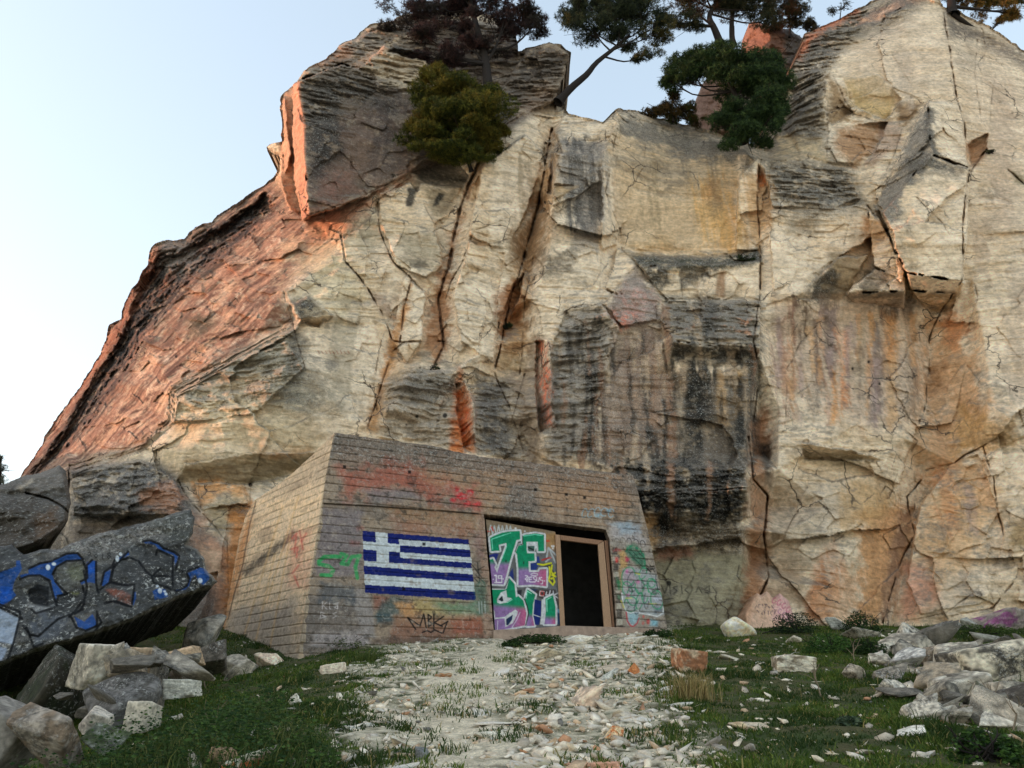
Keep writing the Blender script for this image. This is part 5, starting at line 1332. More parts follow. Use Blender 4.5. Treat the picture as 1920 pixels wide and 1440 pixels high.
# ------------------------------------------------------------------ ground sheet
def gaxis(lo, hi, a, b, fine, n):
    core = np.arange(a, b, fine)
    l = a - (a - lo) * (np.linspace(0, 1, n)[1:] ** 2.2); r = b + (hi - b) * (np.linspace(0, 1, n) ** 2.2)
    return np.concatenate([l[::-1], core, r])
gxs = gaxis(-700, 700, -14, 16, .055, 70); gys = gaxis(-300, 1500, 5.5, 25, .055, 60)
GX, GY = np.meshgrid(gxs, gys)
def path_mask(x, y):
    """1 on the stony track in front of the bunker, 0 on the grass"""
    y_ = np.clip(y, 5, 24)
    l = np.interp(y_, [5, 8, 12, 18, 21], [-1.3, -1.7, -2.2, -2.9, -2.4]); r = np.interp(y_, [5, 8, 12, 18, 21], [1.3, 1.7, 2.3, 3.6, 4.5])
    n_ = fbm(x / .9, y / .9, x * 0 + 4.4, 4, .6) - .5
    e = np.minimum(x - l, r - x) + 2.2 * n_
    return sstep(-.5, .6, e)
def lane_mask(x, y):
    c_ = np.interp(np.clip(y, 5, 24), [5, 8, 12, 17, 20], [-.3, -.5, -.7, -.2, .2])
    n_ = fbm(x / .6, y / .6, x * 0 + 14.4, 4, .6) - .5
    return sstep(.75, .2, np.abs(x - c_) + .9 * n_) * sstep(5, 7, y) * sstep(20, 18, y)
pm = path_mask(GX, GY); lm = lane_mask(GX, GY)
GZ = ground_z(GX, GY)
near = sstep(30, 20, np.hypot(GX, GY - 12))
f1 = fbm(GX / .12, GY / .12, GX * 0 + 1.1, 3, .6); f2 = fbm(GX / .35, GY / .35, GX * 0 + 6.1, 3, .6)
GZ = GZ + near * ((f1 - .5) * .035 + (f2 - .5) * .09)
base = np.zeros(GX.shape + (3,)) + lin((62, 72, 36))
base += (lin((84, 76, 50)) - base) * (sstep(.5, .65, f2))[..., None] * .7
base += (lin((216, 202, 174)) - base) * (pm * sstep(.36, .55, f1))[..., None]
base += (lin((158, 148, 120)) - base) * (pm * sstep(.5, .38, f2))[..., None] * .6
base += (lin((236, 218, 188)) - base) * (lm * .65)[..., None]
# unseen ground round the foreground, made pale to bounce light onto the cliff
far_ = np.maximum(sstep(4.6, 3.0, GY), np.maximum(sstep(15, 19, np.abs(GX)), sstep(.85, 1.5, np.abs(GX) / np.maximum(GY, 1) + (f2 - .5) * .8) * sstep(9, 6, GY + (f2 - .5) * 3)))
base += (lin((214, 204, 186)) - base) * far_[..., None] * (.8 + .2 * f2)[..., None]
GC = np.concatenate([base, (pm * .35)[..., None]], -1)
idx = np.arange(GX.size).reshape(GX.shape)
qq = np.stack([idx[:-1, :-1], idx[:-1, 1:], idx[1:, 1:], idx[1:, :-1]], -1).reshape(-1, 4)
M_GROUND = painted_rock('stony_ground', 14.0, .8, .03, 26.0)
tag(new_mesh('ground', np.stack([GX, GY, GZ], -1).reshape(-1, 3), qq, M_GROUND, None, True, GC.reshape(-1, 4)), kind='structure')

# ------------------------------------------------------------------ rocks
def ico(n):
    import bmesh
    bm = bmesh.new(); bmesh.ops.create_icosphere(bm, subdivisions=n, radius=1.0)
    v = np.array([q.co[:] for q in bm.verts]); f = np.array([[x.index for x in p.verts] for p in bm.faces]); bm.free()
    return v, f
ICO = {n: ico(n) for n in (1, 2, 3, 4, 5, 6)}
M_BOULDER = painted_rock('boulder_stone', 11.0, .75, .03, 20.0)

def rock_verts(seed, n=5, planes=13, power=40, rough=.05, layered=0.0, box=.0):
    r = np.random.RandomState(seed)
    v, f = ICO[n]
    N_ = r.normal(size=(planes, 3)); N_ /= np.linalg.norm(N_, axis=1, keepdims=True)
    d = r.uniform(.62, 1.0, planes)
    if box:
        N_[:6] = np.array([[1, 0, 0], [-1, 0, 0], [0, 1, 0], [0, -1, 0], [0, 0, 1], [0, 0, -1]]) + r.normal(size=(6, 3)) * .16
        N_[:6] /= np.linalg.norm(N_[:6], axis=1, keepdims=True); d[:6] = r.uniform(.62, .74, 6); d[6:] = r.uniform(.8, 1.05, planes - 6)
    t = np.maximum(v @ N_.T, 1e-4) / d
    tm = t.max(1, keepdims=True); rad = 1.0 / (tm[:, 0] * ((t / tm) ** power).sum(1) ** (1.0 / power))
    o = v * rad[:, None]
    s = seed * 3.7
    h = fbm(o[:, 0] * 2.2 + s, o[:, 1] * 2.2, o[:, 2] * 2.2, 5, .58) - .5
    h2 = fbm(o[:, 0] * 1.0 + s, o[:, 1] * 1.0, o[:, 2] * 7.0, 4, .6) - .5
    o = o * (1 + rough * 2.4 * h + layered * h2)[:, None]
    lo, hi = o.min(0), o.max(0)
    return (o - (lo + hi) / 2) / ((hi - lo) / 2), f

def rock_col(v, col, seed, col2=None, spk=.3, band=0.0):
    s = seed * 1.9
    a = fbm(v[:, 0] * 1.7 + s, v[:, 1] * 1.7, v[:, 2] * 1.7, 4, .6)
    c = np.zeros((len(v), 3)) + lin(col)
    c *= (.75 + .5 * a)[:, None]
    if col2 is not None:
        b_ = fbm(v[:, 0] * 2.0 + s, v[:, 1] * 2.0 + 3, v[:, 2] * (2.0 + 7 * band), 4, .6)
        c += (lin(col2) - c) * sstep(.47, .58, b_)[:, None]
    fn = fbm(v[:, 0] * 6 + s, v[:, 1] * 6, v[:, 2] * 7, 4, .7)
    c = c * (.72 + .56 * sstep(.36, .62, fn))[:, None]
    dk = sstep(.54, .62, fbm(v[:, 0] * 3.5 + s, v[:, 1] * 3.5, v[:, 2] * 3.5 + 6, 5, .7)) * min(1, spk * 1.3)
    c += (lin((60, 58, 54)) - c) * (dk * .75)[:, None]
    sp = spk * sstep(.38, .62, fbm(v[:, 0] * 1.3 + s, v[:, 1] * 1.3 + 8, v[:, 2] * 1.3, 3))
    return np.concatenate([np.minimum(c, .62) * np.array([1.36, 1.25, 1.10]), sp[:, None]], 1)

def boulder(label, cx, cy, w, h, D=None, col=(150,145,135), col2=None, spk=.4, seed=0, rot=0.0, tilt=(0, 0), depth=None, layered=0.05, box=0, band=.0, planes=10, n=5, name='boulder', sink=.18, power=40, cat='boulder'):
    foot = ground_hit(cx, cy + h * .42) if D is None else None
    Dd = foot[1] if D is None else D
    k = Dd * (1.0 + 0) / F_PX * 1.0
    dy = CP - (720 - cy) / F_PX * SP
    k = Dd / (F_PX * dy)
    W = w * k; H = h * k * 1.02
    v, f = rock_verts(seed, n, planes, power, .05, layered, box)
    c = rock_col(v, col, seed, col2, spk, band)
    dep = depth if depth else (W * .6 + H * .4)
    S = np.array([W / 2 / max(abs(math.cos(rot)), .75), dep / 2, H / 2 * (1 + sink)])
    v = v * S
    R = np.array(Matrix.Rotation(rot, 3, 'Z') @ Matrix.Rotation(tilt[0], 3, 'X') @ Matrix.Rotation(tilt[1], 3, 'Y'))
    v = v @ R.T
    ctr = at(cx, cy, Dd + dep * .25) - np.array([0, 0, H * sink * .5])
    o = new_mesh(name, v, f, M_BOULDER, None, True, c)
    o.location = tuple(ctr)
    return tag(o, label, cat)

G_ = (128,128,126); PALE = (196,190,180); DK = (84,82,78); TAN = (176,152,124)
BD = [
 # --- heap under and before the graffiti slab (left)
 dict(label='dark mossy block in the shadow under the left end of the graffiti slab', cx=88, cy=1280, w=150, h=140, D=11.6, col=(50,48,40), col2=(34,40,26), spk=.5, seed=101, planes=14),  # besides the moss, the cavity's shade is put into this colour
 dict(label='pale angular boulder with a sharp ridge right below the slab edge', cx=178, cy=1240, w=82, h=96, D=11.2, col=PALE, col2=(150,146,138), spk=.5, seed=102, tilt=(.1,.5), planes=12),
 dict(label='grey speckled wedge rock leaning on the pale ridged boulder', cx=214, cy=1250, w=50, h=88, D=11.4, col=G_, spk=.7, seed=103, tilt=(0,.35)),
 dict(label='brownish blocky boulder in the heap behind the grey wedge', cx=262, cy=1248, w=70, h=64, D=11.9, col=(158,140,120), spk=.3, seed=4, box=1),
 dict(label='upright grey lichened rock in front of the brownish block', cx=304, cy=1268, w=52, h=96, D=11.3, col=(120,118,114), spk=.9, seed=5),
 dict(label='large rounded dark grey boulder dotted with white lichen', cx=222, cy=1312, w=150, h=90, D=9.8, col=(96,96,98), spk=.75, seed=6, tilt=(.1,-.12), planes=20, power=12),
 dict(label='flat tan slab of rock wedged below the right end of the graffiti slab', cx=342, cy=1234, w=66, h=32, D=12.2, col=(164,144,122), spk=.25, seed=7, tilt=(0,-.3), box=1),
 dict(label='big grey lichened boulder between the graffiti slab and the bunker side wall', cx=380, cy=1188, w=92, h=66, D=15.0, col=(116,116,114), col2=(140,136,130), spk=.7, seed=8, tilt=(0,-.25)),
 dict(label='dark flat rock lying at the foot of the bunker side wall', cx=392, cy=1232, w=84, h=44, D=13.5, col=(88,84,80), spk=.8, seed=9, tilt=(0,-.3), box=1),
 dict(label='layered pale grey stone lying before the heap', cx=340, cy=1290, w=70, h=30, D=10.4, col=(176,178,174), spk=.2, seed=10, layered=.14, box=1),
 dict(label='pale speckled rock at the near foot of the bunker side wall', cx=446, cy=1250, w=66, h=44, D=None, col=(168,162,154), spk=.6, seed=11),
 dict(label='small pinkish white rock by the near corner of the bunker', cx=504, cy=1234, w=44, h=32, D=None, col=(206,184,168), spk=.1, seed=12, tilt=(0,-.4)),
 dict(label='broad grey slab at the left edge of the photo, below the heap', cx=10, cy=1372, w=150, h=110, D=7.8, col=(122,120,118), spk=.15, seed=13, tilt=(.2,.45), box=1),
 dict(label='large brown speckled boulder in the lower left corner', cx=86, cy=1384, w=130, h=108, D=7.6, col=(112,100,88), col2=(136,130,124), spk=.5, seed=14, tilt=(0,.2)),
 dict(label='pale triangular rock at the foot of the large rounded grey boulder', cx=180, cy=1350, w=62, h=50, D=8.6, col=(178,174,168), spk=.3, seed=15),
 dict(label='whitish block at the right foot of the large rounded grey boulder', cx=266, cy=1340, w=64, h=48, D=9.0, col=(176,172,162), spk=.25, seed=16, box=1),
 dict(label='mossy green-grey rock half buried in the weeds', cx=205, cy=1382, w=90, h=50, D=8.0, col=(96,102,92), col2=(70,80,58), spk=.5, seed=17),
 dict(label='flat pale stone lying alone in the grass below the flag', cx=622, cy=1254, w=56, h=24, col=(196,184,172), spk=.1, seed=18, box=1),
 dict(label='pale stone sticking out of the weeds at the bottom edge', cx=366, cy=1428, w=44, h=42, D=7.2, col=(178,172,162), spk=.3, seed=19),
 dict(label='brown low rock beside the orange rock at the bottom edge', cx=420, cy=1424, w=76, h=44, D=7.3, col=(142,122,102), spk=.2, seed=20),
 dict(label='orange and white rock at the bottom edge', cx=468, cy=1426, w=84, h=52, D=7.1, col=(206,196,180), col2=(196,104,66), spk=.1, seed=21),
 dict(label='long thin pale slab in the grass above the orange rock', cx=520, cy=1366, w=56, h=24, col=(164,158,146), spk=.2, seed=22, tilt=(0,-.35)),
 dict(label='small white rock in the grass left of the stony track', cx=552, cy=1312, w=34, h=22, col=(200,196,188), spk=.1, seed=23),
 dict(label='dark jagged rock behind the upright grey rock', cx=330, cy=1262, w=46, h=44, D=12.4, col=(104,98,92), spk=.6, seed=24),
 # --- on the track
 dict(label='grey and white boulder on the stony track below the flag', cx=793, cy=1294, w=48, h=32, col=(186,182,174), col2=(110,108,104), spk=.4, seed=30),
 dict(label='upright pinkish pointed boulder standing on the stony track', cx=1101, cy=1304, w=54, h=56, col=(198,176,158), col2=(164,152,142), spk=.1, seed=31, planes=9, tilt=(0,.25)),
 dict(label='brown broken rock behind the dry grass tuft', cx=1293, cy=1242, w=68, h=46, col=(146,104,78), col2=(176,160,140), spk=.15, seed=32, tilt=(0,.1), box=1),
 dict(label='pale blue-grey stone on the track below the door', cx=1142, cy=1264, w=44, h=24, col=(176,178,176), spk=.15, seed=33),
 dict(label='small rusty stone on the track near the brown broken rock', cx=1188, cy=1254, w=24, h=22, col=(176,116,74), spk=.1, seed=34),
 dict(label='low pale slab on the upper track below the door sill', cx=1085, cy=1198, w=62, h=14, col=(206,200,188), spk=.1, seed=35),
 dict(label='flat white slab near the right corner of the sill', cx=1192, cy=1200, w=46, h=16, col=(206,202,194), spk=.1, seed=36),
 dict(label='rusty cream stone low on the right of the track', cx=1152, cy=1376, w=40, h=28, col=(196,170,138), col2=(176,108,64), spk=.1, seed=37),
 dict(label='square slate-grey stone near the bottom of the track', cx=790, cy=1416, w=26, h=30, col=(104,108,112), spk=.1, seed=38, box=1),
 dict(label='pink slab at the bottom edge of the track', cx=1108, cy=1438, w=150, h=20, D=7.2, col=(190,146,126), spk=.05, seed=39, box=1),
 dict(label='white slab at the bottom edge left of the pink slab', cx=936, cy=1438, w=90, h=16, D=7.25, col=(196,194,188), spk=.05, seed=40, box=1),
 dict(label='long low pale slab in the middle of the lower track', cx=920, cy=1378, w=66, h=16, col=(190,186,176), spk=.1, seed=41),
 dict(label='broad pale slab at the right side of the track', cx=1190, cy=1346, w=66, h=22, col=(196,192,182), spk=.15, seed=42),
 dict(label='pale slab just below the grassy step of the track', cx=1030, cy=1226, w=70, h=22, col=(190,184,172), spk=.2, seed=43, tilt=(0,-.2)),
 # --- right-hand meadow and boulder bank
 dict(label='smooth cream boulder with a rust-coloured end in front of the cliff gully', cx=1386, cy=1178, w=68, h=40, col=(232,222,200), col2=(214,196,164), spk=.05, seed=50, tilt=(0,.25), power=9, planes=16),
 dict(label='rectangular white-topped block in the grass right of the dry tuft', cx=1487, cy=1246, w=78, h=32, col=(196,190,178), col2=(120,112,98), spk=.35, seed=51, box=1, tilt=(0,.08)),
 dict(label='small pale stone in the grass above the rectangular block', cx=1486, cy=1200, w=32, h=16, col=(168,162,150), spk=.3, seed=52),
 dict(label='white flat stone in the grass at the lower right', cx=1705, cy=1374, w=62, h=22, col=(206,204,198), spk=.1, seed=53, tilt=(0,-.15)),
 dict(label='flat layered grey slab at the cliff foot, topmost of the bank', cx=1740, cy=1157, w=80, h=24, col=(132,138,138), spk=.4, seed=54, layered=.14, box=1),
 dict(label='grey rock with faded purple paint at the right edge below the cliff', cx=1876, cy=1164, w=120, h=42, col=(130,124,122), col2=(126,74,120), spk=.3, seed=55),
 dict(label='black and white striped boulder at the top of the bank', cx=1704, cy=1200, w=56, h=48, col=(196,192,184), col2=(88,86,84), spk=.4, seed=56, band=1, tilt=(0,.4)),
 dict(label='dark speckled boulder behind the striped one', cx=1757, cy=1197, w=74, h=66, col=(96,94,90), spk=.95, seed=57),
 dict(label='low grey rock with a pale edge left of the striped boulder', cx=1662, cy=1212, w=64, h=34, col=(150,148,140), col2=(190,184,172), spk=.4, seed=58, tilt=(0,.2)),
 dict(label='small white angular rock at the left end of the bank', cx=1644, cy=1232, w=40, h=26, col=(206,198,188), spk=.1, seed=59),
 dict(label='pale bluish striped rock in the middle of the bank', cx=1706, cy=1240, w=60, h=46, col=(188,190,192), col2=(140,140,142), spk=.2, seed=60, band=1, tilt=(0,-.3)),
 dict(label='brown-grey rock right of the bluish striped rock', cx=1746, cy=1234, w=48, h=44, col=(120,110,98), spk=.6, seed=61),
 dict(label='large block streaked black and white at the right edge', cx=1856, cy=1248, w=142, h=80, col=(190,184,170), col2=(78,76,72), spk=.8, seed=62, box=1, tilt=(0,-.12)),
 dict(label='flat dark grey slab below the large streaked block', cx=1790, cy=1286, w=98, h=40, col=(104,100,96), spk=.15, seed=63, box=1),
 dict(label='white pebble-like rock left of the flat dark slab', cx=1730, cy=1272, w=36, h=32, col=(204,202,198), spk=.1, seed=64),
 dict(label='speckled grey rock below the small white angular rock', cx=1672, cy=1262, w=76, h=38, col=(132,126,118), spk=.8, seed=65),
 dict(label='pale rough rock on the outer edge of the bank by the grass', cx=1668, cy=1288, w=50, h=40, col=(176,172,164), spk=.6, seed=66, tilt=(0,.6)),
 dict(label='tall pale lichened rock lowest on the bank edge', cx=1722, cy=1322, w=56, h=70, col=(178,174,166), spk=.7, seed=67, tilt=(0,.5)),
 dict(label='speckled rock between the flat dark slab and the bank edge', cx=1770, cy=1324, w=70, h=46, col=(140,136,128), spk=.7, seed=68),
 dict(label='mossy dark boulder with a pale rim below the large streaked block', cx=1846, cy=1310, w=72, h=64, col=(84,86,72), col2=(150,146,138), spk=.5, seed=69),
 dict(label='dark boulder at the right edge below the large streaked block', cx=1905, cy=1308, w=70, h=60, col=(78,74,70), spk=.4, seed=70),
 dict(label='grey rubble rock low on the bank', cx=1800, cy=1346, w=60, h=40, col=(150,146,138), spk=.6, seed=71),
 dict(label='pale slanting rock at the lower right edge', cx=1882, cy=1352, w=84, h=44, col=(190,186,178), spk=.4, seed=72, tilt=(0,.4)),
 dict(label='grey rock half hidden by the shrub at the cliff foot', cx=1570, cy=1172, w=60, h=26, col=(150,152,148), spk=.4, seed=73),
 dict(label='lichened low rock between the shrub and the bank', cx=1620, cy=1190, w=76, h=24, col=(150,146,138), spk=.8, seed=74),
 dict(label='small lichened rock in the grass left of the bank', cx=1600, cy=1262, w=44, h=34, col=(146,140,130), spk=.8, seed=75),
 dict(label='grey rock in the grass below the purple painted rock', cx=1850, cy=1196, w=90, h=26, col=(140,140,134), spk=.6, seed=76),
 dict(label='low rock in front of the dark speckled boulder', cx=1830, cy=1208, w=60, h=24, col=(128,122,112), spk=.5, seed=77),
 dict(label='pointed grey stone in the grass behind the bank', cx=1812, cy=1170, w=36, h=26, col=(140,142,140), spk=.3, seed=78),
]
for i_, b_ in enumerate(BD):
    boulder(**b_)

# smaller rubble filling the two heaps
def rubble(n_, region, D_rng, lab, grp, seed, size):
    r = np.random.RandomState(seed)
    protos = []
    for k in range(6):
        v_, f_ = rock_verts(700 + seed + k, 4, 9, 40, .06, .06, box=k % 2)
        c_ = rock_col(v_, [(150,146,138),(186,180,170),(112,108,102),(168,156,140),(128,126,122),(196,190,180)][k], seed + k, [(90,88,84),(130,126,118)][k % 2], .6)
        p_ = new_mesh('boulder', v_, f_, M_BOULDER, None, True, c_); protos.append(p_.data); bpy.data.objects.remove(p_)
    A_r = np.array(region, float)
    k = 0
    while k < n_:
        x_ = r.uniform(A_r[:, 0].min(), A_r[:, 0].max()); y_ = r.uniform(A_r[:, 1].min(), A_r[:, 1].max())
        ins_ = False
        for i in range(len(A_r)):
            a, b = A_r[i], A_r[(i + 1) % len(A_r)]
            if (a[1] > y_) != (b[1] > y_) and x_ < (b[0] - a[0]) * (y_ - a[1]) / (b[1] - a[1]) + a[0]: ins_ = not ins_
        if not ins_: continue
        p3 = ground_hit(x_, y_) if D_rng is None else at(x_, y_, r.uniform(*D_rng))
        s_ = size[0] + (size[1] - size[0]) * r.rand() ** 1.8
        o_ = bpy.data.objects.new('boulder', protos[r.randint(6)]); COL.objects.link(o_)
        o_.location = tuple(p3 + np.array([0, 0, s_ * .12])); o_.scale = (s_ / 2 * r.uniform(.9, 1.5), s_ / 2, s_ / 2 * r.uniform(.45, .85))
        o_.rotation_euler = (r.normal() * .35, r.normal() * .35, r.uniform(0, 6.28))
        tag(o_, lab, 'boulder', grp); k += 1
rubble(46, [(1630,1225),(1690,1190),(1780,1190),(1925,1190),(1925,1370),(1840,1360),(1760,1345),(1700,1320),(1660,1275)], None, 'middling grey lichened rock filling the boulder bank at the right edge', 'rubble rocks of the right bank', 5, (.22, .7))
rubble(16, [(150,1215),(330,1225),(420,1225),(470,1260),(330,1310),(240,1365),(140,1370),(110,1300)], (9.8, 11.8), 'small grey rock filling the heap below the graffiti slab', 'rubble rocks of the left heap', 6, (.18, .6))

# rock with written tags leaning at the gully
def tagged_rock():
    out = rough_outline([(1394,1150),(1410,1120),(1420,1112),(1427,1116),(1438,1108),(1450,1122),(1462,1112),(1478,1126),(1490,1160),(1488,1200),(1396,1200)], 5, 1.4, 6.0, 9)
    f = lambda a, b: 21.8 + (1200 - b) * .008 + (a - 1440) * .006
    def pf(gg, Pw, sd):
        p_ = Paint(gg, Pw, (200, 166, 140))
        p_.put([(1455,1105),(1495,1130),(1495,1180),(1450,1160)], (206,164,158), .8, 8, .5)
        p_.put([(1390,1100),(1420,1110),(1410,1150),(1400,1200),(1390,1200)], (186,140,106), .6, 6, .6)
        rr = np.random.RandomState(5)
        x_ = 1416.0
        for row, y_ in enumerate((1136, 1148)):          # two rows of small dark hand lettering
            x_ = 1415.0 + row * 4
            for kx in range(6):
                s_ = [(x_ + rr.uniform(0, 5), y_ + rr.uniform(-5, 5)) for _ in range(4)]
                p_.line(s_, 1.2, (56,44,64), .85, .5); x_ += 6.2
        for cx_, cy_ in ((1452,1126),(1461,1130),(1470,1136),(1478,1143)):
            p_.line(ell(cx_, cy_, 3.2, 5.5, 30, 14, 0, 280), 1.5, (176,70,110), .85, .6)
        for cx_, cy_ in ((1462,1146),(1470,1152),(1478,1158)):
            p_.line(ell(cx_, cy_, 2.6, 4.2, 20, 12, 40, 330), 1.2, (120,50,110), .8, .6)
        n2 = fbm(Pw[..., 0] / .3, Pw[..., 1] / .3, Pw[..., 2] / .3, 4, .6)
        n3 = fbm(Pw[..., 0] / 1.0, Pw[..., 1] / 1.0, Pw[..., 2] / 1.0, 2, .6)
        ed = .5 * np.clip(1 + sd / 7.0, 0, 1) ** 2
        return p_.rgba(), (n2 - .5) * .16 + (n3 - .5) * .5 + ed, None
    o, _ = relief('boulder', out, f, pf, 1.4, [(0, .5, 0), (0, 1.3, -.3)], M_BOULDER, jitter=.2)
    tag(o, 'peach coloured rock slab with dark and pink scribbled tags leaning at the cliff gully', 'boulder')
tagged_rock()

# dark stack at the left edge and the fallen slab with blue lettering
def left_stack():
    out = rough_outline([(-40,915),(10,908),(45,893),(75,886),(112,872),(124,884),(130,915),(133,945),(127,975),(108,998),(70,1024),(20,1040),(-40,1050)], 6, 2.2, 3.0, 16)
    f = lambda a, b: 16.2 + (1040 - b) * .012 + (a < -99) * 0
    def pf(gg, Pw, sd):
        p_ = Paint(gg, Pw, (86, 82, 76)); p_.spk[:] = .4
        p_.put([(40,895),(112,872),(125,900),(110,925),(50,915)], (112,106,98), .8, 8, .7, spk=.3)
        p_.put([(28,915),(60,898),(64,905),(40,920)], (168,156,138), .8, 4, .5)
        p_.put([(-40,960),(60,940),(120,960),(100,1010),(-40,1050)], (64,56,46), .7, 16, .8)
        p_.put([(60,960),(110,950),(100,1000),(70,1010)], (96,74,54), .6, 10, .8)
        n1 = fbm(Pw[..., 0] / 1.4, Pw[..., 1] / 1.4, Pw[..., 2] / 1.4, 3, .6); n2 = fbm(Pw[..., 0] / .4, Pw[..., 1] / .4, Pw[..., 2] / .25, 4, .6)
        cr = gg.dist([(50,925),(90,935),(118,950),(128,962)], 8, False)
        ed = .9 * np.clip(1 + sd / 12.0, 0, 1) ** 2
        ridge = .9 * sstep(918, 955, gg.PY - .1 * gg.PX) 
        return p_.rgba(), (n1 - .5) * 1.0 + (n2 - .5) * .5 + ed + .35 * sstep(3, .5, cr) - ridge * .5, None
    o, _ = relief('boulder', out, f, pf, 1.5, [(-.4, .6, 0), (-1.7, 2.4, -.3)], M_SLAB, jitter=.2, side_col=(70, 64, 56))
    tag(o, 'dark cracked boulder stack at the left edge above the graffiti slab', 'boulder')
left_stack()

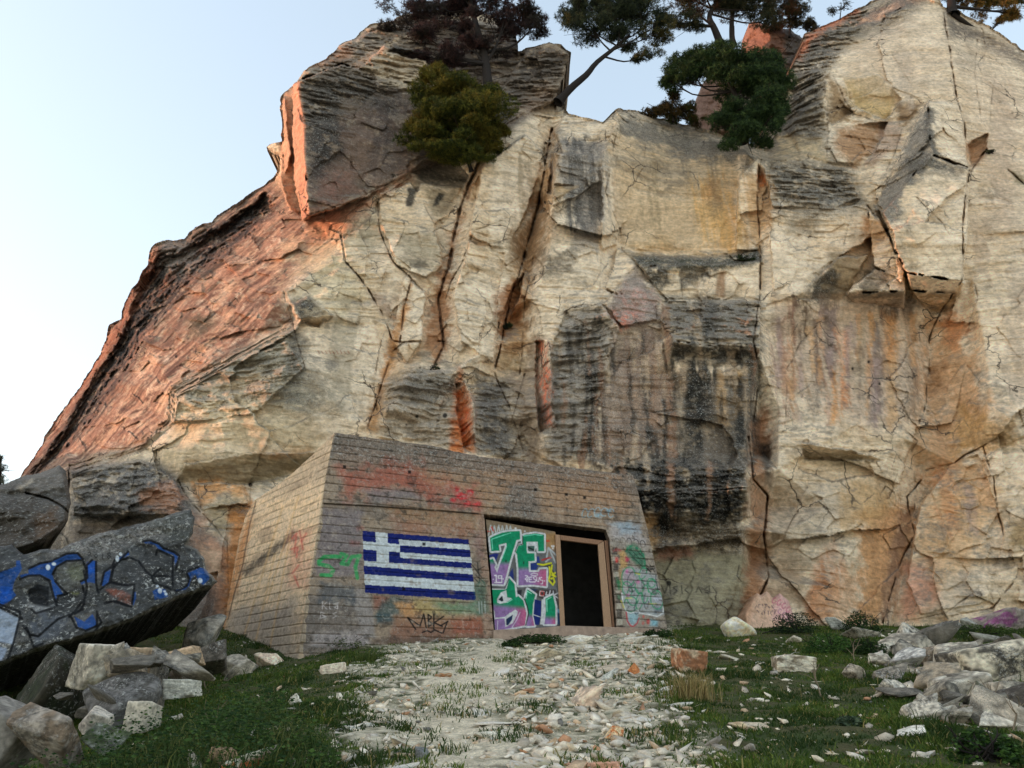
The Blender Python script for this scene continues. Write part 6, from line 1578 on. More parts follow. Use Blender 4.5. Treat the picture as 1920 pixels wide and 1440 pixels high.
def z6(pts): return [(x / 8.0, 980 + y / 8.0) for x, y in pts]
def z7(pts): return [(200 + x / 8.0, 960 + y / 8.0) for x, y in pts]
def z4(pts): return [(x / 3.0, 960 + y / 3.0) for x, y in pts]
def fallen_slab():
    out = rough_outline([(-45,1032),(0,1024),(22,1022),(32,1030),(45,1038),(75,1031),(112,1029),(150,1011),(200,998),(250,985),(300,972),(345,957),(358,955),(366,974),(362,998),(350,1022),(372,1030),(383,1048),(386,1068),(408,1091),(402,1097),(330,1122),(250,1162),(170,1191),(80,1216),(0,1246),(-45,1262)], 4, 3.6, 8.0, 13)
    f = plane([(0, 1245, 12.6), (400, 1095, 14.2), (340, 962, 14.9)])
    def pf(gg, Pw, sd):
        p_ = Paint(gg, Pw, (72, 73, 72))
        p_.spk[:] = .35 + .5 * sstep(.5, .62, p_.low); p_.blend(sstep(.5, .62, p_.mid) * .6, (50, 50, 48)); p_.blend(sstep(.44, .36, p_.mid) * .4, (112, 108, 100))
        put = p_.put
        put([(100,1035),(250,990),(350,960),(366,990),(300,1010),(180,1030)], (128,124,118), .8, 10, .7, spk=.9)
        put([(250,975),(366,955),(366,1010),(330,1020),(300,990)], (84,86,80), .7, 10, .7, spk=.6)
        for pl in (z6([(410,1010),(560,920),(740,960),(730,1250),(600,1270),(450,1180)]),): put(pl, (16,18,20), .95, 2, .3, spk=.05)
        put(z6([(430,1230),(720,1270),(830,1180),(830,1280),(560,1360)]), (140,142,142), .7, 3, .6)
        put(z6([(830,660),(1230,590),(1270,900),(1000,1000),(860,880)]), (92,92,86), .8, 4, .5, spk=.4); put(z6([(1060,700),(1220,660),(1240,820),(1100,840)]), (106,110,78), .5, 8, .8)
        put(z6([(1060,1050),(1200,1030),(1200,1080),(1080,1090)]), (120,124,60), .6, 5, .8); put(z6([(1600,1000),(1740,980),(1900,1120),(1920,1200),(1780,1170)]), (150,84,60), .6, 8, .9)
        put(z4([(-20,540),(112,600),(72,742),(-20,725)]), (146,158,172), .9, 3, .3, spk=.1); put(z4([(-20,745),(40,770),(10,830),(-20,840)]), (140,152,168), .85, 3, .3, spk=.1)
        put(z4([(160,640),(240,560),(390,590),(330,690),(200,740)]), (84,88,94), .8, 6, .5, spk=.2)
        B_ = (26, 68, 128)
        blues = [z6([(-60,760),(240,660),(240,570),(300,570),(325,690),(210,900),(190,1000),(240,1090),(160,1180),(-60,1260)]),
                 z6([(430,700),(600,620),(760,590),(1000,480),(1150,465),(1235,545),(1100,560),(960,580),(830,660),(780,760),(830,900),(960,1080),(870,1080),(835,1170),(790,1000),(760,860),(640,790),(450,790),(320,830),(300,790),(430,760)]),
                 z6([(1310,640),(1380,570),(1440,580),(1430,910),(1340,890),(1220,930),(1210,900),(1310,850)]), z6([(1580,740),(1660,700),(1650,880),(1560,970),(1520,930)]),
                 z7([(560,450),(650,435),(780,490),(860,560),(1000,610),(1085,680),(1020,810),(1010,650),(850,590),(780,560),(720,490),(580,470)]),
                 z7([(1200,920),(1400,830),(1530,860),(1540,1000),(1450,1090),(1380,1060),(1330,950),(1270,1000),(1240,1110),(1190,1160),(1040,1200),(1020,1180),(1200,1110),(1250,990)]),
                 z7([(690,1190),(780,1140),(880,1160),(920,1270),(720,1320),(710,1240)]), z7([(400,1200),(445,1200),(440,1300),(400,1400),(385,1300)]), z7([(180,690),(330,600),(340,640),(190,720)]),
                 z4([(420,590),(475,620),(520,575),(548,630),(495,668),(440,645)])]
        for pl in blues: put(pl, B_, .93, 1.3, .5, spk=.08)
        for pl in (z6([(0,960),(180,960),(160,1180),(0,1240)]), z6([(1320,600),(1430,620),(1430,760),(1310,760)])): put(pl, (22,84,178), .6, 4, .6)
        strokes = [z6([(-40,1255),(100,1310),(250,1390),(330,1440)]), z6([(300,850),(430,795),(600,790),(740,870),(800,1090),(850,1240)]), z6([(790,770),(850,660),(1000,575),(1240,560),(1290,700),(1290,850)]),
                   z6([(1240,950),(1270,1100),(1260,1220),(1200,1320),(1120,1370)]), z6([(470,1300),(540,1360),(820,1270)]), z6([(830,880),(900,960),(1010,1070),(870,1100),(850,1240)]), z6([(1440,590),(1440,900),(1460,1000),(1480,1050)]),
                   z6([(1500,1010),(1640,900),(1690,700),(1790,580),(1920,430)]), z6([(1650,890),(1920,940)]), z6([(1570,1210),(1700,1180),(1920,1250)]), z6([(430,690),(600,610),(760,580),(1000,465),(1160,455),(1240,540)]), z6([(1210,880),(1310,830),(1300,640),(1380,560)]), z6([(1520,920),(1560,740),(1680,660),(1720,560)]),
                   z7([(60,1050),(110,800),(180,730),(340,680),(480,740),(590,890),(680,970),(700,1060),(900,1130),(990,1120),(990,830),(1000,680),(880,620),(760,560),(740,640)]), z7([(680,970),(800,850)]), z7([(1085,690),(1040,840),(1150,900),(1370,830)]), z7([(1200,920),(1240,1000),(1200,1110),(1050,1190),(900,1130)]),
                   z7([(60,1060),(250,1100),(420,1090),(380,1380)]), z7([(0,1350),(150,1340),(370,1420)]), z7([(720,960),(960,960)]), z7([(540,440),(650,425),(790,480),(860,545),(1010,600),(1090,660)]),
                   z4([(130,640),(170,690),(215,700),(270,650),(330,600),(400,575),(470,545)]), z4([(390,590),(420,560),(480,480),(490,420),(470,330)]), z4([(110,600),(75,740),(35,850)]), z4([(150,650),(190,760),(240,740)]), z4([(120,600),(110,560),(0,520)]), z4([(400,590),(430,650),(480,668),(545,640),(545,560)]), z4([(550,580),(570,620),(520,690)])]
        for s_ in strokes: p_.line(s_, 4.6, (12,13,15), .95, 1.0)
        for cx, cy, rx, ry in ((720,670,34,42),(808,620,32,24),(1760,540,26,46),(1810,470,22,24)): put(z6(ell(cx, cy, rx, ry)), (196,204,206), .9, 1, .2)
        for cx, cy, rx, ry in ((760,1110,22,16),(800,1180,32,44),(870,1190,20,16),(1400,1030,36,40),(890,1230,22,22)): put(z7(ell(cx, cy, rx, ry)), (190,200,208), .9, 1, .2)
        # small black date above the lettering
        for s_ in ([(1320,450),(1350,440),(1360,470),(1320,500),(1375,500)], [(1420,490),(1450,470),(1465,500),(1440,525),(1418,505),(1420,490)], [(1540,470),(1540,540)], [(1640,450),(1610,470),(1660,510),(1630,540),(1608,515),(1660,475),(1640,450)]):
            p_.line(z6(s_), 1.8, (24,24,24), .9, .6)
        lip = sstep(-6, -1, sd) * sstep(1080, 1095, gg.PY + .4 * gg.PX - 60)
        put([(0,0)] * 3, B_, 0) if False else None
        p_.blend(lip * .5, (150, 144, 132))
        n1 = fbm(Pw[..., 0] / 1.3, Pw[..., 1] / 1.3, Pw[..., 2] / 1.3, 3, .6); n2 = fbm(Pw[..., 0] / .3, Pw[..., 1] / .3, Pw[..., 2] / .3, 4, .6)
        ed = .22 * np.clip(1 + sd / 6.0, 0, 1) ** 2
        return p_.rgba(), (n1 - .5) * .7 + (n2 - .5) * .28 + ed, None
    o, _ = relief('fallen_slab', out, f, pf, 1.0, [(-.15, .25, -.03), (-.95, 1.5, -.35), (-2.0, 3.1, -.55)], M_SLAB, jitter=.06, side_col=(50, 47, 43))  # side_col puts the cavity's shade into the sides and underside
    tag(o, 'huge tilted grey rock slab covered with blue, grey and black graffiti lettering', 'rock slab')
fallen_slab()

# pinnacles standing back on the plateau behind the pines
def pinnacle(label, out, D_, col, col2, seed):
    O = rough_outline(out, 3, 4.5, seed, 10)
    f = lambda a, b: D_ + (a - O[:, 0].mean()) * -.004
    x0, x1 = O[:, 0].min(), O[:, 0].max()
    def pf(gg, Pw, sd):
        p_ = Paint(gg, Pw, col)
        p_.put([(x0 + .62 * (x1 - x0), -60), (x1 + 5, -60), (x1 + 5, 400), (x0 + .7 * (x1 - x0), 400)], col2, .85, 6, .7, spk=.2)  # lit side reddish, shaded side greyer: painted into the colour
        n1 = fbm(Pw[..., 0] / 1.0, Pw[..., 1] / 1.0, Pw[..., 2] / 1.0, 3, .6); n2 = fbm(Pw[..., 0] / .3, Pw[..., 1] / .3, Pw[..., 2] / .3, 4, .6)
        xe = x0 + .62 * (x1 - x0)
        xe = x0 + .42 * (x1 - x0)
        face = np.where(gg.PX < xe, (xe - gg.PX) * .045, (gg.PX - xe) * .01)      # one face turned to the sun, one to the viewer
        return p_.rgba(), face + (n1 - .5) * 1.1 + (n2 - .5) * .7 + .4 * np.clip(1 + sd / 5.0, 0, 1) ** 2, None
    o, _ = relief('rock_pinnacle', O, f, pf, 1.5, [(0, .6, 0), (.3, 3, -1)], M_SLAB, jitter=.2)
    tag(o, label, 'rock outcrop')
pinnacle('reddish rock pinnacle on the skyline behind the low green pine', [(1296,250),(1300,205),(1312,165),(1335,140),(1352,150),(1368,160),(1410,150),(1418,185),(1412,250)], 31.0, (140,112,96), (130,122,110), 1.0)
pinnacle('square reddish rock block on the skyline below the twin trunked pine', [(1392,120),(1396,70),(1404,45),(1412,40),(1430,46),(1470,52),(1500,66),(1512,80),(1505,130),(1450,140)], 31.5, (132,98,82), (92,88,82), 2.0)
# ------------------------------------------------------------------ loose stones
def slope_mat(x, y):
    e = .25
    gx = (ground_z(x + e, y) - ground_z(x - e, y)) / (2 * e); gy = (ground_z(x, y + e) - ground_z(x, y - e)) / (2 * e)
    return float(gx), float(gy)
SR = np.random.RandomState(21)
kinds = []
for k in range(14):
    v, f = rock_verts(200 + k, 3, 9, 34, .05, .08, box=(k % 3 == 0))
    kinds.append((v, f))
pal = [(226,216,200),(218,206,186),(206,200,190),(232,224,210),(184,174,160),(200,174,146),(150,146,140),(186,140,108),(112,110,106)]
palp = np.array([.2,.2,.16,.16,.09,.08,.06,.03,.02])
smesh = []
for k in range(34):
    v, f = kinds[k % 14]
    c = rock_col(v, pal[SR.choice(9, p=palp)], 300 + k, pal[SR.choice(6)], .2)
    me_o = new_mesh('stone', v, f, M_BOULDER, None, False, c)
    smesh.append(me_o.data); bpy.data.objects.remove(me_o)
def stone_spots(n, dens, lo, hi, pw, seed):
    r = np.random.RandomState(seed); out = []
    while len(out) < n:
        y = 6.6 + 14.2 * r.rand() ** 1.25; x = (r.rand() * 2 - 1) * .70 * y
        if r.rand() > dens(x, y): continue
        out.append((x, y, lo + (hi - lo) * r.rand() ** pw))
    return out
def dens_big(x, y):
    p = float(path_mask(np.array(x), np.array(y))); l = float(lane_mask(np.array(x), np.array(y)))
    edge = 1 if y < 19.5 else .2
    grass = .10 if x < -2 else .16
    return (p * (1 - .5 * l) * (.6 if x < 0 else 1) + (1 - p) * grass) * edge * (0 if x < -.42 * y else 1) * (.3 if (x > .42 * y and y > 10) else 1)
spots = stone_spots(292, dens_big, .09, .38, 2.6, 5)
for x, y, s in spots:
    me = smesh[SR.randint(34)]
    o = bpy.data.objects.new('stone', me); COL.objects.link(o)
    gx, gy = slope_mat(x, y)
    fl = SR.uniform(.16, .42)
    o.scale = (s / 2 * SR.uniform(.9, 1.5), s / 2 * SR.uniform(.7, 1.1), s / 2 * fl)
    o.rotation_euler = (math.atan(gy) + SR.normal() * .2, -math.atan(gx) + SR.normal() * .2, SR.uniform(0, 6.28) if SR.rand() < .35 else SR.normal() * .4)
    o.location = (x, y, float(ground_z(x, y)) + s * fl * .04)
    onp = float(path_mask(np.array(x), np.array(y))) > .5
    if onp: tag(o, 'pale flat loose stone lying on the stony track below the bunker', 'stone', 'loose pale stones on the stony track')
    else: tag(o, 'pale loose stone lying in the short grass beside the track', 'stone', 'loose pale stones in the grass')
# gravel and rubble too small to count
kv = []
for k in range(8):
    v, f = rock_verts(400 + k, 1, 7, 20, .06)
    kv.append((v, f))
def gravel():
    r = np.random.RandomState(9)
    n = 42000
    y = 6.0 + 14.8 * r.rand(n) ** 1.3; x = (r.rand(n) * 2 - 1) * .72 * y
    p = path_mask(x, y); l = lane_mask(x, y)
    d = p * (1 - .3 * l) * np.where(x < .0, .9, .9) + (1 - p) * .13
    k = (r.rand(n) < d) & (x > -.45 * y)
    x = x[k]; y = y[k]; l = l[k]; n = len(x)
    s = .012 + .12 * r.rand(n) ** 6.0; s = s * (1 - .45 * l) * np.where(x < 0, .75, 1.0)
    z = ground_z(x, y)
    Vs = []; Fs = []; Cs = []; off = 0
    cols = np.array([lin(c) for c in pal])
    ci = r.choice(9, n, p=palp)
    for k in range(8):
        sel = np.where(np.arange(n) % 8 == k)[0]
        v, f = kv[k]
        a = r.rand(len(sel)) * 6.28; ca, sa = np.cos(a), np.sin(a)
        sx = s[sel] * r.uniform(.5, 1.1, len(sel)); sy = s[sel] * r.uniform(.4, .6, len(sel)); sz = s[sel] * r.uniform(.16, .42, len(sel))
        vx = v[None, :, 0] * sx[:, None]; vy = v[None, :, 1] * sy[:, None]; vz = v[None, :, 2] * sz[:, None]
        X_ = x[sel][:, None] + vx * ca[:, None] - vy * sa[:, None]; Y_ = y[sel][:, None] + vx * sa[:, None] + vy * ca[:, None]
        Z_ = z[sel][:, None] + vz + sz[:, None] * .35 + .14 * (Y_ - y[sel][:, None]) + r.normal(size=len(sel))[:, None] * .3 * (X_ - x[sel][:, None]) + r.normal(size=len(sel))[:, None] * .3 * (Y_ - y[sel][:, None])
        Vs.append(np.stack([X_, Y_, Z_], -1).reshape(-1, 3))
        Fs.append((f[None] + (off + np.arange(len(sel)) * len(v))[:, None, None]).reshape(-1, 3)); off += len(sel) * len(v)
        c = cols[ci[sel]] * r.uniform(.85, 1.25, len(sel))[:, None] * np.array([1.06, 1.0, .92])
        Cs.append(np.concatenate([np.repeat(c[:, None], len(v), 1), np.full((len(sel), len(v), 1), .12)], 2).reshape(-1, 4))
    o = new_mesh('gravel', np.concatenate(Vs), np.concatenate(Fs), M_BOULDER, None, False, np.concatenate(Cs))
    tag(o, 'pale gravel and small rubble covering the track', 'gravel', None, 'stuff')
gravel()

# ------------------------------------------------------------------ vegetation
def leaf_mat(name, rough=.75, trans=.25):
    m, n, b = mat_base(name)
    a = nd(n, 'ShaderNodeAttribute', attribute_name='Col')
    tc = nd(n, 'ShaderNodeTexCoord'); nz = nd(n, 'ShaderNodeTexNoise', i_Scale=3.0, i_Detail=3.0)
    n.links.new(tc.outputs['Object'], nz.inputs['Vector'])
    c = mixc(n, 1.0, a.outputs['Color'], ramp(n, nz.outputs[0], .3, .7, (.75, .78, .75, 1), (1.25, 1.2, 1.1, 1)), 'MULTIPLY')
    n.links.new(c, b.inputs['Base Color']); b.inputs['Roughness'].default_value = rough
    tr = nd(n, 'ShaderNodeBsdfTranslucent'); n.links.new(c, tr.inputs[0])
    mx = nd(n, 'ShaderNodeMixShader'); mx.inputs[0].default_value = trans
    n.links.new(b.outputs[0], mx.inputs[1]); n.links.new(tr.outputs[0], mx.inputs[2])
    n.links.new(mx.outputs[0], n.nodes['Material Output'].inputs[0])
    return m
M_LEAF = leaf_mat('leaves'); M_GRASS = leaf_mat('grass_blades', .7, .3)
M_BARK = plain('pine_bark', (46, 40, 36), .4, 10.0, .95, .6, (6, 6, 1.5))

def blades(x, y, z, h, wd, lean, col, r, tip=1.0):
    """curved grass blades: two quads-as-triangles each"""
    n = len(x)
    a = r.rand(n) * 6.28; la = r.rand(n) * 6.28
    dx = np.cos(a) * wd; dy = np.sin(a) * wd
    lx = np.cos(la) * lean * h; ly = np.sin(la) * lean * h
    P = np.zeros((n, 5, 3))
    P[:, 0] = np.stack([x - dx, y - dy, z], 1); P[:, 1] = np.stack([x + dx, y + dy, z], 1)
    P[:, 2] = np.stack([x - dx * .7 + lx * .35, y - dy * .7 + ly * .35, z + h * .6], 1); P[:, 3] = np.stack([x + dx * .7 + lx * .35, y + dy * .7 + ly * .35, z + h * .6], 1)
    P[:, 4] = np.stack([x + lx, y + ly, z + h * (1 - .25 * lean)], 1)
    b = np.arange(n)[:, None] * 5
    tri = np.concatenate([b + np.array([[0, 1, 3]]), b + np.array([[0, 3, 2]]), b + np.array([[2, 3, 4]])])
    C = np.ones((n, 5, 4)); C[:, :, :3] = col[:, None]
    return P.reshape(-1, 3), tri, C.reshape(-1, 4)

def grass():
    r = np.random.RandomState(33)
    n = 760000
    y = 5.8 + 18.5 * r.rand(n) ** 1.15; x = (r.rand(n) * 2 - 1) * .86 * y
    p = path_mask(x, y)
    pn = fbm(x / .7, y / .7, x * 0 + 3.1, 4, .6); fine = fbm(x / .18, y / .18, x * 0 + 5.1, 3, .6)
    d = (1 - p) * (.5 + .9 * sstep(.38, .58, pn)) * (.25 + .75 * sstep(.36, .52, fine)) + p * .16 * sstep(.52, .62, pn)
    d = d * np.where(x < -.44 * y, .35, 1.0)
    k = r.rand(n) < d
    x = x[k]; y = y[k]; n = len(x); pn = pn[k]
    h = (.035 + .05 * r.rand(n)) * (.7 + .9 * sstep(.45, .7, pn)) * np.where(r.rand(n) < .02, 2.4, 1)
    c = lin((60, 86, 30)) + (lin((118, 132, 56)) - lin((60, 86, 30))) * (r.rand(n) ** 2)[:, None]
    c = c + (lin((42, 64, 26)) - c) * sstep(.5, .66, fbm(x / 1.4, y / 1.4, x * 0 + 7.7, 3))[:, None] * .8
    dry = r.rand(n) < .07; c[dry] = lin((150, 136, 84))
    v, t, C = blades(x, y, ground_z(x, y) - .01, h, .005 + .004 * r.rand(n), .3 + .8 * r.rand(n), c, r)
    tag(new_mesh('grass', v, t, M_GRASS, None, False, C), 'short dark green grass on both sides of the track', 'grass', None, 'stuff')
grass()

def leaves_cloud(ctr, nrm, size, col, r, asp=.5):
    """small leaf quads: centre, normal jitter, size"""
    n = len(ctr)
    a = r.normal(size=(n, 3)); a /= np.linalg.norm(a, axis=1, keepdims=True)
    u = np.cross(a, nrm + 1e-3); u /= np.maximum(np.linalg.norm(u, axis=1, keepdims=True), 1e-6)
    w_ = np.cross(u, a)
    s = size[:, None]
    P = np.stack([ctr - u * s, ctr + w_ * s * asp, ctr + u * s, ctr - w_ * s * asp], 1)
    b = np.arange(n)[:, None] * 4
    C = np.ones((n, 4, 4)); C[:, :, :3] = col[:, None]
    return P.reshape(-1, 3), b + np.array([[0, 1, 2, 3]]), C.reshape(-1, 4)

def weeds():
    """leafy ground cover in the lower left corner"""
    r = np.random.RandomState(44)
    n = 30000
    px = r.uniform(20, 640, n); py = r.uniform(1270, 1460, n)
    line = np.interp(px, [20, 160, 260, 330, 420, 480, 560, 640], [1440, 1420, 1375, 1335, 1300, 1310, 1380, 1440])
    k = py > line + 30 * (r.rand(n) - .3)
    px = px[k]; py = py[k]; n = len(px)
    y = np.interp(py, [1280, 1330, 1380, 1440, 1460], [11.2, 9.4, 8.2, 7.2, 6.9]) + r.normal(size=n) * .25
    rx, ry, rz = ray(px, py); x = rx * y
    lump = fbm(x / .35, y / .35, x * 0 + 1.3, 3, .55)
    H = .10 + .42 * sstep(.35, .7, lump)
    z = ground_z(x, y) + H * r.rand(n) ** .7
    col = lin((38, 62, 30)) + (lin((84, 112, 52)) - lin((38, 62, 30))) * (r.rand(n) ** 2.2)[:, None]
    v, q_, C = leaves_cloud(np.stack([x, y, z], 1), np.tile([0, 0, 1.0], (n, 1)), .008 + .022 * r.rand(n) ** 1.7, col, r, .45)
    m_ = r.rand(n) < .35
    hb = .08 + .30 * r.rand(m_.sum()) ** 2
    cb = lin((52, 74, 32)) + (lin((128, 128, 74)) - lin((52, 74, 32))) * (r.rand(m_.sum()) ** 3)[:, None]
    v2, t2, C2 = blades(x[m_], y[m_], ground_z(x[m_], y[m_]), hb, np.full(m_.sum(), .005), .3 + .9 * r.rand(m_.sum()), cb, r)
    v = np.concatenate([v, v2]); C = np.concatenate([C, C2]); q_ = [q_, t2 + (len(v) - len(v2))]
    tag(new_mesh('ground_cover', v, q_, M_LEAF, None, False, C), 'dark leafy weeds in the lower left corner', 'weeds', None, 'stuff')
weeds()

def tube(pts, rads, sides=8):
    P = np.asarray(pts, float); n = len(P)
    T = np.gradient(P, axis=0); T /= np.maximum(np.linalg.norm(T, axis=1, keepdims=True), 1e-9)
    ref = np.array([.31, .92, .2]); Vv = []
    for i in range(n):
        a = np.cross(T[i], ref); a /= np.linalg.norm(a); b = np.cross(T[i], a)
        t = np.linspace(0, 2 * np.pi, sides, endpoint=False)
        Vv.append(P[i] + rads[i] * (np.cos(t)[:, None] * a + np.sin(t)[:, None] * b))
    Vv = np.concatenate(Vv); F_ = []
    for i in range(n - 1):
        for j in range(sides):
            F_.append([i * sides + j, i * sides + (j + 1) % sides, (i + 1) * sides + (j + 1) % sides, (i + 1) * sides + j])
    return Vv, np.array(F_)

def spline(pts, n):
    P = np.asarray(pts, float); t = np.linspace(0, len(P) - 1, n); i = np.minimum(t.astype(int), len(P) - 2); f = (t - i)[:, None]
    Pm = np.concatenate([[2 * P[0] - P[1]], P, [2 * P[-1] - P[-2]]])
    p0, p1, p2, p3 = Pm[i], Pm[i + 1], Pm[i + 2], Pm[i + 3]
    return .5 * (2 * p1 + (p2 - p0) * f + (2 * p0 - 5 * p1 + 4 * p2 - p3) * f * f + (3 * p1 - p0 - 3 * p2 + p3) * f ** 3)

class Soup:
    def __init__(s): s.v = []; s.f = []; s.n = 0; s.c = []
    def add(s, v, f, c=None):
        s.v.append(v); s.f.append(np.asarray(f) + s.n); s.n += len(v)
        if c is not None: s.c.append(c)
    def build(s, name, mat, parent, smooth=True):
        o = new_mesh(name, np.concatenate(s.v), np.concatenate(s.f), mat, None, smooth, np.concatenate(s.c) if s.c else None)
        keep_world(o, parent); return o

def needles(ctr, r, L, col, n_per=7, up=.35):
    """a tuft of long thin needles at each centre"""
    m = len(ctr)
    d = r.normal(size=(m, n_per, 3)); d[..., 2] += up; d /= np.linalg.norm(d, axis=2, keepdims=True)
    s = np.cross(d, r.normal(size=d.shape)); s /= np.maximum(np.linalg.norm(s, axis=2, keepdims=True), 1e-6)
    Ln = L * r.uniform(.6, 1.15, (m, n_per, 1)); wd = .011
    c0 = ctr[:, None] + d * .01
    A = c0 - s * wd; B_ = c0 + s * wd; E = ctr[:, None] + d * Ln
    P = np.stack([A, B_, E], 2).reshape(-1, 3)
    C = np.ones((m, n_per * 3, 4)); C[:, :, :3] = col[:, None]
    return P, np.arange(len(P)).reshape(-1, 3), C.reshape(-1, 4)

def pine(label, trunk, pads, green, seed, name='pine_tree', cat='tree', group=None, r0=.22, L=.17, dens=1.0, col2=None, sides=9, limb_from=.35, c2frac=.25, open_=.42, puff=1.0):
    """trunk: [(px,py,D)...] from foot to tip; pads: [(px,py,rx,ry,D)] flattened foliage masses"""
    r = np.random.RandomState(seed)
    T = spline([at(*p) for p in trunk], 14)
    root = empty(name, tuple(T[0]), label, cat, group)
    rad = np.linspace(r0, r0 * .32, 14); rad[0] *= 1.35
    v, f = tube(T, rad, sides)
    so = Soup(); so.add(v, f); so.build('trunk', M_BARK, root)
    br = Soup(); fo = Soup()
    for (cx, cy, rx, ry, D_) in pads:
        k = D_ / (F_PX * (CP - (720 - cy) / F_PX * SP))
        C_ = at(cx, cy, D_); RX = rx * k * 1.22 * puff; RZ = ry * k * .98 * puff; RY = (RX + RZ) * .5
        # limb from the trunk into the pad, then twigs
        j = int(np.clip(np.argmin(np.linalg.norm(T - C_, axis=1)) - r.randint(1, 4), 14 * limb_from, 12))
        st = T[j]; mid = st * .45 + C_ * .55 + np.array([0, 0, -.12 * np.linalg.norm(C_ - st)]) + r.normal(size=3) * .12
        b_ = spline([st, mid, C_], 8)
        v, f = tube(b_, np.linspace(rad[j] * .5, .018, 8), 6); br.add(v, f)
        for q in range(9):
            e = C_ + r.normal(size=3) * np.array([RX, RY, RZ]) * .5
            s2 = b_[r.randint(4, 8)]
            v, f = tube(spline([s2, (s2 + e) / 2 + r.normal(size=3) * .06, e], 5), np.linspace(.022, .007, 5), 4); br.add(v, f)
        m = int(360 * dens * (RX * RZ + RX * RY + RY * RZ) / 1.2)
        d = r.normal(size=(m, 3)); d /= np.linalg.norm(d, axis=1, keepdims=True)
        rr = r.rand(m) ** .42
        sub = r.normal(size=(7, 3)) * .42; sub[:, 2] *= .9; ssz = r.uniform(.38, .62, 7); pick = r.randint(0, 7, m)
        P = C_ + (sub[pick] + d * rr[:, None] * ssz[pick][:, None]) * np.array([RX, RY, RZ])
        P[:, 2] -= .15 * RZ * (np.abs(d[:, 0]) ** 2)
        nz = fbm(P[:, 0] / .55, P[:, 1] / .55, P[:, 2] / .42, 3, .6)
        keep = nz > open_ + .10 * (rr - .6)
        P = P[keep]; nz = nz[keep]
        t = r.rand(len(P)) ** 1.6
        col = lin(green[0]) + (lin(green[1]) - lin(green[0])) * t[:, None]
        if col2 is not None:
            g2 = sstep(.47, .6, fbm(P[:, 0] / 1.1, P[:, 1] / 1.1, P[:, 2] / 1.1 + 4, 2)) * (r.rand(len(P)) < .75)
            col = col + (lin(col2) - col) * (g2 * min(1, c2frac * 3))[:, None]
        v, f, c = needles(P, r, L, col, 10); fo.add(v, f, c)
    br.build('limbs', M_BARK, root)
    fo.build('crown', M_LEAF, root, False)
    return root
DG = ((34, 48, 28), (74, 92, 46))
pine('dark pine with thin reddish foliage on top of the left rock block',
     [(918,205,27.2),(914,150,27.4),(906,95,27.8),(893,50,28.1),(884,10,28.3),(870,-40,28.5)],
     [(770,30,42,26,28.3),(800,70,40,20,28.0),(820,5,52,28,28.8),(870,-15,50,30,28.4),(930,0,48,30,28.2),(985,20,44,26,28.0),(1005,45,26,18,27.8),(945,40,40,20,27.6),(860,55,40,18,27.6),(800,105,30,14,27.4),(850,110,40,16,27.2),(890,85,36,14,27.6)],
     ((44,38,40),(92,66,64)), 1, r0=.26, dens=2.1, open_=.43, col2=(60,58,50))  # red of the low sun is put into the needle colours
pine('pine leaning out to the right over the gap in the skyline',
     [(1046,192,27.0),(1072,164,27.0),(1100,140,27.0),(1118,118,27.1),(1150,92,27.3),(1180,66,27.5)],
     [(1085,15,32,30,27.0),(1110,45,44,32,27.2),(1105,-5,46,34,27.6),(1150,20,48,36,27.4),(1165,60,42,24,27.2),(1205,20,44,36,27.6),(1225,60,34,22,27.4),(1210,98,20,14,27.0),(1170,-10,50,30,27.8),(1240,40,24,26,27.6)],
     ((34,44,34),(78,86,58)), 2, r0=.19, dens=1.6, col2=(110,96,48), c2frac=.2, open_=.40)
pine('twin trunked pine with orange lit limbs spreading along the top of the photo',
     [(1352,85,30.0),(1340,55,30.0),(1330,30,30.0),(1345,0,30.1),(1360,-40,30.2)],
     [(1290,10,46,26,29.8),(1270,-15,50,28,30.2),(1325,-10,46,22,30),(1380,0,50,24,30),(1430,10,46,26,30.2),(1470,-5,46,30,30.4),(1300,45,30,16,29.6),(1450,35,34,16,30),(1400,-25,60,26,30.5),(1265,42,22,12,29.6)],
     ((36,48,32),(86,80,52)), 3, r0=.2, dens=1.3, col2=(104,66,44), open_=.45)
tw = pine('second slim pine stem rising beside the twin trunked pine', [(1374,84,30.4),(1372,55,30.4),(1374,25,30.5),(1385,-15,30.6),(1395,-60,30.6)],
     [(1380,-30,60,26,30.6),(1350,-20,40,20,30.4),(1425,-15,50,22,30.8),(1400,25,28,12,30.4)], ((36,48,32),(86,80,52)), 13, r0=.16, dens=1.2, col2=(104,66,44))
pine('low dense green pine hanging over the cliff edge in the middle of the skyline',
     [(1392,268,25.4),(1388,230,25.3),(1380,190,25.4),(1372,150,25.6),(1365,115,25.8)],
     [(1320,110,46,24,25.6),(1370,100,54,26,25.6),(1425,115,46,30,25.4),(1450,150,26,34,25.4),(1345,135,50,20,25.4),(1400,145,54,26,25.2),(1300,140,30,16,25.6),(1268,140,26,18,25.8),(1425,205,42,26,25.0),(1390,225,44,20,24.9),(1445,190,22,34,25.2),(1400,255,40,18,24.7),(1440,245,20,28,24.8),(1375,205,30,16,25.0),(1445,120,30,30,25.6),(1255,150,16,12,26)],
     ((32,50,30),(78,100,54)), 4, r0=.17, dens=2.1, open_=.34, puff=1.1, name='pine_tree')
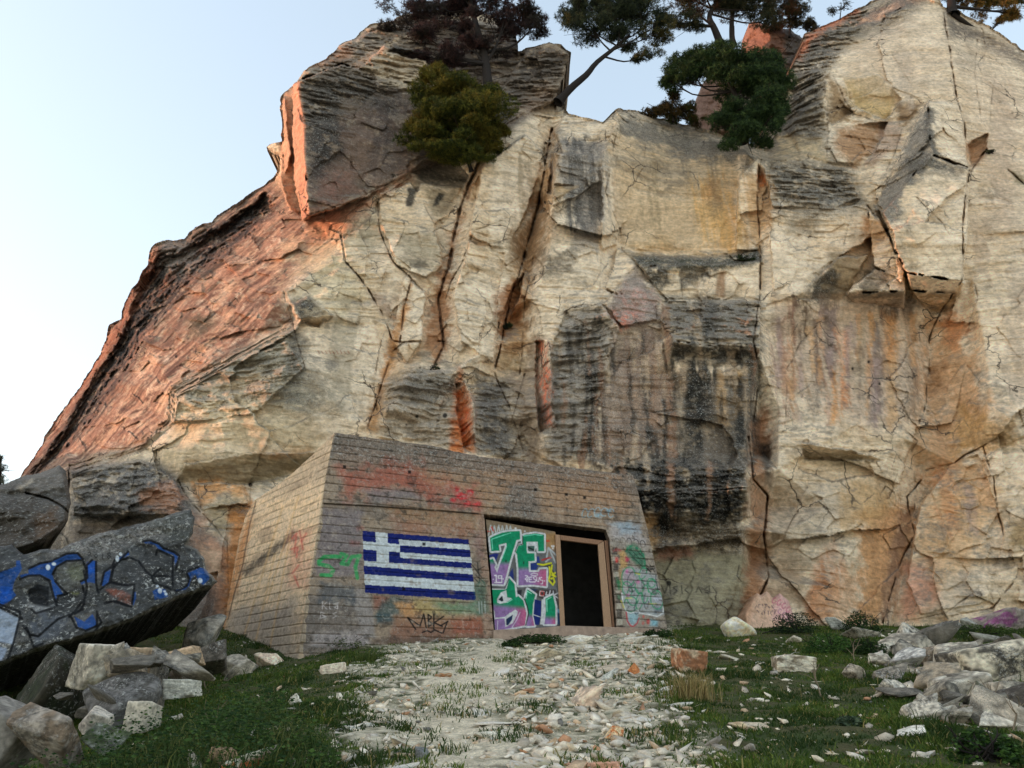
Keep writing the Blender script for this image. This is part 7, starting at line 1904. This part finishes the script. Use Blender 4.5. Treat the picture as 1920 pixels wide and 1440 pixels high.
pine('bushy yellow-green young pine growing from the left rock block',
     [(884,322,26.1),(878,300,25.8),(872,260,25.8),(862,210,25.8),(840,165,25.9)],
     [(822,155,24,26,25.7),(850,180,52,24,25.6),(890,185,34,26,25.5),(815,185,24,20,25.7),(870,225,64,24,25.3),(815,235,36,26,25.4),(925,240,24,14,25.3),(850,260,50,18,25.2),(900,255,36,18,25.2),(860,283,42,14,25.0),(820,285,24,12,25.1),(890,290,20,10,25.0)],
     ((46,58,24),(110,110,42)), 5, r0=.09, dens=2.6, col2=(122,104,38), c2frac=.16, open_=.30, puff=1.22)
pine('small brown-green bush on the skyline left of the low green pine', [(1262,228,26.9),(1262,215,26.9),(1260,205,26.9),(1258,195,26.9)],
     [(1225,208,22,10,26.9),(1255,205,26,16,26.8),(1280,215,20,16,26.9),(1262,185,16,10,27.0),(1300,222,16,12,27.0)], ((52,50,26),(112,84,48)), 6, 'shrub', 'bush', r0=.05, dens=3, L=.12, open_=.32, col2=(58,74,34))
pine('dark bush on the skyline between the square rock block and the right cliff', [(1480,70,31.0),(1482,55,31.0),(1484,45,31.0),(1486,30,31.0)],
     [(1465,40,20,14,31),(1492,35,26,20,31),(1515,48,18,12,31),(1480,20,16,10,31)], ((40,44,30),(96,84,54)), 7, 'shrub', 'bush', r0=.06, dens=2.6, L=.12, open_=.36)
pine('thin grey bush on the top edge of the right cliff', [(1575,36,29.6),(1576,26,29.6),(1577,18,29.6),(1578,8,29.6)],
     [(1565,20,14,10,29.6),(1582,14,16,10,29.6)], ((60,64,60),(104,104,96)), 8, 'shrub', 'bush', r0=.03, dens=.8, L=.1, open_=.42)
pine('pine with yellowish foliage reaching in at the top right corner',
     [(1786,30,27.6),(1784,10,27.6),(1784,-20,27.7),(1800,-50,27.8)],
     [(1830,-5,30,20,27.8),(1860,10,32,18,27.9),(1895,-5,36,22,28),(1900,25,30,14,27.8),(1880,38,20,10,27.8),(1750,-22,30,12,27.6),(1815,-30,40,20,28)],
     ((58,64,30),(124,104,50)), 9, r0=.26, dens=2.0, open_=.42, col2=(150,108,52), limb_from=.1)
pine('distant grey-green tree beyond the slope at the left edge of the photo', [(-4,960,44),(-2,925,44),(0,890,44),(2,855,44)],
     [(-12,860,14,14,44),(2,880,16,16,44),(-14,895,20,16,44),(6,905,14,12,44),(-8,920,22,12,44),(0,860,8,8,44)], ((60,70,62),(104,112,98)), 10, r0=.14, dens=.9, L=.2, open_=.42)
# little bush on the cliff ledges
for lab, x_, y_, rx_, ry_, s_ in (('tiny dark bush in the slot between the two cliff ribs', 948, 612, 14, 6, 31), ('dark shrubby growth on the ledge below the flat niche wall', 1400, 486, 20, 7, 32), ('small green tuft growing from the crack high on the right cliff', 1856, 284, 6, 4, 33), ('tiny bush above the shattered rock over the bunker', 812, 690, 10, 5, 34)):
    D_ = cliff_depth(x_, y_) - .12
    pine(lab, [(x_, y_ + ry_, D_ + .1), (x_, y_ + ry_ * .5, D_ + .05), (x_, y_, D_), (x_ + 1, y_ - ry_, D_)], [(x_ - rx_ * .4, y_, rx_ * .6, ry_, D_), (x_ + rx_ * .4, y_, rx_ * .6, ry_, D_)], ((34,44,26),(70,80,44)), s_, 'shrub', 'bush', r0=.015, dens=2.5, L=.08, open_=.36)

def shrub(label, cx, cy, w_, h_, col, seed, n=2600, leaf=(.018, .03), cat='bush', name='shrub'):
    """leafy bush standing on the ground: stems and a leaf crown"""
    r = np.random.RandomState(seed)
    ft = ground_hit(cx, cy + h_ / 2)
    k = ft[1] / (F_PX * (CP - (720 - cy) / F_PX * SP))
    W = w_ * k / 2; H = h_ * k
    root = empty(name, tuple(ft), label, cat)
    st = Soup()
    for q in range(14):
        a = r.rand() * 6.28; e = ft + np.array([math.cos(a) * W * r.rand(), math.sin(a) * W * .6 * r.rand(), H * r.uniform(.5, 1)])
        v, f = tube(spline([ft + r.normal(size=3) * np.array([W * .3, W * .2, 0]), (ft + e) / 2 + r.normal(size=3) * .03, e], 5), np.linspace(.012, .004, 5), 4); st.add(v, f)
    st.build('stems', M_BARK, root)
    d = r.normal(size=(n, 3)); d /= np.linalg.norm(d, axis=1, keepdims=True); d[:, 2] = np.abs(d[:, 2])
    lum = .72 + .5 * (fbm(d[:, 0] * 2 + seed, d[:, 1] * 2, d[:, 2] * 2, 3) - .2)
    P = ft + d * (r.rand(n) ** .4 * lum)[:, None] * np.array([W, W * .75, H])
    nz = fbm(P[:, 0] / .16, P[:, 1] / .16, P[:, 2] / .16, 2)
    P = P[nz > .4]
    c = lin(col[0]) + (lin(col[1]) - lin(col[0])) * (r.rand(len(P)) ** 2)[:, None]
    v, q_, C = leaves_cloud(P, np.tile([0, 0, 1.0], (len(P), 1)), r.uniform(leaf[0], leaf[1], len(P)), c, r, .5)
    o = new_mesh('foliage', v, q_, M_LEAF, None, False, C); keep_world(o, root)
GR = ((30,50,24),(74,98,44))
shrub('dark leafy shrub before the peach tagged rock', 1490, 1166, 110, 44, ((26,42,26),(62,82,48)), 51, 3000)
shrub('dark green shrub at the cliff foot below the rust streak', 1616, 1166, 90, 40, GR, 52, 3000)
shrub('low bright green bush in the meadow below the peach tagged rock', 1560, 1206, 130, 40, ((44,74,30),(90,122,56)), 53, 3200)
shrub('low green bush beside the small white rock of the bank', 1628, 1210, 80, 34, GR, 54, 2400)
shrub('low green plants along the door sill', 1010, 1196, 130, 20, GR, 55, 3000)
shrub('green tuft at the right end of the door sill', 1232, 1186, 70, 16, GR, 56, 1600)
shrub('low dark plant on the track below the left end of the sill', 960, 1206, 50, 14, GR, 57, 1200)
shrub('grassy clump at the foot of the bunker corner', 640, 1204, 130, 22, ((52,66,30),(96,108,54)), 58, 2200)
shrub('broad green bush at the lower right corner', 1850, 1400, 150, 64, ((32,54,24),(80,112,48)), 59, 5200)
shrub('green plant among the rocks in front of the large streaked block', 1750, 1256, 60, 24, GR, 60, 1400)
shrub('grass and weeds around the upper right rocks of the bank', 1840, 1180, 150, 22, ((48,66,30),(92,110,50)), 61, 2600)
shrub('low leafy plant in the middle of the right meadow', 1592, 1352, 60, 22, ((60,78,60),(104,118,92)), 62, 1500)

def dry_tuft(label, cx, cy, w_, h_, n, seed, col=((120,100,64),(190,170,120))):
    r = np.random.RandomState(seed)
    ft = ground_hit(cx, cy + h_ / 2); k = ft[1] / (F_PX * (CP - (720 - cy) / F_PX * SP))
    x = ft[0] + r.normal(size=n) * w_ * k * .22; y = ft[1] + r.normal(size=n) * w_ * k * .16
    h = h_ * k * r.uniform(.45, 1.1, n)
    c = lin(col[0]) + (lin(col[1]) - lin(col[0])) * r.rand(n)[:, None]
    g2 = r.rand(n) < .25; c[g2] = lin((90, 96, 46))
    v, t, C = blades(x, y, ground_z(x, y) - .02, h, np.full(n, .0045), r.uniform(.1, .8, n), c, r)
    o = new_mesh('grass_tuft', v, t, M_GRASS, None, False, C)
    tag(o, label, 'grass tuft')
dry_tuft('tall dry straw coloured grass tuft at the right edge of the track', 1296, 1284, 92, 66, 520, 71)
dry_tuft('small dry grass tuft at the cliff foot right of the peach rock', 1528, 1150, 50, 50, 220, 72)
dry_tuft('green grass tuft in the middle of the left meadow', 690, 1230, 60, 22, 500, 73, ((50,70,30),(100,112,54)))

def stalk(label, pts, seed, D_=None):
    """bare dry weed with side twigs; the foot stands on the ground"""
    r = np.random.RandomState(seed)
    ft = ground_hit(*pts[0]); P = [ft] + [at(a, b, ft[1] + .05 * i) for i, (a, b) in enumerate(pts[1:], 1)]
    s = spline(P, 9); so = Soup()
    v, f = tube(s, np.linspace(.012, .004, 9), 5); so.add(v, f)
    for q in range(5):
        i = r.randint(3, 8); e = s[i] + np.array([r.normal() * .14, r.normal() * .08, .12 + .12 * r.rand()])
        v, f = tube(spline([s[i], (s[i] + e) / 2 + r.normal(size=3) * .02, e], 4), np.linspace(.006, .003, 4), 4); so.add(v, f)
    o = new_mesh('dry_stalk', np.concatenate(so.v), np.concatenate(so.f), M_STALK, None, True)
    tag(o, label, 'dry weed')
M_STALK = plain('dry_stalk', (128, 112, 90), .3, 12)
stalk('bare dry stalk before the rust-streaked cliff foot', [(1570,1170),(1578,1148),(1582,1118)], 81)
stalk('bare dry twig in the meadow below the rectangular block', [(1540,1312),(1534,1285),(1524,1258)], 82)
stalk('dry twig beside the pale rock at the bank', [(1602,1240),(1600,1226),(1601,1212)], 83)
stalk('dry stem in front of the mossy dark boulder on the bank', [(1868,1340),(1862,1310),(1850,1282)], 84)
stalk('dry stem at the right edge above the broad green bush', [(1900,1372),(1906,1340),(1914,1318)], 85)
stalk('dry weed stem in front of the heap at the bunker side wall', [(385,1292),(380,1268),(368,1240)], 86)
stalk('bent dry stem over the weeds in the lower left', [(410,1392),(404,1366),(392,1346)], 87)
